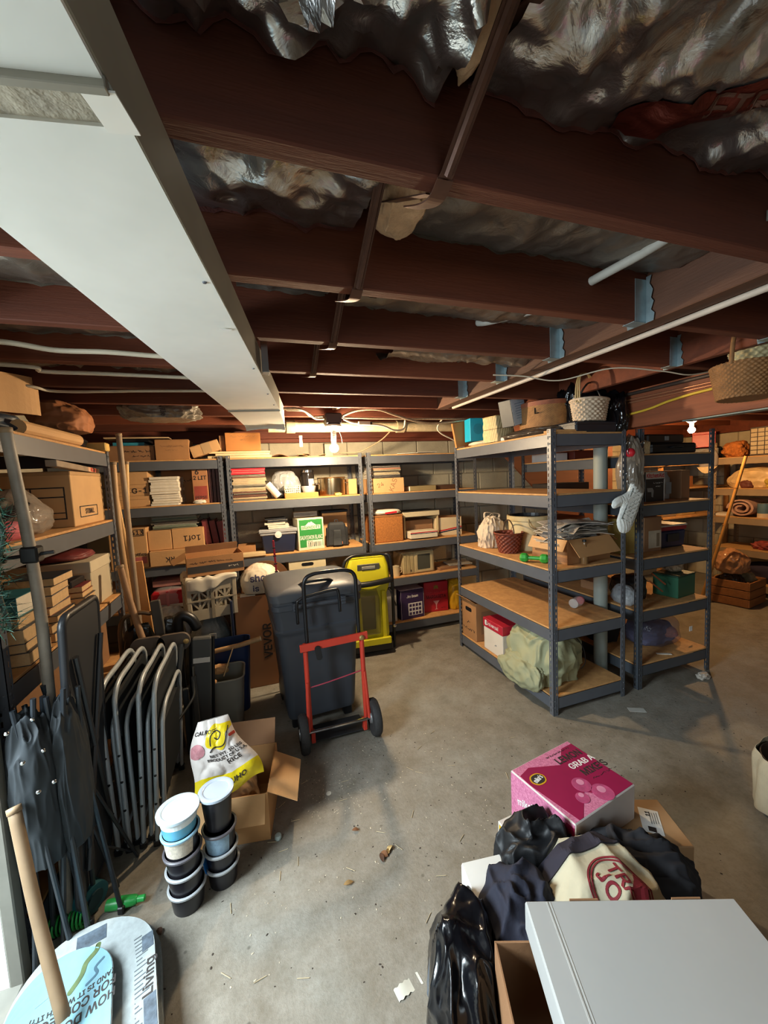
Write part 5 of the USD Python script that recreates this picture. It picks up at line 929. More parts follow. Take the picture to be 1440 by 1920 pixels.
solo('red_toy', 'tangle of small red scraps on the far shelves fourth board', 'scraps', mv(blob((.2, .24, .1), 77, .35, 4, 4, .5), 5.66, 2.86, F4), pm('#8c3a34', .6, v=.4, s=20), smooth=True)
solo('purple_fabric', 'dark purple fabric bundle on the far shelves bottom board', 'fabric', mv(blob((.36, .7, .26), 78, .15, 2, 4, .3), 5.72, 2.7, .152), pm('#2b2438', .85), smooth=True)
solo('papers_flat', 'pale flat papers at the left end of the far shelves third board', 'paper', bx(5.52, 5.75, 3.15, 3.35, F3 + .0005, F3 + .03, .002), PAPER)
solo('white_pail', 'white box on the floor at the extreme right by the crate', 'box', bx(5.45, 5.75, 2.2, 2.42, .0005, .2, .006), WHITE) if False else None
# baskets hanging from the joists at the right edge
t = thing('hanging_basket', 'brown wicker basket hanging at the upper right edge', 'basket', (2.19, 1.20, 1.865), 12); HB = pm('#8d6238', .7, v=.25, s=30)
obj('woven_wall', grid(oval(weave(.13, .165, .15, 160, 40, .005, 34, 16), 1.0, .75), 180, 60, .004), HB, t, smooth=50); obj('base', lathe([(0, 0), (.131, 0), (.131, .008), (0, .008)], 30).apply_scale((1, .75, 1)), HB, t); obj('handle', tube(spline([(-.16, 0, .14), (-.13, 0, .27), (-.02, 0, .31), (.1, 0, .28), (.16, 0, .14)], 8), .009, 8), HB, t, smooth=True)
t = thing('hanging_basket', 'paler cream wicker basket nested on the brown hanging one', 'basket', (2.26, 1.20, 2.019), 12); HB2 = pm('#b3a57c', .7, v=.2, s=30)
obj('woven_wall', grid(oval(weave(.1, .125, .1, 140, 30, .006, 18, 7), 1.0, .8), 150, 40, .004), HB2, t, smooth=50); obj('base', lathe([(0, 0), (.101, 0), (.101, .008), (0, .008)], 30).apply_scale((1, .8, 1)), HB2, t)
# ================================================================== left wall rack and what leans on it
from scipy.interpolate import LinearNDInterpolator, NearestNDInterpolator
def drape(m, onto, axis=2, lift=.002, hi=True, size=.012):
    """lay a flat mesh (drawn in xy, extruded along z) on the upper (or front) skin of another mesh"""
    m = m.subdivide_to_size(size); V = np.array(m.vertices); O = np.array(onto.vertices); N = np.array(onto.vertex_normals)
    if axis == 2: sel = N[:, 2] > .05; f = NearestNDInterpolator(O[sel][:, :2], O[sel][:, 2]); g = LinearNDInterpolator(O[sel][:, :2], O[sel][:, 2]); P = V[:, :2]
    else: sel = N[:, 1] < -.05; f = NearestNDInterpolator(O[sel][:, [0, 2]], O[sel][:, 1]); g = LinearNDInterpolator(O[sel][:, [0, 2]], O[sel][:, 1]); P = V[:, :2]
    h = g(P); h = np.where(np.isnan(h), f(P), h)
    Q = np.column_stack([V[:, 0], V[:, 1], h + lift + V[:, 2]]) if axis == 2 else np.column_stack([V[:, 0], h - lift - V[:, 2], V[:, 1]])
    return T(Q, m.faces, process=False)
L1, L2, L3, L4, L5 = 1.81, 1.405, .95, .57, .13
solo('tan_carton_flap', 'tan torn carton piece standing on the near top of the left shelves', 'cardboard', mv(rot(grid(lambda u, v: ((u - .5) * .34, .02 * np.sin(u * 5), .17 * v + .02 * u), 14, 6, .004), 'z', 78), -.97, 2.13, L1 + .115), CARD3)
solo('dark_tarp', 'dark blue tarp bundle under the tan carton piece on the left shelves', 'tarp', mv(blob((.46, .52, .11), 81, .2, 2.4, 5, .3), -1.08, 2.02, L1), pm('#1f2c3a', .5, v=.25, s=10), smooth=True)
solo('plastic_bundle', 'black glossy plastic bundle along the left shelves top board', 'bundle', mv(blob((.36, .5, .10), 82, .2, 2.6, 5, .4), -1.02, 2.5, L1), pm('#1a1c20', .22, v=.3, b=.5, bs=16), smooth=True)
solo('paper_bag', 'crumpled brown paper bag at the far end of the left shelves top', 'bag', mv(blob((.3, .34, .16), 83, .22, 2.4, 5, .35), -.98, 2.58, L1 + .001) if False else mv(blob((.28, .30, .17), 83, .22, 2.4, 5, .35), -.955, 2.61, L1 + .095), pm('#a5683f', .75, v=.12), smooth=True)
solo('wood_block', 'pale end of a wood block jutting from the left shelves top corner', 'block', bx(-.95, -.785, 2.69, 2.76, L1 + .002, L1 + .05, .006), pm('#cfa85a', .6, v=.2, s=9))
solo('rolled_paper', 'rolled tan paper lying along the left shelves top edge', 'paper', rod((-.86, 1.95, L1 + .035), (-.84, 2.45, L1 + .035), .03, 14), CARD3)
t = carton('storage_carton', 'grey and tan storage carton with a printed form, second board of the left shelves', 'box', -1.24, -.845, L2, 1.675, 2.33, .43, pm('#c49a68', .7, v=.06), top='plain')
patch(t, .16, .075, 'right', (.1985, -.02, .07), INK, 0, 'printed_frame', rrect(.24, .06, .006).difference(rrect(.228, .05, .005))); letters(t, 'STORALL', .026, 'right', (.1985, -.01, .07), INK, fit=.12)
fr = sg.box(-.13, -.08, .13, .08).difference(sg.box(-.124, -.074, .124, .074)).union(sg.box(-.13, .028, .13, .034)).union(sg.box(-.01, .03, -.004, .08)).union(sg.box(-.13, -.05, .13, -.045)); patch(t, .2, .2, 'front', (.04, -.2155, .12), INK, 0, 'printed_form', fr)
obj('lid', cb(.40, .435, .02, .003, .258), pm('#b08a5c', .7), t)
t = thing('folding_rule', 'long flat lath with a red printed label lying on the storage carton', 'lath', (-.865, 2.52, L2 + .285), 8); obj('lath', bx(-.02, .02, -.5, .40, 0, .028, .002), pm('#8d7a66', .6, v=.2), t); patch(t, .26, .026, 'right', (.0203, .22, .014), pm('#d0a888', .5)); patch(t, .14, .02, 'right', (.0213, .22, .014), pm('#c0402c', .5), 0, 'red_label'); letters(t, '~~~~~', .014, 'right', (.0225, .22, .014), pm('#e8d8c8', .5), fit=.1)
t = thing('clear_bag', 'clear plastic bag slumped against the storage carton', 'bag', (-.96, 2.08, L2)); obj('film', blob((.22, .3, .2), 84, .16, 2.4, 5, .3, .4), clear('#b9ada0', .12, .5), t, smooth=True)
solo('pink_roll', 'pink rolled cloth at the near end of the left shelves second board', 'cloth', mv(blob((.16, .24, .075), 85, .12, 2, 4, .2), -.92, 1.85, L2), pm('#c4616c', .8, v=.1), smooth=True)
solo('coiled_cord', 'coiled black cord lying over the pink roll', 'cord', join(*[tube([(-.93 + (.07 + .006 * k) * math.cos(a), 1.9 + (.08 + .006 * k) * math.sin(a), L2 + .10 + .008 * k + .012 * math.sin(2 * a)) for a in np.linspace(0, 2 * math.pi, 30, endpoint=False)], .005, 6, True) for k in range(4)]), BLACKP, smooth=True)
t = carton('file_box', 'white file storage box with tan end on the left shelves third board', 'box', -1.25, -.845, L3, 1.2, 2.45, .31, pm('#b9ab90', .65, v=.05), top='plain'); obj('lid', cb(.415, .32, .06, .003, .195), pm('#c4b69a', .65, v=.05), t); patch(t, .2, .2, 'front', (.08, -.1565, .09), INK, 0, 'printed_form', sg.box(-.1, -.075, .1, .075).difference(sg.box(-.096, -.071, .096, .071)).union(sg.box(-.1, .015, .1, .019)))
t = carton('cardboard_box', 'low tan carton lid on the left shelves third board, behind the books', 'box', -1.2, -1.0, L3, 1.19, 1.75, .5, CARD3)
solo('maroon_blanket', 'folded maroon cloth pressed on the lid of the white file box', 'cloth', mv(blob((.34, .28, .055), 86, .1, 2, 4, .2), -1.05, 2.6, L3 + .257), MAROON, smooth=True)
rn = random.Random(21)
def bookpile(lab, grp, y0, y1, z0, hs, cols, x=-.90, w=.17):
    z = z0 + .0005
    for i, (h_, c_) in enumerate(zip(hs, cols)):
        d = (y1 - y0) * rn.uniform(.9, 1.0); t = thing('paperback_book', f'{lab}, {nth(i, len(hs))}', 'book', (x + rn.uniform(-.012, .012), (y0 + y1) / 2, z), rn.uniform(-4, 4), grp)
        obj('cover', join(bx(-w/2, w/2, -d/2, d/2, 0, .002, 0), bx(-w/2, w/2, -d/2, d/2, h_ - .003, h_ - .0008, 0), bx(-w/2, -w/2 + .002, -d/2, d/2, 0, h_ - .001, 0)), pm(c_, .5, v=.1), t); obj('pages', bx(-w/2 + .002, w/2 - .003, -d/2 + .003, d/2 - .003, .002, h_ - .003, 0), pm('#c9a678', .75, v=.1, s=60), t); z += h_
    return z
z1 = bookpile('book in the nearest pile on the left shelves', 'nearest book pile on the left shelves', 1.72, 1.91, L3, [.05, .035, .055, .04], ['#2d3238', '#6a5a48', '#3a3f48', '#8a7a60'])
book('teal_book', 'teal patterned hardback standing on the nearest book pile', 'book', -.97, -.83, z1 + .001, z1 + .075, 1.73, .17, pm('#1f6670', .5, v=.2, s=16))
bookpile('book in the middle pile on the left shelves', 'middle book pile on the left shelves', 1.95, 2.15, L3, [.04, .045, .03, .035, .05, .04, .035], ['#3a4048', '#7a6248', '#2d3238', '#8a5a48', '#4d5560', '#6a5a48', '#222'+'831'])
bookpile('book in the short pile by the file box', 'book pile beside the white file box', 2.23, 2.38, L3, [.03, .025, .03, .03, .025, .03], ['#8a6a48', '#5d2f2b', '#b08a5a', '#3a3f48', '#a07a4a', '#7a2f2f'])
solo('black_device', 'small black boxy device lying on the short book pile', 'device', bx(-.97, -.84, 2.2, 2.36, L3 + .172, L3 + .205, .006), BLACKP)
for (lab, y0, w_, z0, z1_, m_) in (('brown carton low on the left shelves behind the card table', 1.7, .5, L4, .85, CARD4), ('dark carton low on the left shelves at the far end', 2.28, .42, L4, .82, CARD4), ('brown carton at the bottom of the left shelves', 1.8, .6, L5, .45, CARD4)):
    carton('cardboard_box', lab, 'box', -1.3, -.88, z0, z1_, y0, w_, m_)
# ---- long handles standing at the end of the left shelves
def handle(lab, P, r, m=STICK, name='broom_handle'):
    t = thing(name, lab, 'handle', tuple(P[-1])); Q = np.array(P) - np.array(P[-1])
    obj('shaft', tube(spline(Q, 5), r, 12), m, t, smooth=True); d = Q[0] - Q[1]; d = d / np.linalg.norm(d); obj('end_cap', tube([Q[0] - d * .012, Q[0] + d * .006], r * 1.12, 12), pm('#8f7658', .6), t, smooth=True); return t
handle('grey brown broom handle rising tallest behind the left shelves', [(-.765, 2.88, 1.93), (-.76, 2.88, 1.2), (-.75, 2.88, .02)], .017, pm('#8f7a62', .6, v=.15, s=5))
handle('thick tan shovel handle leaning right, in front of the others', [(-.80, 2.84, 1.75), (-.80, 2.84, 1.2), (-.74, 2.86, .03)], .018)
handle('pale tan pole leaning beside the shovel handle', [(-.745, 2.90, 1.755), (-.775, 2.90, 1.2), (-.80, 2.90, .02)], .015, pm('#c9a066', .55, v=.12, s=5))
handle('pale thin pole behind the crossing handles', [(-.84, 2.93, 1.74), (-.80, 2.93, 1.2), (-.72, 2.93, .02)], .013, pm('#bf9760', .55, v=.12, s=5))
handle('short tan handle slanting across the bronze chair frame', [(-.75, 2.60, 1.14), (-.71, 2.56, .95), (-.62, 2.45, .66)], .018, pm('#8f6b48', .6, v=.15, s=5))
t = thing('lath_strip', 'wide pale wooden lath leaning behind the crossing handles', 'lath', (-.70, 2.98, 0), 0, roty=-3); obj('lath', bx(-.03, .03, -.008, .008, 0, 1.1, .002), pm('#c7955c', .6, v=.15, s=4, stretch=(6, 6, .7)), t)
t = handle('long weathered pole with a black clamp in front of the left shelves', [(-.748, 1.62, 1.79), (-.722, 1.62, 1.4), (-.715, 1.62, 1.0), (-.74, 1.62, .03)], .017, pm('#8f8578', .55, v=.25, s=8), 'long_pole')
obj('clamp', mv(cb(.05, .05, .055, .006), .022, .0, 1.315), BLACKP, t); obj('clamp_screw', rod((-.06, -.0, 1.335), (.085, -.0, 1.345), .006, 8), BLACKP, t); obj('clamp_knob', mv(cb(.02, .02, .03, .004), -.06, -.0, 1.32), BLACKP, t)
# garland
t = thing('garland', 'dark green artificial garland hanging from the near left post', 'garland', (-.755, 1.51, 1.16)); rn = random.Random(3); needles = []
P = spline([(0.0, 0, .42), (.02, .0, .3), (-.01, 0, .15), (.01, 0, .0)], 8)
for i in range(420):
    p = P[rn.randrange(len(P))] + np.array([rn.gauss(0, .012), rn.gauss(0, .012), rn.gauss(0, .012)]); d = np.array([rn.gauss(0, 1), rn.gauss(0, 1), rn.gauss(0, .6) + .2]); d = d / np.linalg.norm(d) * rn.uniform(.03, .06); s = np.cross(d, [0, 0, 1.0]); s = s / max(np.linalg.norm(s), 1e-6) * .0022
    needles.append(T(np.array([p - s, p + s, p + d, p + s * .2 + np.array([0, 0, .002])]), np.array([[0, 1, 2], [0, 2, 3], [1, 3, 2], [0, 3, 1]]), process=False))
obj('needles', join(needles), pm('#123c2c', .6, v=.4, s=12), t, kind='stuff'); obj('wire', tube(P, .006, 6), pm('#1c2a20', .6), t)
# ---- folding card table, camp chairs, folding chairs
t = thing('card_table', 'large dark folded card table standing on edge against the left shelves', 'table', (-.69, 1.73, .0), 0, roty=2.4); GP = pm('#2d3034', .5, v=.1, s=4)
obj('table_top', mv(rot(slab(rrect(.50, 1.05, .035), 0, .018), 'x', 90) if False else rot(rot(slab(rrect(.30, 1.07, .035), -.009, .009), 'x', 90), 'z', 90), .0, 0, .61), GP, t)
obj('edge_frame', tube([(0, y, z) for y, z in np.array(rrect(.305, 1.075, .04).exterior.coords)[:-1] + np.array([0, .61])], .014, 8, True), pm('#26282b', .4), t, smooth=True)
for k, (ya, za, yb, zb) in enumerate(((-.12, .2, .12, 1.0), (.12, .2, -.12, 1.0))): obj('folded_leg', rod((.022, ya, za), (.022, yb, zb), .010, 8), pm('#26282b', .4), t)
DK = pm('#20262a', .75, v=.2, s=16); TB = pm('#2e343a', .35, .3, v=.1)
def camp(lab, x, y, rz, seed, sx=1):
    t = thing('camp_chair', lab, 'folding chair', (x, y, 0), rz)
    obj('fabric', mv(blob((.14 * sx, .15, .54), seed, .12, 2, 5, .6), 0, 0, .36), DK, t, smooth=True)
    for k, (a, b) in enumerate((((-.05, -.06, .0), (.02, -.02, .92)), ((.06, -.08, .0), (-.03, -.03, .9)), ((-.03, .07, .0), (.03, .03, .9)), ((.08, .05, .0), (-.02, .04, .88)))): obj('leg', rod(a, b, .008, 8), TB, t); obj('foot', mv(cb(.022, .022, .03, .004), a[0], a[1], 0), BLACKP, t)
    for k in range(3): obj('rivet', mv(trimesh.creation.icosphere(subdivisions=1, radius=.007), .03 * (k - 1), -.09 - .01 * k, .86 - .1 * k), CHROME, t)
    return t
camp('folded dark green camp chair nearest the white door jamb', -.735, 1.525, 10, 91)
camp('folded black camp chair standing behind the green one', -.66, 1.57, -15, 92, .6)
t = thing('music_stand', 'folded thin black tripod stand leaning before the folding chairs', 'stand', (-.625, 1.735, 0), 0)
for a, b in (((.01, -.02, 0), (-.09, -.12, .72)), ((-.10, .14, 0), (-.085, -.1, .74)), ((.05, .10, 0), (-.08, -.1, .70))): obj('leg', rod(a, b, .0065, 8), TB, t)
obj('mast', rod((-.05, -.02, .25), (-.10, -.13, .92), .009, 8), TB, t); obj('hub', mv(cb(.04, .04, .05, .006), -.085, -.115, .70), BLACKP, t); obj('knob', mv(trimesh.creation.icosphere(subdivisions=2, radius=.013), -.062, -.14, .80), CHROME, t, smooth=True); obj('spreader', rod((-.02, -.03, .2), (.03, .09, .04), .004, 6), TB, t)
ALU = pm('#b4bdc3', .4, .25, v=.08, s=8); PAD = pm('#1d2226', .55, v=.1)
def fchair(lab, x, tilt, y=2.13):
    t = thing('folding_chair', lab, 'folding chair', (x, y, 0), 0, 'folded chairs', roty=tilt) if False else thing('folding_chair', lab, 'folding chair', (x, y, 0), 0, None, roty=tilt)
    def U(h, w, r, x0):
        return spline([(x0, -w, .012), (x0, -w, h * .5), (x0, -w, h - .1), (x0, -w + .018, h - .035), (x0, -w + .09, h), (x0, 0, h), (x0, w - .09, h), (x0, w - .018, h - .035), (x0, w, h - .1), (x0, w, h * .5), (x0, w, .012)], 6)
    obj('front_frame', tube(U(.74, .255, 0, 0), .0135, 10, flat=(1, .72)), ALU, t, smooth=True); obj('rear_frame', tube(U(.60, .225, 0, .024), .0125, 10, flat=(1, .72)), ALU, t, smooth=True)
    obj('backrest', mv(rot(rot(slab(rrect(.46, .2, .03), -.007, .007), 'x', 90), 'z', 90), 0, 0, .6), PAD, t); obj('seat', mv(rot(rot(slab(rrect(.40, .36, .05), -.010, .010), 'x', 90), 'z', 90), .012, 0, .33), PAD, t)
    for s in (-1, 1):
        obj('foot', mv(cb(.03, .03, .03, .006), 0, s * .255, 0), BLACKP, t); obj('foot', mv(cb(.028, .028, .03, .006), .024, s * .225, 0), BLACKP, t)
    for z in (.2, .33, .45): obj('rivet', mv(rot(lathe([(.006, 0), (.005, .003), (0, .004)], 10), 'x', 90), .0, -.2665, z), BLACKM, t)
    obj('stretcher', rod((0, -.255, .12), (0, .255, .12), .006, 8), ALU, t)
    return t
fchair('aluminium folding chair, first from the camp chairs', -.655, -1)
fchair('aluminium folding chair, second from the camp chairs', -.613, 0)
fchair('aluminium folding chair, third in the row, touching the fourth', -.56, 3)
fchair('aluminium folding chair nearest the open rice box', -.505, 3.5, 2.12)
# folded wood armed loungers behind
BR = pm('#5a4f46', .5, v=.15, s=8); BRASS = pm('#b89a62', .35, .7, v=.1)
t = thing('folded_armchair', 'bronze tube garden chair with glossy black cushion behind the folding chairs', 'chair', (-.68, 2.58, 0), 8)
obj('frame', tube(spline([(-.1, .02, .02), (-.1, .02, .6), (-.09, .02, .8), (-.04, .02, .85), (.05, .02, .84), (.085, .02, .76), (.09, .02, .02)], 7), .013, 9), pm('#6b5138', .35, .4), t, smooth=True); obj('cushion', mv(blob((.2, .08, .5), 95, .08, 1.6, 5, .25), 0, .0, .30), pm('#15130f', .22, b=.3, bs=16), t, smooth=True); obj('cushion', mv(blob((.2, .08, .46), 96, .08, 1.6, 5, .25), .15, .06, .33), pm('#1d1b17', .25, b=.3, bs=16), t, smooth=True)
for x in (-.1, .09): obj('foot', mv(cb(.03, .03, .02, .004), x, .02, 0), BLACKP, t)
t = thing('slat_post', 'dark grey wooden slat standing up behind the folded loungers', 'slat', (-.515, 2.55, 0), 0, roty=-4); obj('slat', cb(.05, .03, .93, .004), pm('#4a4742', .6, v=.15), t)
for (lab, x, y) in (('dark folded lounger with a brass bolt, left of two', -.63, 2.44), ('dark folded lounger with a brass bolt, right of two', -.50, 2.44)):
    t = thing('folded_lounger', lab, 'lounger', (x, y, 0), 0); obj('arm_plate', onface(slab(rrect(.17, .1, .045, 6), -.012, .012), 'front', (.02, 0, .70)), BR, t); obj('bolt', mv(rot(lathe([(.015, 0), (.015, .005), (.007, .007), (.007, .012), (0, .013)], 14), 'x', 90), .085, -.012, .70), BRASS, t)
    obj('side_rail', rod((.06, -.02, .69), (-.02, -.28, .05), .017, 8), pm('#33373a', .5), t); obj('back_pad', mv(cb(.09, .05, .32, .014), -.05, .03, .36), pm('#3a3d40', .6), t); obj('leg', mv(cb(.03, .03, .40, .004), .05, .03, .0), pm('#33373a', .5), t); obj('leg', mv(cb(.03, .03, .36, .004), -.05, .03, .0), pm('#33373a', .5), t)
t = thing('folded_lounger', 'dark folded lounger panel with a pale tag, nearest the grey sack', 'lounger', (-.385, 2.46, 0), 0, roty=4); obj('pad', cb(.105, .05, .70, .012), pm('#4a4c4c', .6, v=.1), t); obj('tag', bx(-.045, .045, -.0275, -.0255, .555, .585, .0005), WHITE, t); obj('side_rail', rod((.06, 0, .01), (.06, 0, .7), .009, 8), BLACKM, t); obj('side_rail', rod((-.06, 0, .01), (-.06, 0, .7), .009, 8), BLACKM, t)
t = thing('grip_handle', 'black curved handle grip in front of the white plastic sheeting', 'handle', (-.445, 2.60, 0)); obj('grip', tube(spline([(-.03, 0, .62), (-.035, 0, .76), (-.01, 0, .80), (.04, 0, .77), (.07, 0, .70)], 6), [.03] * 24 + [.02], 10), BLACKP, t, smooth=True); obj('shaft', rod((-.03, 0, .01), (-.03, 0, .66), .012, 8), BLACKM, t)
t = thing('bent_bracket', 'bent grey metal bracket beside the grey wastebasket', 'arm', (-.42, 2.40, 0)); obj('arm', tube(spline([(.03, .02, .55), (.03, .0, .45), (.02, -.02, .38), (-.05, -.08, .30), (-.12, -.12, .24)], 6), .018, 8, flat=(1, .4)), pm('#6b6a64', .4, .4), t, smooth=True); obj('upright', bx(.018, .045, -.01, .01, 0, .5, .003), pm('#4c4c4a', .45, .3), t)
# ---- back left floor things
t = thing('grey_sack', 'stuffed grey woven sack standing under the white crate', 'sack', (-.375, 3.22, 0)); obj('sack', blob((.31, .34, .615), 97, .07, 1.8, 5, .2), pm('#7e817f', .4, v=.1, s=14, b=.3, bs=40, stretch=(1, 1, 3)), t, smooth=True); obj('band', mv(cb(.05, .006, .30, .001), .03, -.168, .2), pm('#9a9b98', .4), t)
t = thing('milk_crate', 'white plastic milk crate standing on the grey sack', 'crate', (-.365, 3.22, .616), 14); MC = pm('#a89c86', .5, v=.06)
def cratewall(w, h):
    holes = []
    for i in range(5):
        x0, x1 = -w/2 + .02 + i * (w - .04) / 5 + .006, -w/2 + .02 + (i + 1) * (w - .04) / 5 - .006
        for z0, z1 in ((.075, .135), (.147, .205)):
            s = 1 if (i + (z0 > .1)) % 2 else -1; q = [(x0, z0), (x1, z0), (x1 if s > 0 else x0, z1)]; holes.append(q); q2 = [(x0 if s > 0 else x0 + .008, z1), (x1 - .014 if s > 0 else x1, z1), (x0 if s > 0 else x1, z0 + .014)]; holes.append(q2)
    return rot(trimesh.creation.extrude_polygon(sg.Polygon([(-w/2, 0), (w/2, 0), (w/2, h), (-w/2, h)]).difference(sg.MultiPolygon([sg.Polygon(q) for q in holes]).buffer(-.002)), .006, engine='earcut'), 'x', 90)
for s in (-1, 1): obj('side_wall', mv(cratewall(.33, .30), 0, s * .162 + .003, 0), MC, t); obj('end_wall', mv(rot(cratewall(.318, .30), 'z', 90), s * .162 - .003 + .0, 0, 0), MC, t)
obj('base', cb(.32, .32, .008, .001), MC, t); obj('rim', tube([(-.165, -.165, .3), (.165, -.165, .3), (.165, .165, .3), (-.165, .165, .3)], .009, 7, True), MC, t)
for sx in (-1, 1):
    for sy in (-1, 1): obj('corner_post', mv(cb(.03, .03, .3, .004), sx * .155, sy * .155, 0), MC, t)
obj('rib', join(bx(-.168, .168, -.171, -.166, .136, .146, .001), bx(-.012, .012, -.171, -.166, .0, .3, .001)), pm('#8a7f6b', .5), t)
t = thing('white_bag', 'white plastic bag draped over the rim of the milk crate', 'bag', (-.36, 3.22, .86), 14); obj('bag', grid(lambda u, v: (lambda a, r: (r * np.cos(a) / np.maximum(np.abs(np.cos(a)), np.abs(np.sin(a))) ** .8, r * np.sin(a) / np.maximum(np.abs(np.cos(a)), np.abs(np.sin(a))) ** .8, .062 + .006 * np.sin(a * 11 + 2 * np.sin(a * 3)) - .12 * np.clip(v - .45, 0, 1) ** 1.1 * (1.0 + .5 * np.sin(a * 3 + 1))))(u * 2 * math.pi, .13 + .052 * np.minimum(v * 2, 1) + .004 * np.sin(u * 60)), 90, 12, .002), pm('#cfc6b4', .5, v=.06), t, smooth=True)
t = thing('tray_carton', 'open shallow brown carton with a dark printed band on the milk crate', 'box', (-.31, 3.24, .927), 10); obj('body', open_box(.39, .27, .14), CARD2, t); patch(t, .385, .05, 'front', (0, -.1355, .05), pm('#35302e', .6)); letters(t, '~~~~~~~', .02, 'front', (.12, -.1365, .05), PAPER, fit=.07); letters(t, '~~~~~~~~~~~~~~~', .018, 'front', (-.02, -.1355, .10), INK, bold=False, fit=.3); obj('flap', rot(bx(-.19, .19, .132, .135, .14, .2, .001), 'x', 20, (0, .135, .14)), CARD4, t)
solo('navy_board', 'thin navy board standing between the grey sack and the tall carton', 'board', bx(-.212, -.196, 3.06, 3.3, .0005, .72, .003), NAVY)
t = carton('tall_carton', 'tall brown shipping carton with black lettering up its side, left of the grey bin', 'box', -.185, .30, 0, .725, 3.1, .14, pm('#96653f', .72, v=.07, s=4)); letters(t, 'VEVOR', .06, 'front', (-.02, -.0705, .36), INK, 90); 
for z in (.44, .33): patch(t, .05, .05, 'front', (.10, -.0705, z), INK, 0, 'handling_mark', sg.box(-.025, -.025, .025, .025).difference(sg.Polygon([(-.016, -.018), (.016, -.018), (.004, 0), (.016, .016), (-.016, .016), (-.004, 0)])))
for k in range(3): patch(t, .22 - .04 * k, .006, 'front', (.03 + k * .014, -.0705, .38), CARD4, 90, 'print_line')
solo('white_strip', 'white envelope lying on the tall brown shipping carton', 'envelope', bx(-.14, -.03, 3.105, 3.19, .7265, .731, .001), WHITE)
sb_m = blob((.31, .24, .225), 98, .1, 2.2, 5, .2, .25); t = thing('shopping_bag', 'full white plastic shopping bag printed shopp is on the tall carton', 'bag', (.02, 3.20, .735)); obj('bag', sb_m, pm('#cfc3ae', .5, v=.06, b=.3, bs=12), t, smooth=True)
PUR = pm('#3a3358', .5); obj('lettering', drape(mv(text('shopp', .05), .02, .13, 0), sb_m, 1), PUR, t); obj('lettering', drape(mv(text('is', .045), -.04, .05, 0), sb_m, 1), PUR, t)
solo('rounded_panel', 'brown round-topped wooden panel behind the white shopping bag', 'panel', mv(rot(trimesh.creation.extrude_polygon(sg.box(-.2, 0, .2, .78).union(sg.Point(0, .74).buffer(.0).union(rrect(.4, .34, .15, 8).buffer(0))).buffer(0) if False else sg.Polygon([(-.2, 0), (.2, 0)] + [(.2 * math.cos(a), .72 + .19 * math.sin(a) ** .7) for a in np.linspace(0.001, math.pi - .001, 24)]), .02, engine='earcut'), 'x', 90), .06, 3.53, .0005), pm('#6b4a31', .45, v=.15, s=5))
t = thing('red_stake', 'thin red plant stake with black clips rising behind the grey bin', 'stake', (.165, 2.97, 0), 0, roty=-2); obj('stake', bx(-.007, .007, -.005, .005, 0, 1.16, .001), RED, t)
for k in range(5): obj('clip', bx(-.012, .012, -.008, .008, .86 + k * .06, .868 + k * .06, .001), BLACKP, t)
t = thing('wastebasket', 'open grey plastic wastebasket left of the tall carton', 'bin', (-.262, 2.62, 0), 0)
def binwall(w0, d0, w1, d1, h, th=.004):
    a = np.array(rrect(w0, d0, .05, 5).exterior.coords)[:-1]; b = np.array(rrect(w1, d1, .05, 5).exterior.coords)[:-1]; n = len(a); ai, bi = a * (1 - 2 * th / w0), b * (1 - 2 * th / w1)
    rings = [np.c_[a, np.zeros(n)], np.c_[b, np.full(n, h)], np.c_[bi, np.full(n, h)], np.c_[ai, np.full(n, .01)]]; V = np.vstack(rings); F = []
    for i in range(3):
        for k in range(n): l = (k + 1) % n; F += [(i*n+k, i*n+l, (i+1)*n+l), (i*n+k, (i+1)*n+l, (i+1)*n+k)]
    V = np.vstack([V, [[0, 0, 0], [0, 0, .01]]]); c0 = 4 * n
    for k in range(n): l = (k + 1) % n; F += [(c0, l, k), (c0 + 1, 3*n+k, 3*n+l)]
    return T(V, np.array(F), process=False)
obj('tub', binwall(.215, .19, .27, .25, .385), pm('#77756c', .55, v=.08, s=6), t, smooth=40); obj('rim', tube([(x, y, .385) for x, y in np.array(rrect(.272, .252, .05, 5).exterior.coords)[:-1]], .006, 7, True), pm('#858379', .55), t, smooth=True)
solo('torn_paper', 'torn tan paper caught on the rim of the grey wastebasket', 'paper', mv(blob((.1, .05, .04), 101, .3, 4, 3), -.33, 2.50, .375), CARD3, smooth=True)
solo('torn_paper', 'scrap of tan paper sticking out inside the grey wastebasket', 'paper', mv(blob((.1, .06, .06), 102, .3, 4, 3), -.27, 2.68, .36), CARD3, smooth=True)
t = thing('recycling_bin', 'dark blue open bin behind the grey wastebasket', 'bin', (-.235, 2.90, 0), 0); obj('tub', binwall(.24, .2, .3, .24, .47), pm('#1b2c52', .45, v=.1), t, smooth=40); obj('contents', cb(.22, .16, .36, .02, .02), BLACKP, t)
t = thing('hammer', 'wooden mallet handle lying across the dark blue bin', 'handle', (0, 0, 0)); obj('shaft', tube([(-.36, 2.76, .475), (-.15, 2.755, .495), (-.015, 2.75, .52)], [.016, .016, .018], 10), STICK, t, smooth=True); obj('end_cap', tube([(-.018, 2.75, .519), (-.008, 2.75, .521)], .017, 12), pm('#cdb694', .6), t)
solo('thin_dowel', 'thin pale dowel slanting out of the grey wastebasket', 'dowel', rod((-.25, 2.60, .37), (-.19, 2.72, .50), .004), pm('#c9ad7c', .6))
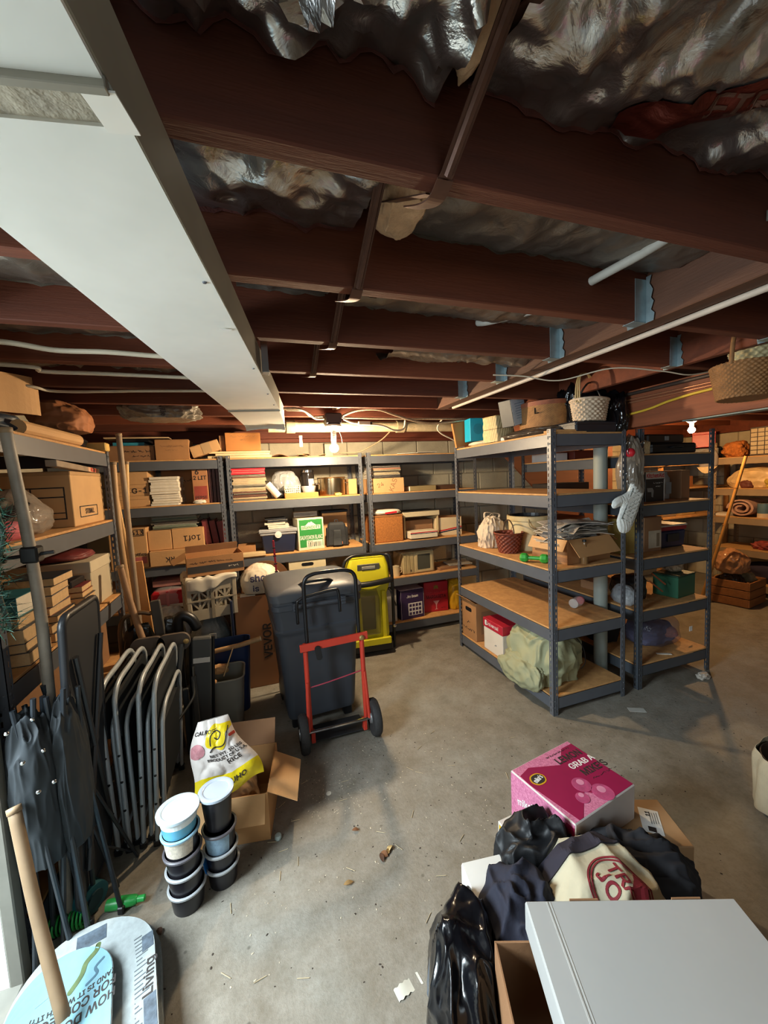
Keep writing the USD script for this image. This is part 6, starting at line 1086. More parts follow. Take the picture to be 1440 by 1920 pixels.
# ================================================================== wheeled bin, hand truck, yellow machine
def loft(secs, cap=True):
    """rings (list of (poly xy array, z)) joined"""
    n = len(secs[0][0]); V = np.vstack([np.c_[p, np.full(n, z)] for p, z in secs]); F = []
    for i in range(len(secs) - 1):
        for k in range(n): l = (k + 1) % n; F += [(i*n+k, i*n+l, (i+1)*n+l), (i*n+k, (i+1)*n+l, (i+1)*n+k)]
    if cap:
        a, b = secs[0], secs[-1]; V = np.vstack([V, [[*a[0].mean(0), a[1]], [*b[0].mean(0), b[1]]]]); m = n * len(secs)
        for k in range(n): l = (k + 1) % n; F += [(m, l, k), (m + 1, m - n + k, m - n + l)]
    return T(V, np.array(F), process=False)
def rr(w, d, r=.05): return np.array(rrect(w, d, r, 5).exterior.coords)[:-1]
t = thing('wheeled_bin', 'large dark grey wheeled trash can with a domed lid', 'trash can', (.335, 2.67, 0), 3); TC = pm('#3d4148', .5, v=.06, s=5, b=.04, bs=60)
obj('body', loft([(rr(.44, .44), .07), (rr(.45, .45), .1), (rr(.515, .50), .62), (rr(.545, .53), .645), (rr(.55, .535), .665), (rr(.535, .52), .675), (rr(.54, .525), .72), (rr(.555, .54), .79), (rr(.57, .555), .80), (rr(.57, .555), .83), (rr(.56, .545), .835), (rr(.56, .545), .855)]), TC, t, smooth=35)
obj('lid', loft([(rr(.585, .575, .06), .855), (rr(.59, .58, .06), .90), (rr(.57, .56, .07), .915), (rr(.5, .48, .09), .935), (rr(.3, .28, .1), .945)]), pm('#4a4d52', .45, v=.06, s=5), t, smooth=35)
obj('lid_grip', tube(spline([(-.11, -.2, .925), (-.06, -.24, .955), (.06, -.24, .955), (.11, -.2, .925)], 6), .018, 8, flat=(1, .6)), BLACKP, t, smooth=True)
obj('handle_bar', rod((-.16, -.315, .83), (.16, -.315, .83), .014, 10), TC, t)
for s in (-1, 1):
    obj('handle_bracket', bx(s * .15 - .015, s * .15 + .015, -.32, -.27, .80, .85, .004), TC, t)
    obj('wheel', rot(lathe([(0, -.03), (.05, -.03), (.088, -.022), (.09, 0), (.088, .022), (.05, .03), (0, .03)], 24), 'y', 90).apply_translation((s * .20, .2, .09)), BLACKP, t, smooth=40); obj('foot', mv(cb(.06, .06, .075, .01), s * .17, -.17, 0), BLACKP, t)
t = thing('hand_truck', 'red folding hand truck with black hoop handle leaning on the trash can', 'hand truck', (.405, 2.245, 0)); RT = pm('#c23a28', .45, v=.08, s=9)
for s in (-1, 1):
    obj('side_tube', tube([(s * .172, .0, .10), (s * .172, .02, .63)], .0145, 10), RT, t, smooth=True); obj('side_strut', tube([(s * .185, -.03, .115), (s * .175, .0, .40)], .011, 8), RT, t)
    w = rot(lathe([(.0, -.02), (.055, -.02), (.075, -.026), (.10, -.024), (.11, -.012), (.11, .012), (.10, .024), (.075, .026), (.055, .02), (0, .02)], 30), 'y', 90); obj('wheel', mv(w, s * .215, -.03, .111), pm('#2b2a2a', .75, v=.2, s=40, b=.3), t, smooth=40)
    obj('wheel_hub', mv(rot(lathe([(0, -.028), (.03, -.028), (.034, -.02), (.034, .02), (.03, .028), (0, .028)], 18), 'y', 90), s * .215, -.03, .111), pm('#8d8f90', .4, .5), t, smooth=40)
    obj('toe_hinge', bx(s * .16 - .012, s * .16 + .012, -.02, .02, .03, .1, .003), RT, t)
obj('axle', rod((-.24, -.03, .111), (.24, -.03, .111), .009, 10), CHROME, t)
obj('cross_bar', rot(bx(-.205, .205, -.012, .004, .597, .642, .008), 'y', -2, (0, 0, .62)), RT, t); obj('hinge_bolt', mv(rot(lathe([(.016, 0), (.016, .008), (.008, .012), (0, .013)], 14), 'x', 90), .165, -.012, .62), BRASS, t); obj('lower_wire', tube(spline([(-.172, .01, .36), (-.05, .005, .375), (.172, .01, .405)], 4), .004, 6), pm('#a8384a', .5), t)
obj('latch', mv(onface(slab(rrect(.035, .085, .016), 0, .012), 'front', (-.10, -.012, .575), 8), 0, 0, 0), BLACKP, t)
obj('hoop_handle', tube(spline([(-.158, .02, .60), (-.158, .03, .9), (-.15, .03, 1.0), (-.10, .03, 1.035), (.0, .03, 1.04), (.10, .03, 1.035), (.15, .03, 1.0), (.158, .03, .9), (.158, .02, .60)], 7), .0115, 10), BLACKM, t, smooth=True)
obj('inner_loop', tube(spline([(-.2, .06, .74), (-.2, .05, .86), (-.185, .05, .885), (-.14, .05, .90), (.02, .05, .92), (.05, .05, .90), (.055, .05, .78)], 6), .009, 8), BLACKM, t, smooth=True)
obj('toe_plate', bx(-.165, .165, .0, .16, .022, .03, .002), pm('#2d2e30', .5, .3), t)
t = thing('yellow_machine', 'bright yellow upright cleaning machine with black frame behind the trash can', 'machine', (.94, 3.36, 0), -4); YL = pm('#d2c91c', .4, v=.05, s=5)
obj('body', loft([(rr(.32, .16, .03), .10), (rr(.34, .18, .03), .18), (rr(.32, .17, .03), .55), (rr(.36, .17, .03), .60), (rr(.40, .16, .04), .66), (rr(.38, .14, .04), .80), (rr(.34, .11, .04), .87)]), YL, t, smooth=35)
obj('clear_tank', mv(loft([(rr(.2, .07, .03), .20), (rr(.21, .09, .03), .3), (rr(.2, .09, .03), .52), (rr(.16, .06, .02), .60)]), -.02, -.09, 0), clear('#6b6440', .08, .45, .1, 6), t, smooth=35); obj('dark_core', mv(loft([(rr(.12, .04, .015), .24), (rr(.13, .05, .015), .54)]), -.02, -.085, 0), pm('#3a3720', .4), t, smooth=35)
obj('top_panel', rot(bx(-.10, .10, -.078, -.068, .765, .83, .004), 'x', 12, (0, -.07, .8)), pm('#6d6a5c', .5), t); obj('badge', rot(bx(-.06, .06, -.0815, -.078, .785, .81, .001), 'x', 12, (0, -.07, .8)), pm('#c9c4b0', .5), t)
obj('frame', tube(spline([(-.23, -.04, .60), (-.22, -.05, .82), (-.15, -.03, .895), (0, -.02, .905), (.15, -.03, .895), (.215, -.05, .80), (.225, -.02, .10), (.225, .0, .02)], 8), .015, 9), BLACKP, t, smooth=True); obj('cross_bar', tube(spline([(-.22, -.10, .655), (0, -.125, .66), (.21, -.10, .675)], 6), .026, 9), BLACKP, t, smooth=True); obj('side_rail', bx(.10, .135, -.11, -.09, .16, .58, .006), YL, t); obj('side_rail', bx(-.165, -.13, -.11, -.09, .16, .58, .006), YL, t); obj('base', bx(-.19, .19, -.12, .10, .03, .12, .015), BLACKP, t); obj('front_lip', bx(-.17, .17, -.135, -.1, .10, .16, .01), YL, t)
for s in (-1, 1): obj('wheel', mv(rot(lathe([(0, -.018), (.04, -.018), (.048, 0), (.04, .018), (0, .018)], 20), 'y', 90), s * .2, .02, .049), BLACKP, t, smooth=40)
obj('knob', mv(rot(lathe([(.014, 0), (.016, .012), (0, .02)], 12), 'x', 90), .23, -.03, .22), CHROME, t); obj('hose', tube(spline([(.17, -.12, .60), (.20, -.16, .50), (.225, -.13, .44), (.2, -.12, .52), (.19, -.13, .58)], 6), .006, 7), BLACKP, t, smooth=True)
# ================================================================== near left floor
def tub(lab, x, y, z, r0, r1, h, m, rimm, group=None, lid=None, label=None, tilt=0):
    t = thing('food_tub', lab, 'tub', (x, y, z), 20, group, roty=tilt); e = .0018
    obj('cup', lathe([(0, 0), (r0, 0), (r0 + .001, .002), (r1, h), (r1 - e, h), (r0 - e, .004), (0, .003)], 40), m, t, smooth=40); obj('rim', lathe([(r1 - .001, h - .009), (r1 + .005, h - .009), (r1 + .006, h - .002), (r1 + .003, h + .001), (r1 - e, h + .0005), (r1 - .001, h - .009)], 40), rimm, t, smooth=40)
    if lid: obj('lid', lathe([(r1 + .007, h - .007), (r1 + .008, h + .003), (r1 + .003, h + .006), (r1 - .008, h + .005), (r1 - .012, h + .001), (0, h + .0015)], 40), lid, t, smooth=40)
    if label:
        mcol, a0, a1, z0, z1 = label
        A = np.linspace(math.radians(a0), math.radians(a1), 18)
        rz = lambda z: r0 + (r1 - r0) * z / h + .0008
        V = np.vstack([np.c_[rz(z_) * np.cos(A), rz(z_) * np.sin(A), np.full(18, z_)] for z_ in (z0, z1)]); F = []
        for k in range(17): F += [(k, k + 1, 18 + k + 1), (k, 18 + k + 1, 18 + k)]
        obj('label', T(V, np.array(F), process=False), mcol, t)
    return t
TBK = pm('#1e1d22', .3, v=.1, s=8); RIMW = pm('#a9adb0', .4, v=.06); RIMB = pm('#5d5a60', .4, v=.1); LIDW = pm('#bfd0da', .3, v=.04)
g = None
tub('black food tub at the bottom of the left stack', -.335, 1.545, .0005, .052, .062, .085, TBK, RIMW)
tub('black food tub second from the bottom of the left stack', -.337, 1.545, .075, .052, .062, .085, TBK, RIMW)
tub('black food tub third from the bottom of the left stack, darker rim', -.339, 1.546, .15, .052, .062, .08, TBK, RIMB)
tub('food tub with a cream ingredients label, fourth in the left stack', -.341, 1.547, .222, .052, .062, .085, TBK, pm('#8fb4c8', .4), label=(pm('#c9bfae', .6, v=.2, s=90), 190, 300, .012, .072))
tub('blue and white lidded food tub on top of the left stack', -.343, 1.548, .305, .055, .066, .078, pm('#5fa9c8', .35, v=.06), pm('#d5e2e8', .35), lid=LIDW, label=(pm('#dfe6e6', .5), 150, 330, .042, .066))
tub('black food tub at the bottom of the right stack', -.215, 1.595, .0005, .050, .060, .085, TBK, RIMW)
tub('black food tub second from the bottom of the right stack', -.215, 1.595, .068, .050, .060, .085, TBK, RIMW)
tub('food tub with a blue grey label, third in the right stack', -.215, 1.596, .135, .050, .060, .10, TBK, RIMB, label=(pm('#7f9bb0', .5, v=.3, s=30), 190, 290, .015, .09))
tub('tall black lidded food tub on top of the right stack', -.216, 1.597, .24, .046, .058, .14, TBK, RIMW, lid=pm('#aeb9c8', .25, v=.05))
solo('blue_lid', 'bright blue plastic lid standing between the two food tub stacks', 'lid', mv(rot(lathe([(0, -.002), (.05, -.002), (.052, .002), (0, .002)], 24), 'y', 80), -.272, 1.60, .10), pm('#1d6fc0', .35), smooth=40)
# rice bag in an open carton
t = thing('floor_carton', 'open carton on the floor holding the rice bag', 'box', (-.155, 1.90, 0), -10); obj('body', open_box(.32, .34, .22), CARD, t); obj('flap', rot(bx(.157, .160, -.165, .1, .22, .36, .001), 'y', 118, (.16, 0, .22)), CARD3, t); obj('flap', rot(bx(-.15, .15, -.17, -.167, .22, .33, .001), 'x', 150, (0, -.17, .22)), CARD3, t); obj('flap', rot(bx(-.15, .15, .167, .17, .22, .34, .001), 'x', -40, (0, .17, .22)), CARD4, t)
solo('paper_bag', 'crumpled brown paper bag stuffed in the carton under the rice bag', 'bag', mv(blob((.26, .25, .25), 111, .2, 2.4, 5, .35), -.19, 1.88, .008), pm('#9a7b58', .8, v=.1), smooth=True)
t = thing('rice_bag', 'white and yellow plastic rice bag slumped in the floor carton', 'bag', (-.185, 1.73, .27), 6, rotx=-14)
def rice(u, v, s=1, off=0):
    w = .29 * (1 - .58 * v ** 1.3); cx = .005 - .05 * v; e = (1 - (2 * u - 1) ** 4) * np.sin(np.pi * np.clip(v * .92 + .06, 0, 1)) ** .7
    q = meshkit.fbm(np.stack([u * 3.5 + 3, v * 4, u * 0 + 2], -1), 3, 4) - .5; q2 = 1 - np.abs(2 * meshkit.noise(np.stack([u * 5 + v * 3, v * 5 - u * 2, u * 0], -1), 9) - 1)
    return cx + (u - .5) * w + .012 * np.sin(v * 7), s * (-.045 * e - .03 * q * e + .010 * q2 ** 3 * e) - off, -.01 + .31 * v + .035 * (u - .3) * (1 - v) + .012 * np.sin(u * 9) * (1 - v)
def ricepart(v0, v1, u0=0., u1=1., off=0): return grid(lambda u, v: rice(u0 + (u1 - u0) * u, v0 + (v1 - v0) * v, 1, off), 40, 30)
RW = pm('#cfc6bf', .4, v=.06, s=6, b=.2, bs=24); RY = pm('#d8bf12', .38, v=.06, b=.2, bs=24)
obj('white_film', ricepart(.27, 1.0), RW, t, smooth=True); obj('yellow_film', ricepart(0, .275), RY, t, smooth=True); obj('back_film', grid(lambda u, v: rice(u, v, -1), 40, 30), RW, t, smooth=True)
def onrice(m, u, v, k=.29, h=.31, off=.0022):
    m = m.subdivide_to_size(.008); V = np.array(m.vertices); uu = u + V[:, 0] / (k * (1 - .58 * v ** 1.3)); vv = v + V[:, 1] / h; X, Y, Z = rice(np.clip(uu, .01, .99), np.clip(vv, .01, .99), 1, off); return T(np.column_stack([X, Y - V[:, 2] * .5, Z]), m.faces, process=False)
obj('yellow_figure', onrice(slab(sg.Polygon(spline([(-.05, -.02), (-.045, .03), (-.02, .055), (.01, .05), (.06, .045), (.075, .03), (.03, .01), (.02, -.03), (.0, -.05), (-.02, -.035)], 4, True)).buffer(0), 0, .0006), .62, .76), RY, t)
for k_ in range(2): obj('figure_line', onrice(slab(sg.LineString(spline([(-.03, -.02), (-.028, .015), (-.005, .03), (.012, .015), (.0, -.005), (-.012, .005)] if k_ == 0 else [(-.035, -.045), (-.02, -.03), (.01, -.035), (.025, -.02), (.05, .03)], 5)).buffer(.0022), 0, .0006), .60, .76, off=.0032), INK, t)
obj('red_spot', onrice(slab(rrect(.03, .014, .006), 0, .0006), .92, .73), pm('#b0392c', .5), t); obj('red_stain', onrice(slab(sg.Point(0, 0).buffer(.03, quad_segs=4), 0, .0006), .14, .64), pm('#b57a80', .5, v=.2, s=30), t)
obj('lettering', onrice(text('NET WT. 10 LBS', .012), .66, .55), INK, t); obj('lettering', onrice(text('PRODUCT OF U.S.A.', .012), .64, .49), INK, t); obj('lettering', onrice(text('RICE', .017), .70, .42), INK, t); obj('lettering', onrice(text('KOKUHO', .022), .52, .17, off=.0025), INK, t); obj('lettering', onrice(text('CALROSE', .014), .32, .86), INK, t)
# newspapers, pole, hose by the door
def paper_outline(w, l, r): return sg.box(-w/2, -l, w/2, 0).union(sg.Point(0, 0).buffer(w/2, quad_segs=12)).buffer(0)
NP = [pm('#8f9696', .85, v=.12, s=50), pm('#858b8b', .85, v=.2, s=70), pm('#8f9696', .85, v=.1, s=50)]; BLUEP = pm('#6f97a3', .8, v=.06, s=20)
def curl(m, z0, lift, R=.2):
    m = m.subdivide_to_size(.03); V = m.vertices.copy(); V[:, 2] += z0 + lift * np.clip((np.hypot(V[:, 0], np.maximum(V[:, 1], 0)) / R), 0, 1) ** 2 + .006 * np.sin(V[:, 1] * 14 + V[:, 0] * 9); return T(V, m.faces, process=False)
def news(lab, x, y, rz, w, l, z0, th, lift, m):
    t = thing('newspaper', lab, 'newspaper', (x, y, .001), rz); obj('sheets', curl(slab(paper_outline(w, l, w/2), 0, th), z0, lift, w/2), m, t)
    obj('fold_edge', join(*[curl(slab(paper_outline(w + .004, l, w/2).difference(paper_outline(w - .002, l + .1, w/2)), 0, .003), z0 + th * k / 4, lift, w/2) for k in range(4)]), NP[1], t); return t
news('bottom newspaper of the curled pile by the door jamb', -.585, 1.315, 12, .40, .34, 0, .05, .01, NP[1])
t = news('middle newspaper of the curled pile, with printed columns', -.58, 1.30, 14, .37, .33, .053, .03, .02, NP[0]); TL = pm('#565c60', .8)
for k in range(22): obj('text_line', curl(slab(sg.box(.128 + (.001 * k if k < 8 else 0), .05 - .012 * k, .150 + .008 * ((k * 7) % 3) - .02 * (k > 14), .053 - .012 * k), 0, .0006), .0832, .02, .185), TL, t)
for y_, h_ in ((.02, .05), (-.18, .09)): obj('photo', curl(slab(sg.box(.150, y_ - h_ / 2, .182, y_ + h_ / 2), 0, .0008), .0832, .02, .185), pm('#4a5560', .7, v=.5, s=40), t)
obj('lettering', curl(mv(rot(text('Living', .026), 'z', 84), .165, -.085, 0), .0834, .02, .185), INK, t)
for k in range(12): obj('text_line', curl(slab(sg.box(-.17 + .012 * (k % 3), .03 - .016 * k, -.135, .033 - .016 * k), 0, .0006), .0832, .02, .185), TL, t)
obj('photo', curl(slab(sg.box(-.03, .12, .05, .165), 0, .0008), .0832, .02, .185), pm('#3f4c58', .7, v=.5, s=40), t)
t = news('light blue front page of the curled pile asking how to pay for college', -.622, 1.262, 14, .25, .28, .088, .02, .02, BLUEP)
for s_, h_, y_ in (('HOW DO I PAY', .021, -.062), ('FOR COLLEGE?', .021, -.030), ('(AND IS IT WORTH IT?)', .0125, -.005)): obj('lettering', curl(mv(rot(text(s_, h_), 'z', 178), .03, y_, 0), .1082, .02, .125), INK, t)
obj('vine_print', curl(slab(sg.LineString(spline([(.02, .02), (.045, .045), (.055, .07), (.08, .085), (.085, .10)], 5)).buffer(.007), 0, .0008), .1082, .02, .125), pm('#4a5a30', .7, v=.3, s=40), t); obj('vine_print', curl(slab(sg.LineString(spline([(.06, .01), (.085, .02), (.08, .04), (.10, .05)], 5)).buffer(.0035), 0, .0008), .1082, .02, .125), pm('#3a5a6a', .7), t)
obj('shade_print', curl(slab(sg.Polygon([(-.06, .03), (.0, .05), (-.01, .085), (-.05, .08)]), 0, .0006), .1082, .02, .125), pm('#6f8f98', .8), t)
t = handle('wooden pole resting on the newspapers beside the door jamb', [(-.755, 1.43, .62), (-.68, 1.325, .36), (-.585, 1.195, .145)], .0165, pm('#80694e', .6, v=.15, s=6), 'wooden_pole'); 
t = thing('yoga_mat', 'rolled teal mat lying on the floor behind the door jamb', 'mat', (0, 0, 0)); obj('roll', tube([(-.95, 1.83, .075), (-.66, 1.63, .06)], .052, 20), pm('#0f4f58', .6, v=.1), t, smooth=40); obj('core_end', tube([(-.662, 1.631, .0605), (-.655, 1.627, .06)], .03, 16), pm('#0a3038', .7), t); obj('band', tube([(-.80, 1.727, .068), (-.785, 1.717, .067)], .0535, 20), pm('#0a3a42', .6), t, smooth=40)
t = thing('green_hose', 'bright green coiled spring hose beside the teal mat', 'hose', (0, 0, 0)); ang = np.linspace(0, 2 * math.pi * 9, 150); obj('coil', tube(np.stack([-.79 + .012 * ang / 6.28, 1.60 + .028 * np.cos(ang), .032 + .028 * np.sin(ang)], 1), .004, 6), pm('#1f8a3a', .4), t, smooth=True)
t = thing('hose_nozzle', 'green plastic hose nozzle lying on the floor by the tub stacks', 'nozzle', (-.56, 1.615, .022), -8); obj('body', rot(lathe([(0, -.07), (.018, -.065), (.021, -.02), (.017, .03), (.013, .04), (0, .04)], 16), 'y', 90), pm('#2a9a48', .35, v=.1), t, smooth=40); obj('tip', rot(lathe([(0, .04), (.011, .04), (.011, .065), (.006, .068), (0, .068)], 12), 'y', 90), pm('#35b058', .35), t, smooth=40)
# ================================================================== near right pile
t = thing('pink_carton', 'pink printed drinks carton with cherries on the near right pile', 'box', (1.078, 1.112, .198), 9); PKP = pm('#c05f86', .5, v=.18, s=140, c2='#d98aa8'); PKD = pm('#8f1a45', .42, v=.06, s=6)
obj('body', cb(.335, .285, .205, .003), pm('#c9bfb9', .55, v=.05), t); obj('top_print', slab(sg.box(-.163, -.138, .163, .138), .205, .2058), PKP, t)
obj('magenta_panel', slab(sg.Polygon([(-.16, .10), (-.10, .115), (.02, .06), (.10, .12), (.163, .12), (.163, -.138), (.05, -.138), (-.02, -.07), (-.12, -.138), (-.14, -.138), (-.163, .05)]), .2058, .2066), PKD, t)
for (x, y, r_) in ((.0, -.045, .034), (.035, -.105, .038), (-.05, -.085, .024)): obj('fruit_print', slab(sg.Point(x, y).buffer(r_, quad_segs=8), .2066, .2073), pm('#b04a72', .4, v=.25, s=40), t); obj('fruit_glint', slab(sg.Point(x + .006, y + .01).buffer(r_ * .4, quad_segs=6), .2073, .2079), pm('#d48aa5', .4), t)
obj('emblem', slab(sg.Polygon(spline([(-.034, 0), (-.018, .024), (.018, .024), (.034, 0), (.018, -.024), (-.018, -.024)], 3, True)), .2066, .2074).apply_translation((-.115, .055, 0)), pm('#c9951f', .45), t); obj('emblem_field', slab(sg.Polygon(spline([(-.028, 0), (-.015, .019), (.015, .019), (.028, 0), (.015, -.019), (-.015, -.019)], 3, True)), .2074, .2080).apply_translation((-.115, .055, 0)), INK, t); letters(t, "mike's", .018, 'top', (-.115, .055, .2081), WHITE, 12, fit=.045)
for s, h_, x, y, m_ in (('LEMON', .030, .085, .075, INK), ('GRAB A', .026, .105, .030, WHITE), ("MIKE'S", .030, .12, -.014, INK), ('~~~~~~~~~~~~~~~~~', .010, .065, .112, INK), ('~~~~~~~~~~', .011, .13, -.05, INK)): letters(t, s, h_, 'top', (x, y, .2068), m_, -3, fit=.13)
patch(t, .28, .2, 'left', (-.1678, 0, .10), PKP); patch(t, .1, .18, 'left', (-.1688, -.05, .10), PKD, 0, 'magenta_panel', sg.Polygon([(.06, .09), (.09, .09), (.09, -.09), (-.02, -.09), (.03, .02)])); letters(t, '~~~~~~', .02, 'left', (-.169, .04, .075), INK, 70); letters(t, "mike's", .024, 'left', (-.169, .06, .12), WHITE, 20)
t = thing('yellow_carton', 'white carton with a yellow end and a round black hole, under the pink carton', 'box', (1.045, 1.10, 0), 4); obj('body', cb(.40, .31, .196, .003), pm('#c9c4ba', .55, v=.05), t); patch(t, .29, .18, 'left', (-.2005, 0, .098), pm('#d0a51c', .45)); obj('emblem', onface(slab(rrect(.09, .055, .02), 0, .0008), 'left', (-.2015, .07, .11)), INK, t); letters(t, "mike's", .028, 'left', (-.2025, .07, .11), WHITE, 8)
patch(t, .05, .05, 'front', (.10, -.1555, .11), BLACKP, 0, 'round_hole', sg.Point(0, 0).buffer(.022, quad_segs=6)); obj('flap', rot(bx(-.02, .19, -.158, -.155, .10, .196, .001), 'x', 8, (0, -.156, .196)), pm('#b9b4a8', .6), t)
t = thing('shoe_carton', 'tan carton with a white address label at the right of the pink carton', 'box', (1.26, .985, 0), -22); obj('body', cb(.27, .20, .27, .003), pm('#a8835c', .7, v=.06), t); obj('side_flap', bx(-.14, -.136, -.1, .1, .0, .285, .001), pm('#c9c1b0', .6), t); patch(t, .11, .065, 'top', (.05, .0, .2705), WHITE, 70, 'address_label'); patch(t, .02, .024, 'top', (.035, -.035, .2715), INK, 70, 'print_block'); 
for k in range(4): patch(t, .05, .003, 'top', (.055 + .008 * k, .01, .2715), GREYP, 70, 'text_line')
letters(t, '11', .014, 'top', (.055, .03, .2725), INK, 70)
t = thing('white_carton', 'small white carton standing left of the navy jacket', 'box', (.66, .94, 0), -8); obj('body', cb(.22, .2, .30, .003), pm('#d2cec4', .6, v=.04), t); obj('flap', cb(.215, .195, .004, .001, .3), WHITE, t)
BG = pm('#111215', .55, v=.3, s=10, b=.3, bs=14)
solo('black_garment', 'crumpled black garment heaped on the yellow sided carton', 'garment', mv(blob((.29, .22, .44), 121, .12, 1.8, 5, .8), .81, 1.0, 0), BG, smooth=True)
nj = blob((.30, .32, .41), 122, .14, 1.8, 5, .8)
solo('navy_jacket', 'navy cloth jacket slumped at the left of the cream tote bag', 'jacket', mv(rot(nj, 'z', -20), .65, .86, 0), pm('#1f2130', .85, v=.2, s=6, b=.2, bs=30), smooth=True)
tote = blob((.46, .36, .43), 123, .10, 1.7, 5, .45); t = thing('tote_bag', 'cream canvas tote bag with navy bands and a round red emblem', 'bag', (.89, .80, 0), -20); CR = pm('#b9b096', .85, v=.06, s=6, b=.2, bs=30)
obj('bag', tote, CR, t, smooth=True)
obj('navy_band', drape(slab(sg.Polygon([(-.19, .06), (.2, .17), (.2, .115), (-.19, .0)]), 0, .004), tote, 2, .002), pm('#221f2c', .85, v=.15), t)
ring = sg.Point(0, 0).buffer(.085, quad_segs=16).difference(sg.Point(0, 0).buffer(.080, quad_segs=16)).union(sg.Point(0, 0).buffer(.076, quad_segs=16).difference(sg.Point(0, 0).buffer(.072, quad_segs=16)))
RD = pm('#7d1f2a', .7); obj('emblem_ring', drape(mv(slab(ring, 0, .0012), .02, -.06, 0), tote, 2, .002), RD, t); obj('lettering', drape(mv(rot(text('TRA', .036), 'z', -70), .035, -.045, 0), tote, 2, .002), RD, t); obj('lettering', drape(mv(rot(text('JO', .036), 'z', -70), -.01, -.05, 0), tote, 2, .002), RD, t)
obj('emblem_motif', drape(mv(slab(sg.Polygon(spline([(-.01, -.02), (.02, -.035), (.035, -.01), (.04, .02), (.02, .035), (.01, .015)], 4, True)).buffer(0), 0, .0012), .055, -.055, 0), tote, 2, .002), RD, t)
solo('black_coat', 'black coat lying over the back of the cream tote bag', 'coat', mv(rot(blob((.46, .22, .40), 124, .14, 1.8, 5, .7), 'z', -30), 1.06, .86, 0), pm('#141318', .8, v=.2, s=8), smooth=True)
t = thing('brown_carton', 'open brown carton under the white lid box', 'box', (.638, .434, 0), -20.3); obj('body', open_box(.50, .50, .42, .005), CARD4, t)
t = thing('black_bag', 'black glossy trash bag slumped on the floor left of the brown carton', 'bag', (.455, .845, 0), -20); obj('bag', blob((.22, .36, .40), 125, .14, 1.6, 5, .9), pm('#0d0e12', .2, v=.3, b=.6, bs=12), t, smooth=True); obj('grey_panel', mv(rot(blob((.05, .07, .26), 126, .2, 2, 4, .2), 'y', 12), -.085, .06, .09), pm('#4a5664', .25, b=.4), t, smooth=True)
t = thing('white_lid_box', 'large flat white carton lid resting on the brown carton, closest to the viewer', 'box', (.74, .452, .424), -20.3); WB = pm('#a9aaa8', .6, v=.03, s=4)
obj('body', cb(.513, .44, .078, .004), WB, t); obj('crease', join(bx(-.205, -.201, -.215, .215, .078, .0792, .0004), bx(-.196, -.194, -.215, .215, .078, .0788, .0003)), pm('#b4b4b0', .6), t)
for x in (-.11, .14): obj('tab_slot', bx(x - .035, x + .035, .2185, .2215, .058, .0795, .001), CARD4, t)
t = thing('lined_bucket', 'bucket lined with a pale plastic bag at the right edge', 'bucket', (2.19, .93, 0), 0); obj('bucket', lathe([(0, 0), (.12, 0), (.15, .26), (.146, .26), (.115, .01), (0, .01)], 30), pm('#3a2a20', .6), t, smooth=40)
def liner(u, v):
    a = u * 2 * math.pi; w = 1 + .03 * np.sin(a * 7 + v * 3) + .02 * np.sin(a * 13); r = (.155 + .012 * np.minimum(v * 6, 1)) * w; return r * np.cos(a), r * np.sin(a), .28 - .24 * v + .02 * np.sin(a * 2)
obj('bag_liner', grid(liner, 80, 14, .002), pm('#a89f88', .45, v=.1, s=8, b=.3), t, smooth=True)
# ---- bits on the floor
t = thing('paper_tag', 'white torn label lying flat on the floor beside the black trash bag', 'label', (.352, 1.022, .001), 12); obj('label', grid(lambda u, v: ((u - .5) * .088, (v - .5) * .034 + .002 * np.sin(u * 30), .001 + .003 * np.sin(u * 6)), 24, 6, .0008), pm('#c9c6b8', .7), t)
solo('paper_scrap', 'white card lying on the floor in front of the darker rack', 'paper', mv(rot(bx(-.05, .05, -.022, .022, 0, .002, .0005), 'z', -28), 2.27, 1.78, .0006), pm('#b9b7ae', .7))
solo('tissue', 'crumpled white tissue on the floor at the darker rack corner', 'tissue', mv(blob((.12, .07, .045), 131, .3, 3, 4, .4), 3.06, 1.88, 0), pm('#b4aca0', .8), smooth=True)
t = thing('bottle_cap', 'small pale bottle cap on the floor beside the open carton', 'cap', (.004, 1.697, .0005)); obj('shell', lathe([(.012, 0), (.0145, .001), (.0145, .014), (.012, .017), (0, .018)], 18), pm('#a9b8b4', .35), t, smooth=40); obj('seal_ring', lathe([(.0148, 0), (.0155, .001), (.0155, .004), (.0148, .005)], 18), pm('#8d9c98', .4), t)
LEAF = [pm('#6b4426', .8, v=.2, s=30), pm('#8a6a3c', .8, v=.2, s=30), pm('#4a2f1d', .8, v=.2, s=30), pm('#b59a66', .8, v=.2, s=30)]
def leafm(l, w, c): return grid(lambda u, v: (l * (u - .5), w * np.sin(np.pi * u) ** .7 * (v - .5), c * np.sin(u * 3.1) + .3 * c * np.abs(v - .5)), 8, 5, .0006)
rn = random.Random(8)
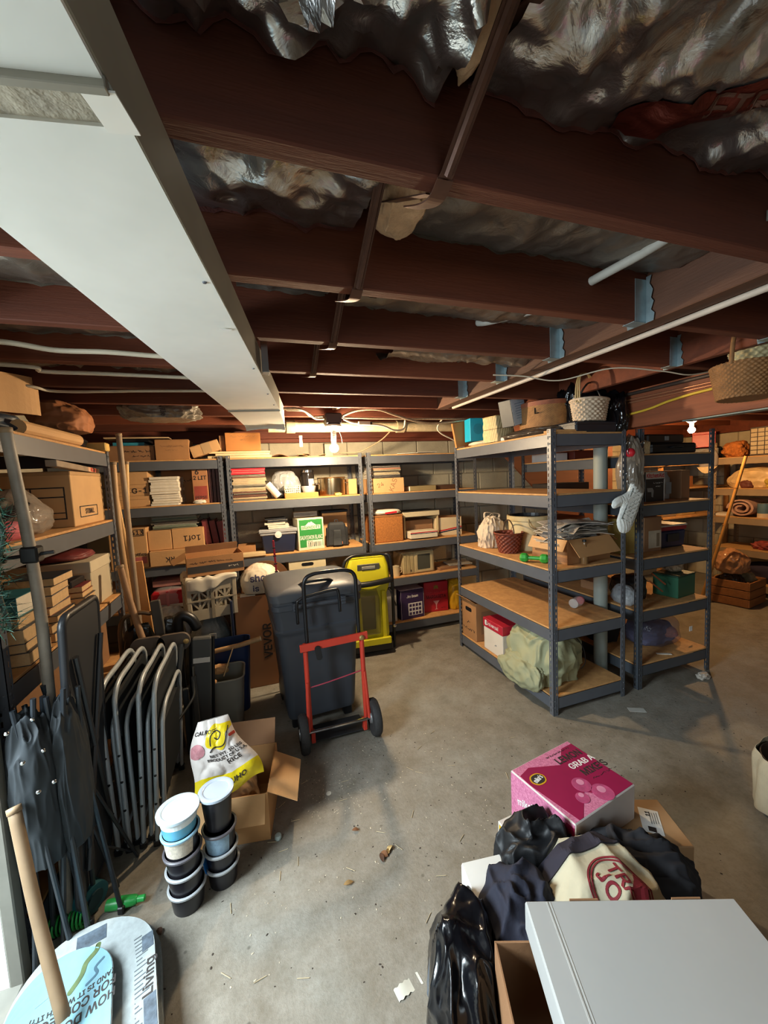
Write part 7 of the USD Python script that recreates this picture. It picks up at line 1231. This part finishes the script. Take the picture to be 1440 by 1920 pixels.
spots = [(.42, 1.45, 'dry brown leaf in the small heap in mid floor'), (.435, 1.455, 'pale curled leaf in the heap in mid floor'), (.405, 1.44, 'tan leaf piece at the left of the mid floor heap'), (.45, 1.465, 'dark leaf scrap at the right of the mid floor heap'), (.335, 1.605, 'pale leaf fragment on the floor above the small heap'), (.25, 1.39, 'dark curled leaf alone on the floor right of the tubs'), (-.42, 1.47, 'brown leaf litter piece in front of the left tubs')]
for i, (x, y, lab) in enumerate(spots): solo('dry_leaf', lab, 'leaf', mv(rot(rot(leafm(rn.uniform(.03, .05), rn.uniform(.014, .024), .006), 'x', rn.uniform(-25, 25)), 'z', rn.uniform(0, 180)), x, y, .005), LEAF[i % 4])
solo('small_coin', 'pale oval chip lying on the bright patch of floor', 'chip', mv(lathe([(0, 0), (.013, 0), (.013, .002), (0, .0025)], 16), .262, 1.86, .0005), pm('#c9c2b2', .6))
def debris(seed, n, xr, yr, smax): 
    r = random.Random(seed); out = []
    for i in range(n):
        x, y = r.uniform(*xr), r.uniform(*yr); s = r.uniform(.0015, smax); q = trimesh.creation.icosphere(subdivisions=0, radius=s); q.apply_scale((r.uniform(.6, 2.2), r.uniform(.6, 1.4), .5)); out.append(mv(rot(q, 'z', r.uniform(0, 180)), x, y, s * .3))
    return join(out)
solo('floor_debris', 'tiny dark crumbs scattered over the concrete floor', 'debris', join(debris(1, 260, (-.5, 1.7), (.9, 2.2), .003), debris(3, 120, (1.4, 3.0), (1.2, 1.95), .003)), pm('#3a3028', .9), kind='stuff')
solo('pale_debris', 'tiny pale crumbs scattered over the concrete floor', 'debris', join(debris(2, 220, (-.2, 1.2), (1.2, 2.2), .003), debris(4, 90, (.15, .42), (1.7, 2.0), .0025)), pm('#b8ad98', .9), kind='stuff')
solo('straw_bits', 'thin pale straw bits scattered over the concrete floor', 'debris', join(*[rod((x, y, .002), (x + .04 * math.cos(a), y + .04 * math.sin(a), .003), .0012, 5) for x, y, a in [(rn.uniform(-.2, 1.4), rn.uniform(1.1, 2.1), rn.uniform(0, 6.3)) for _ in range(34)]]), pm('#b3a384', .8), kind='stuff')
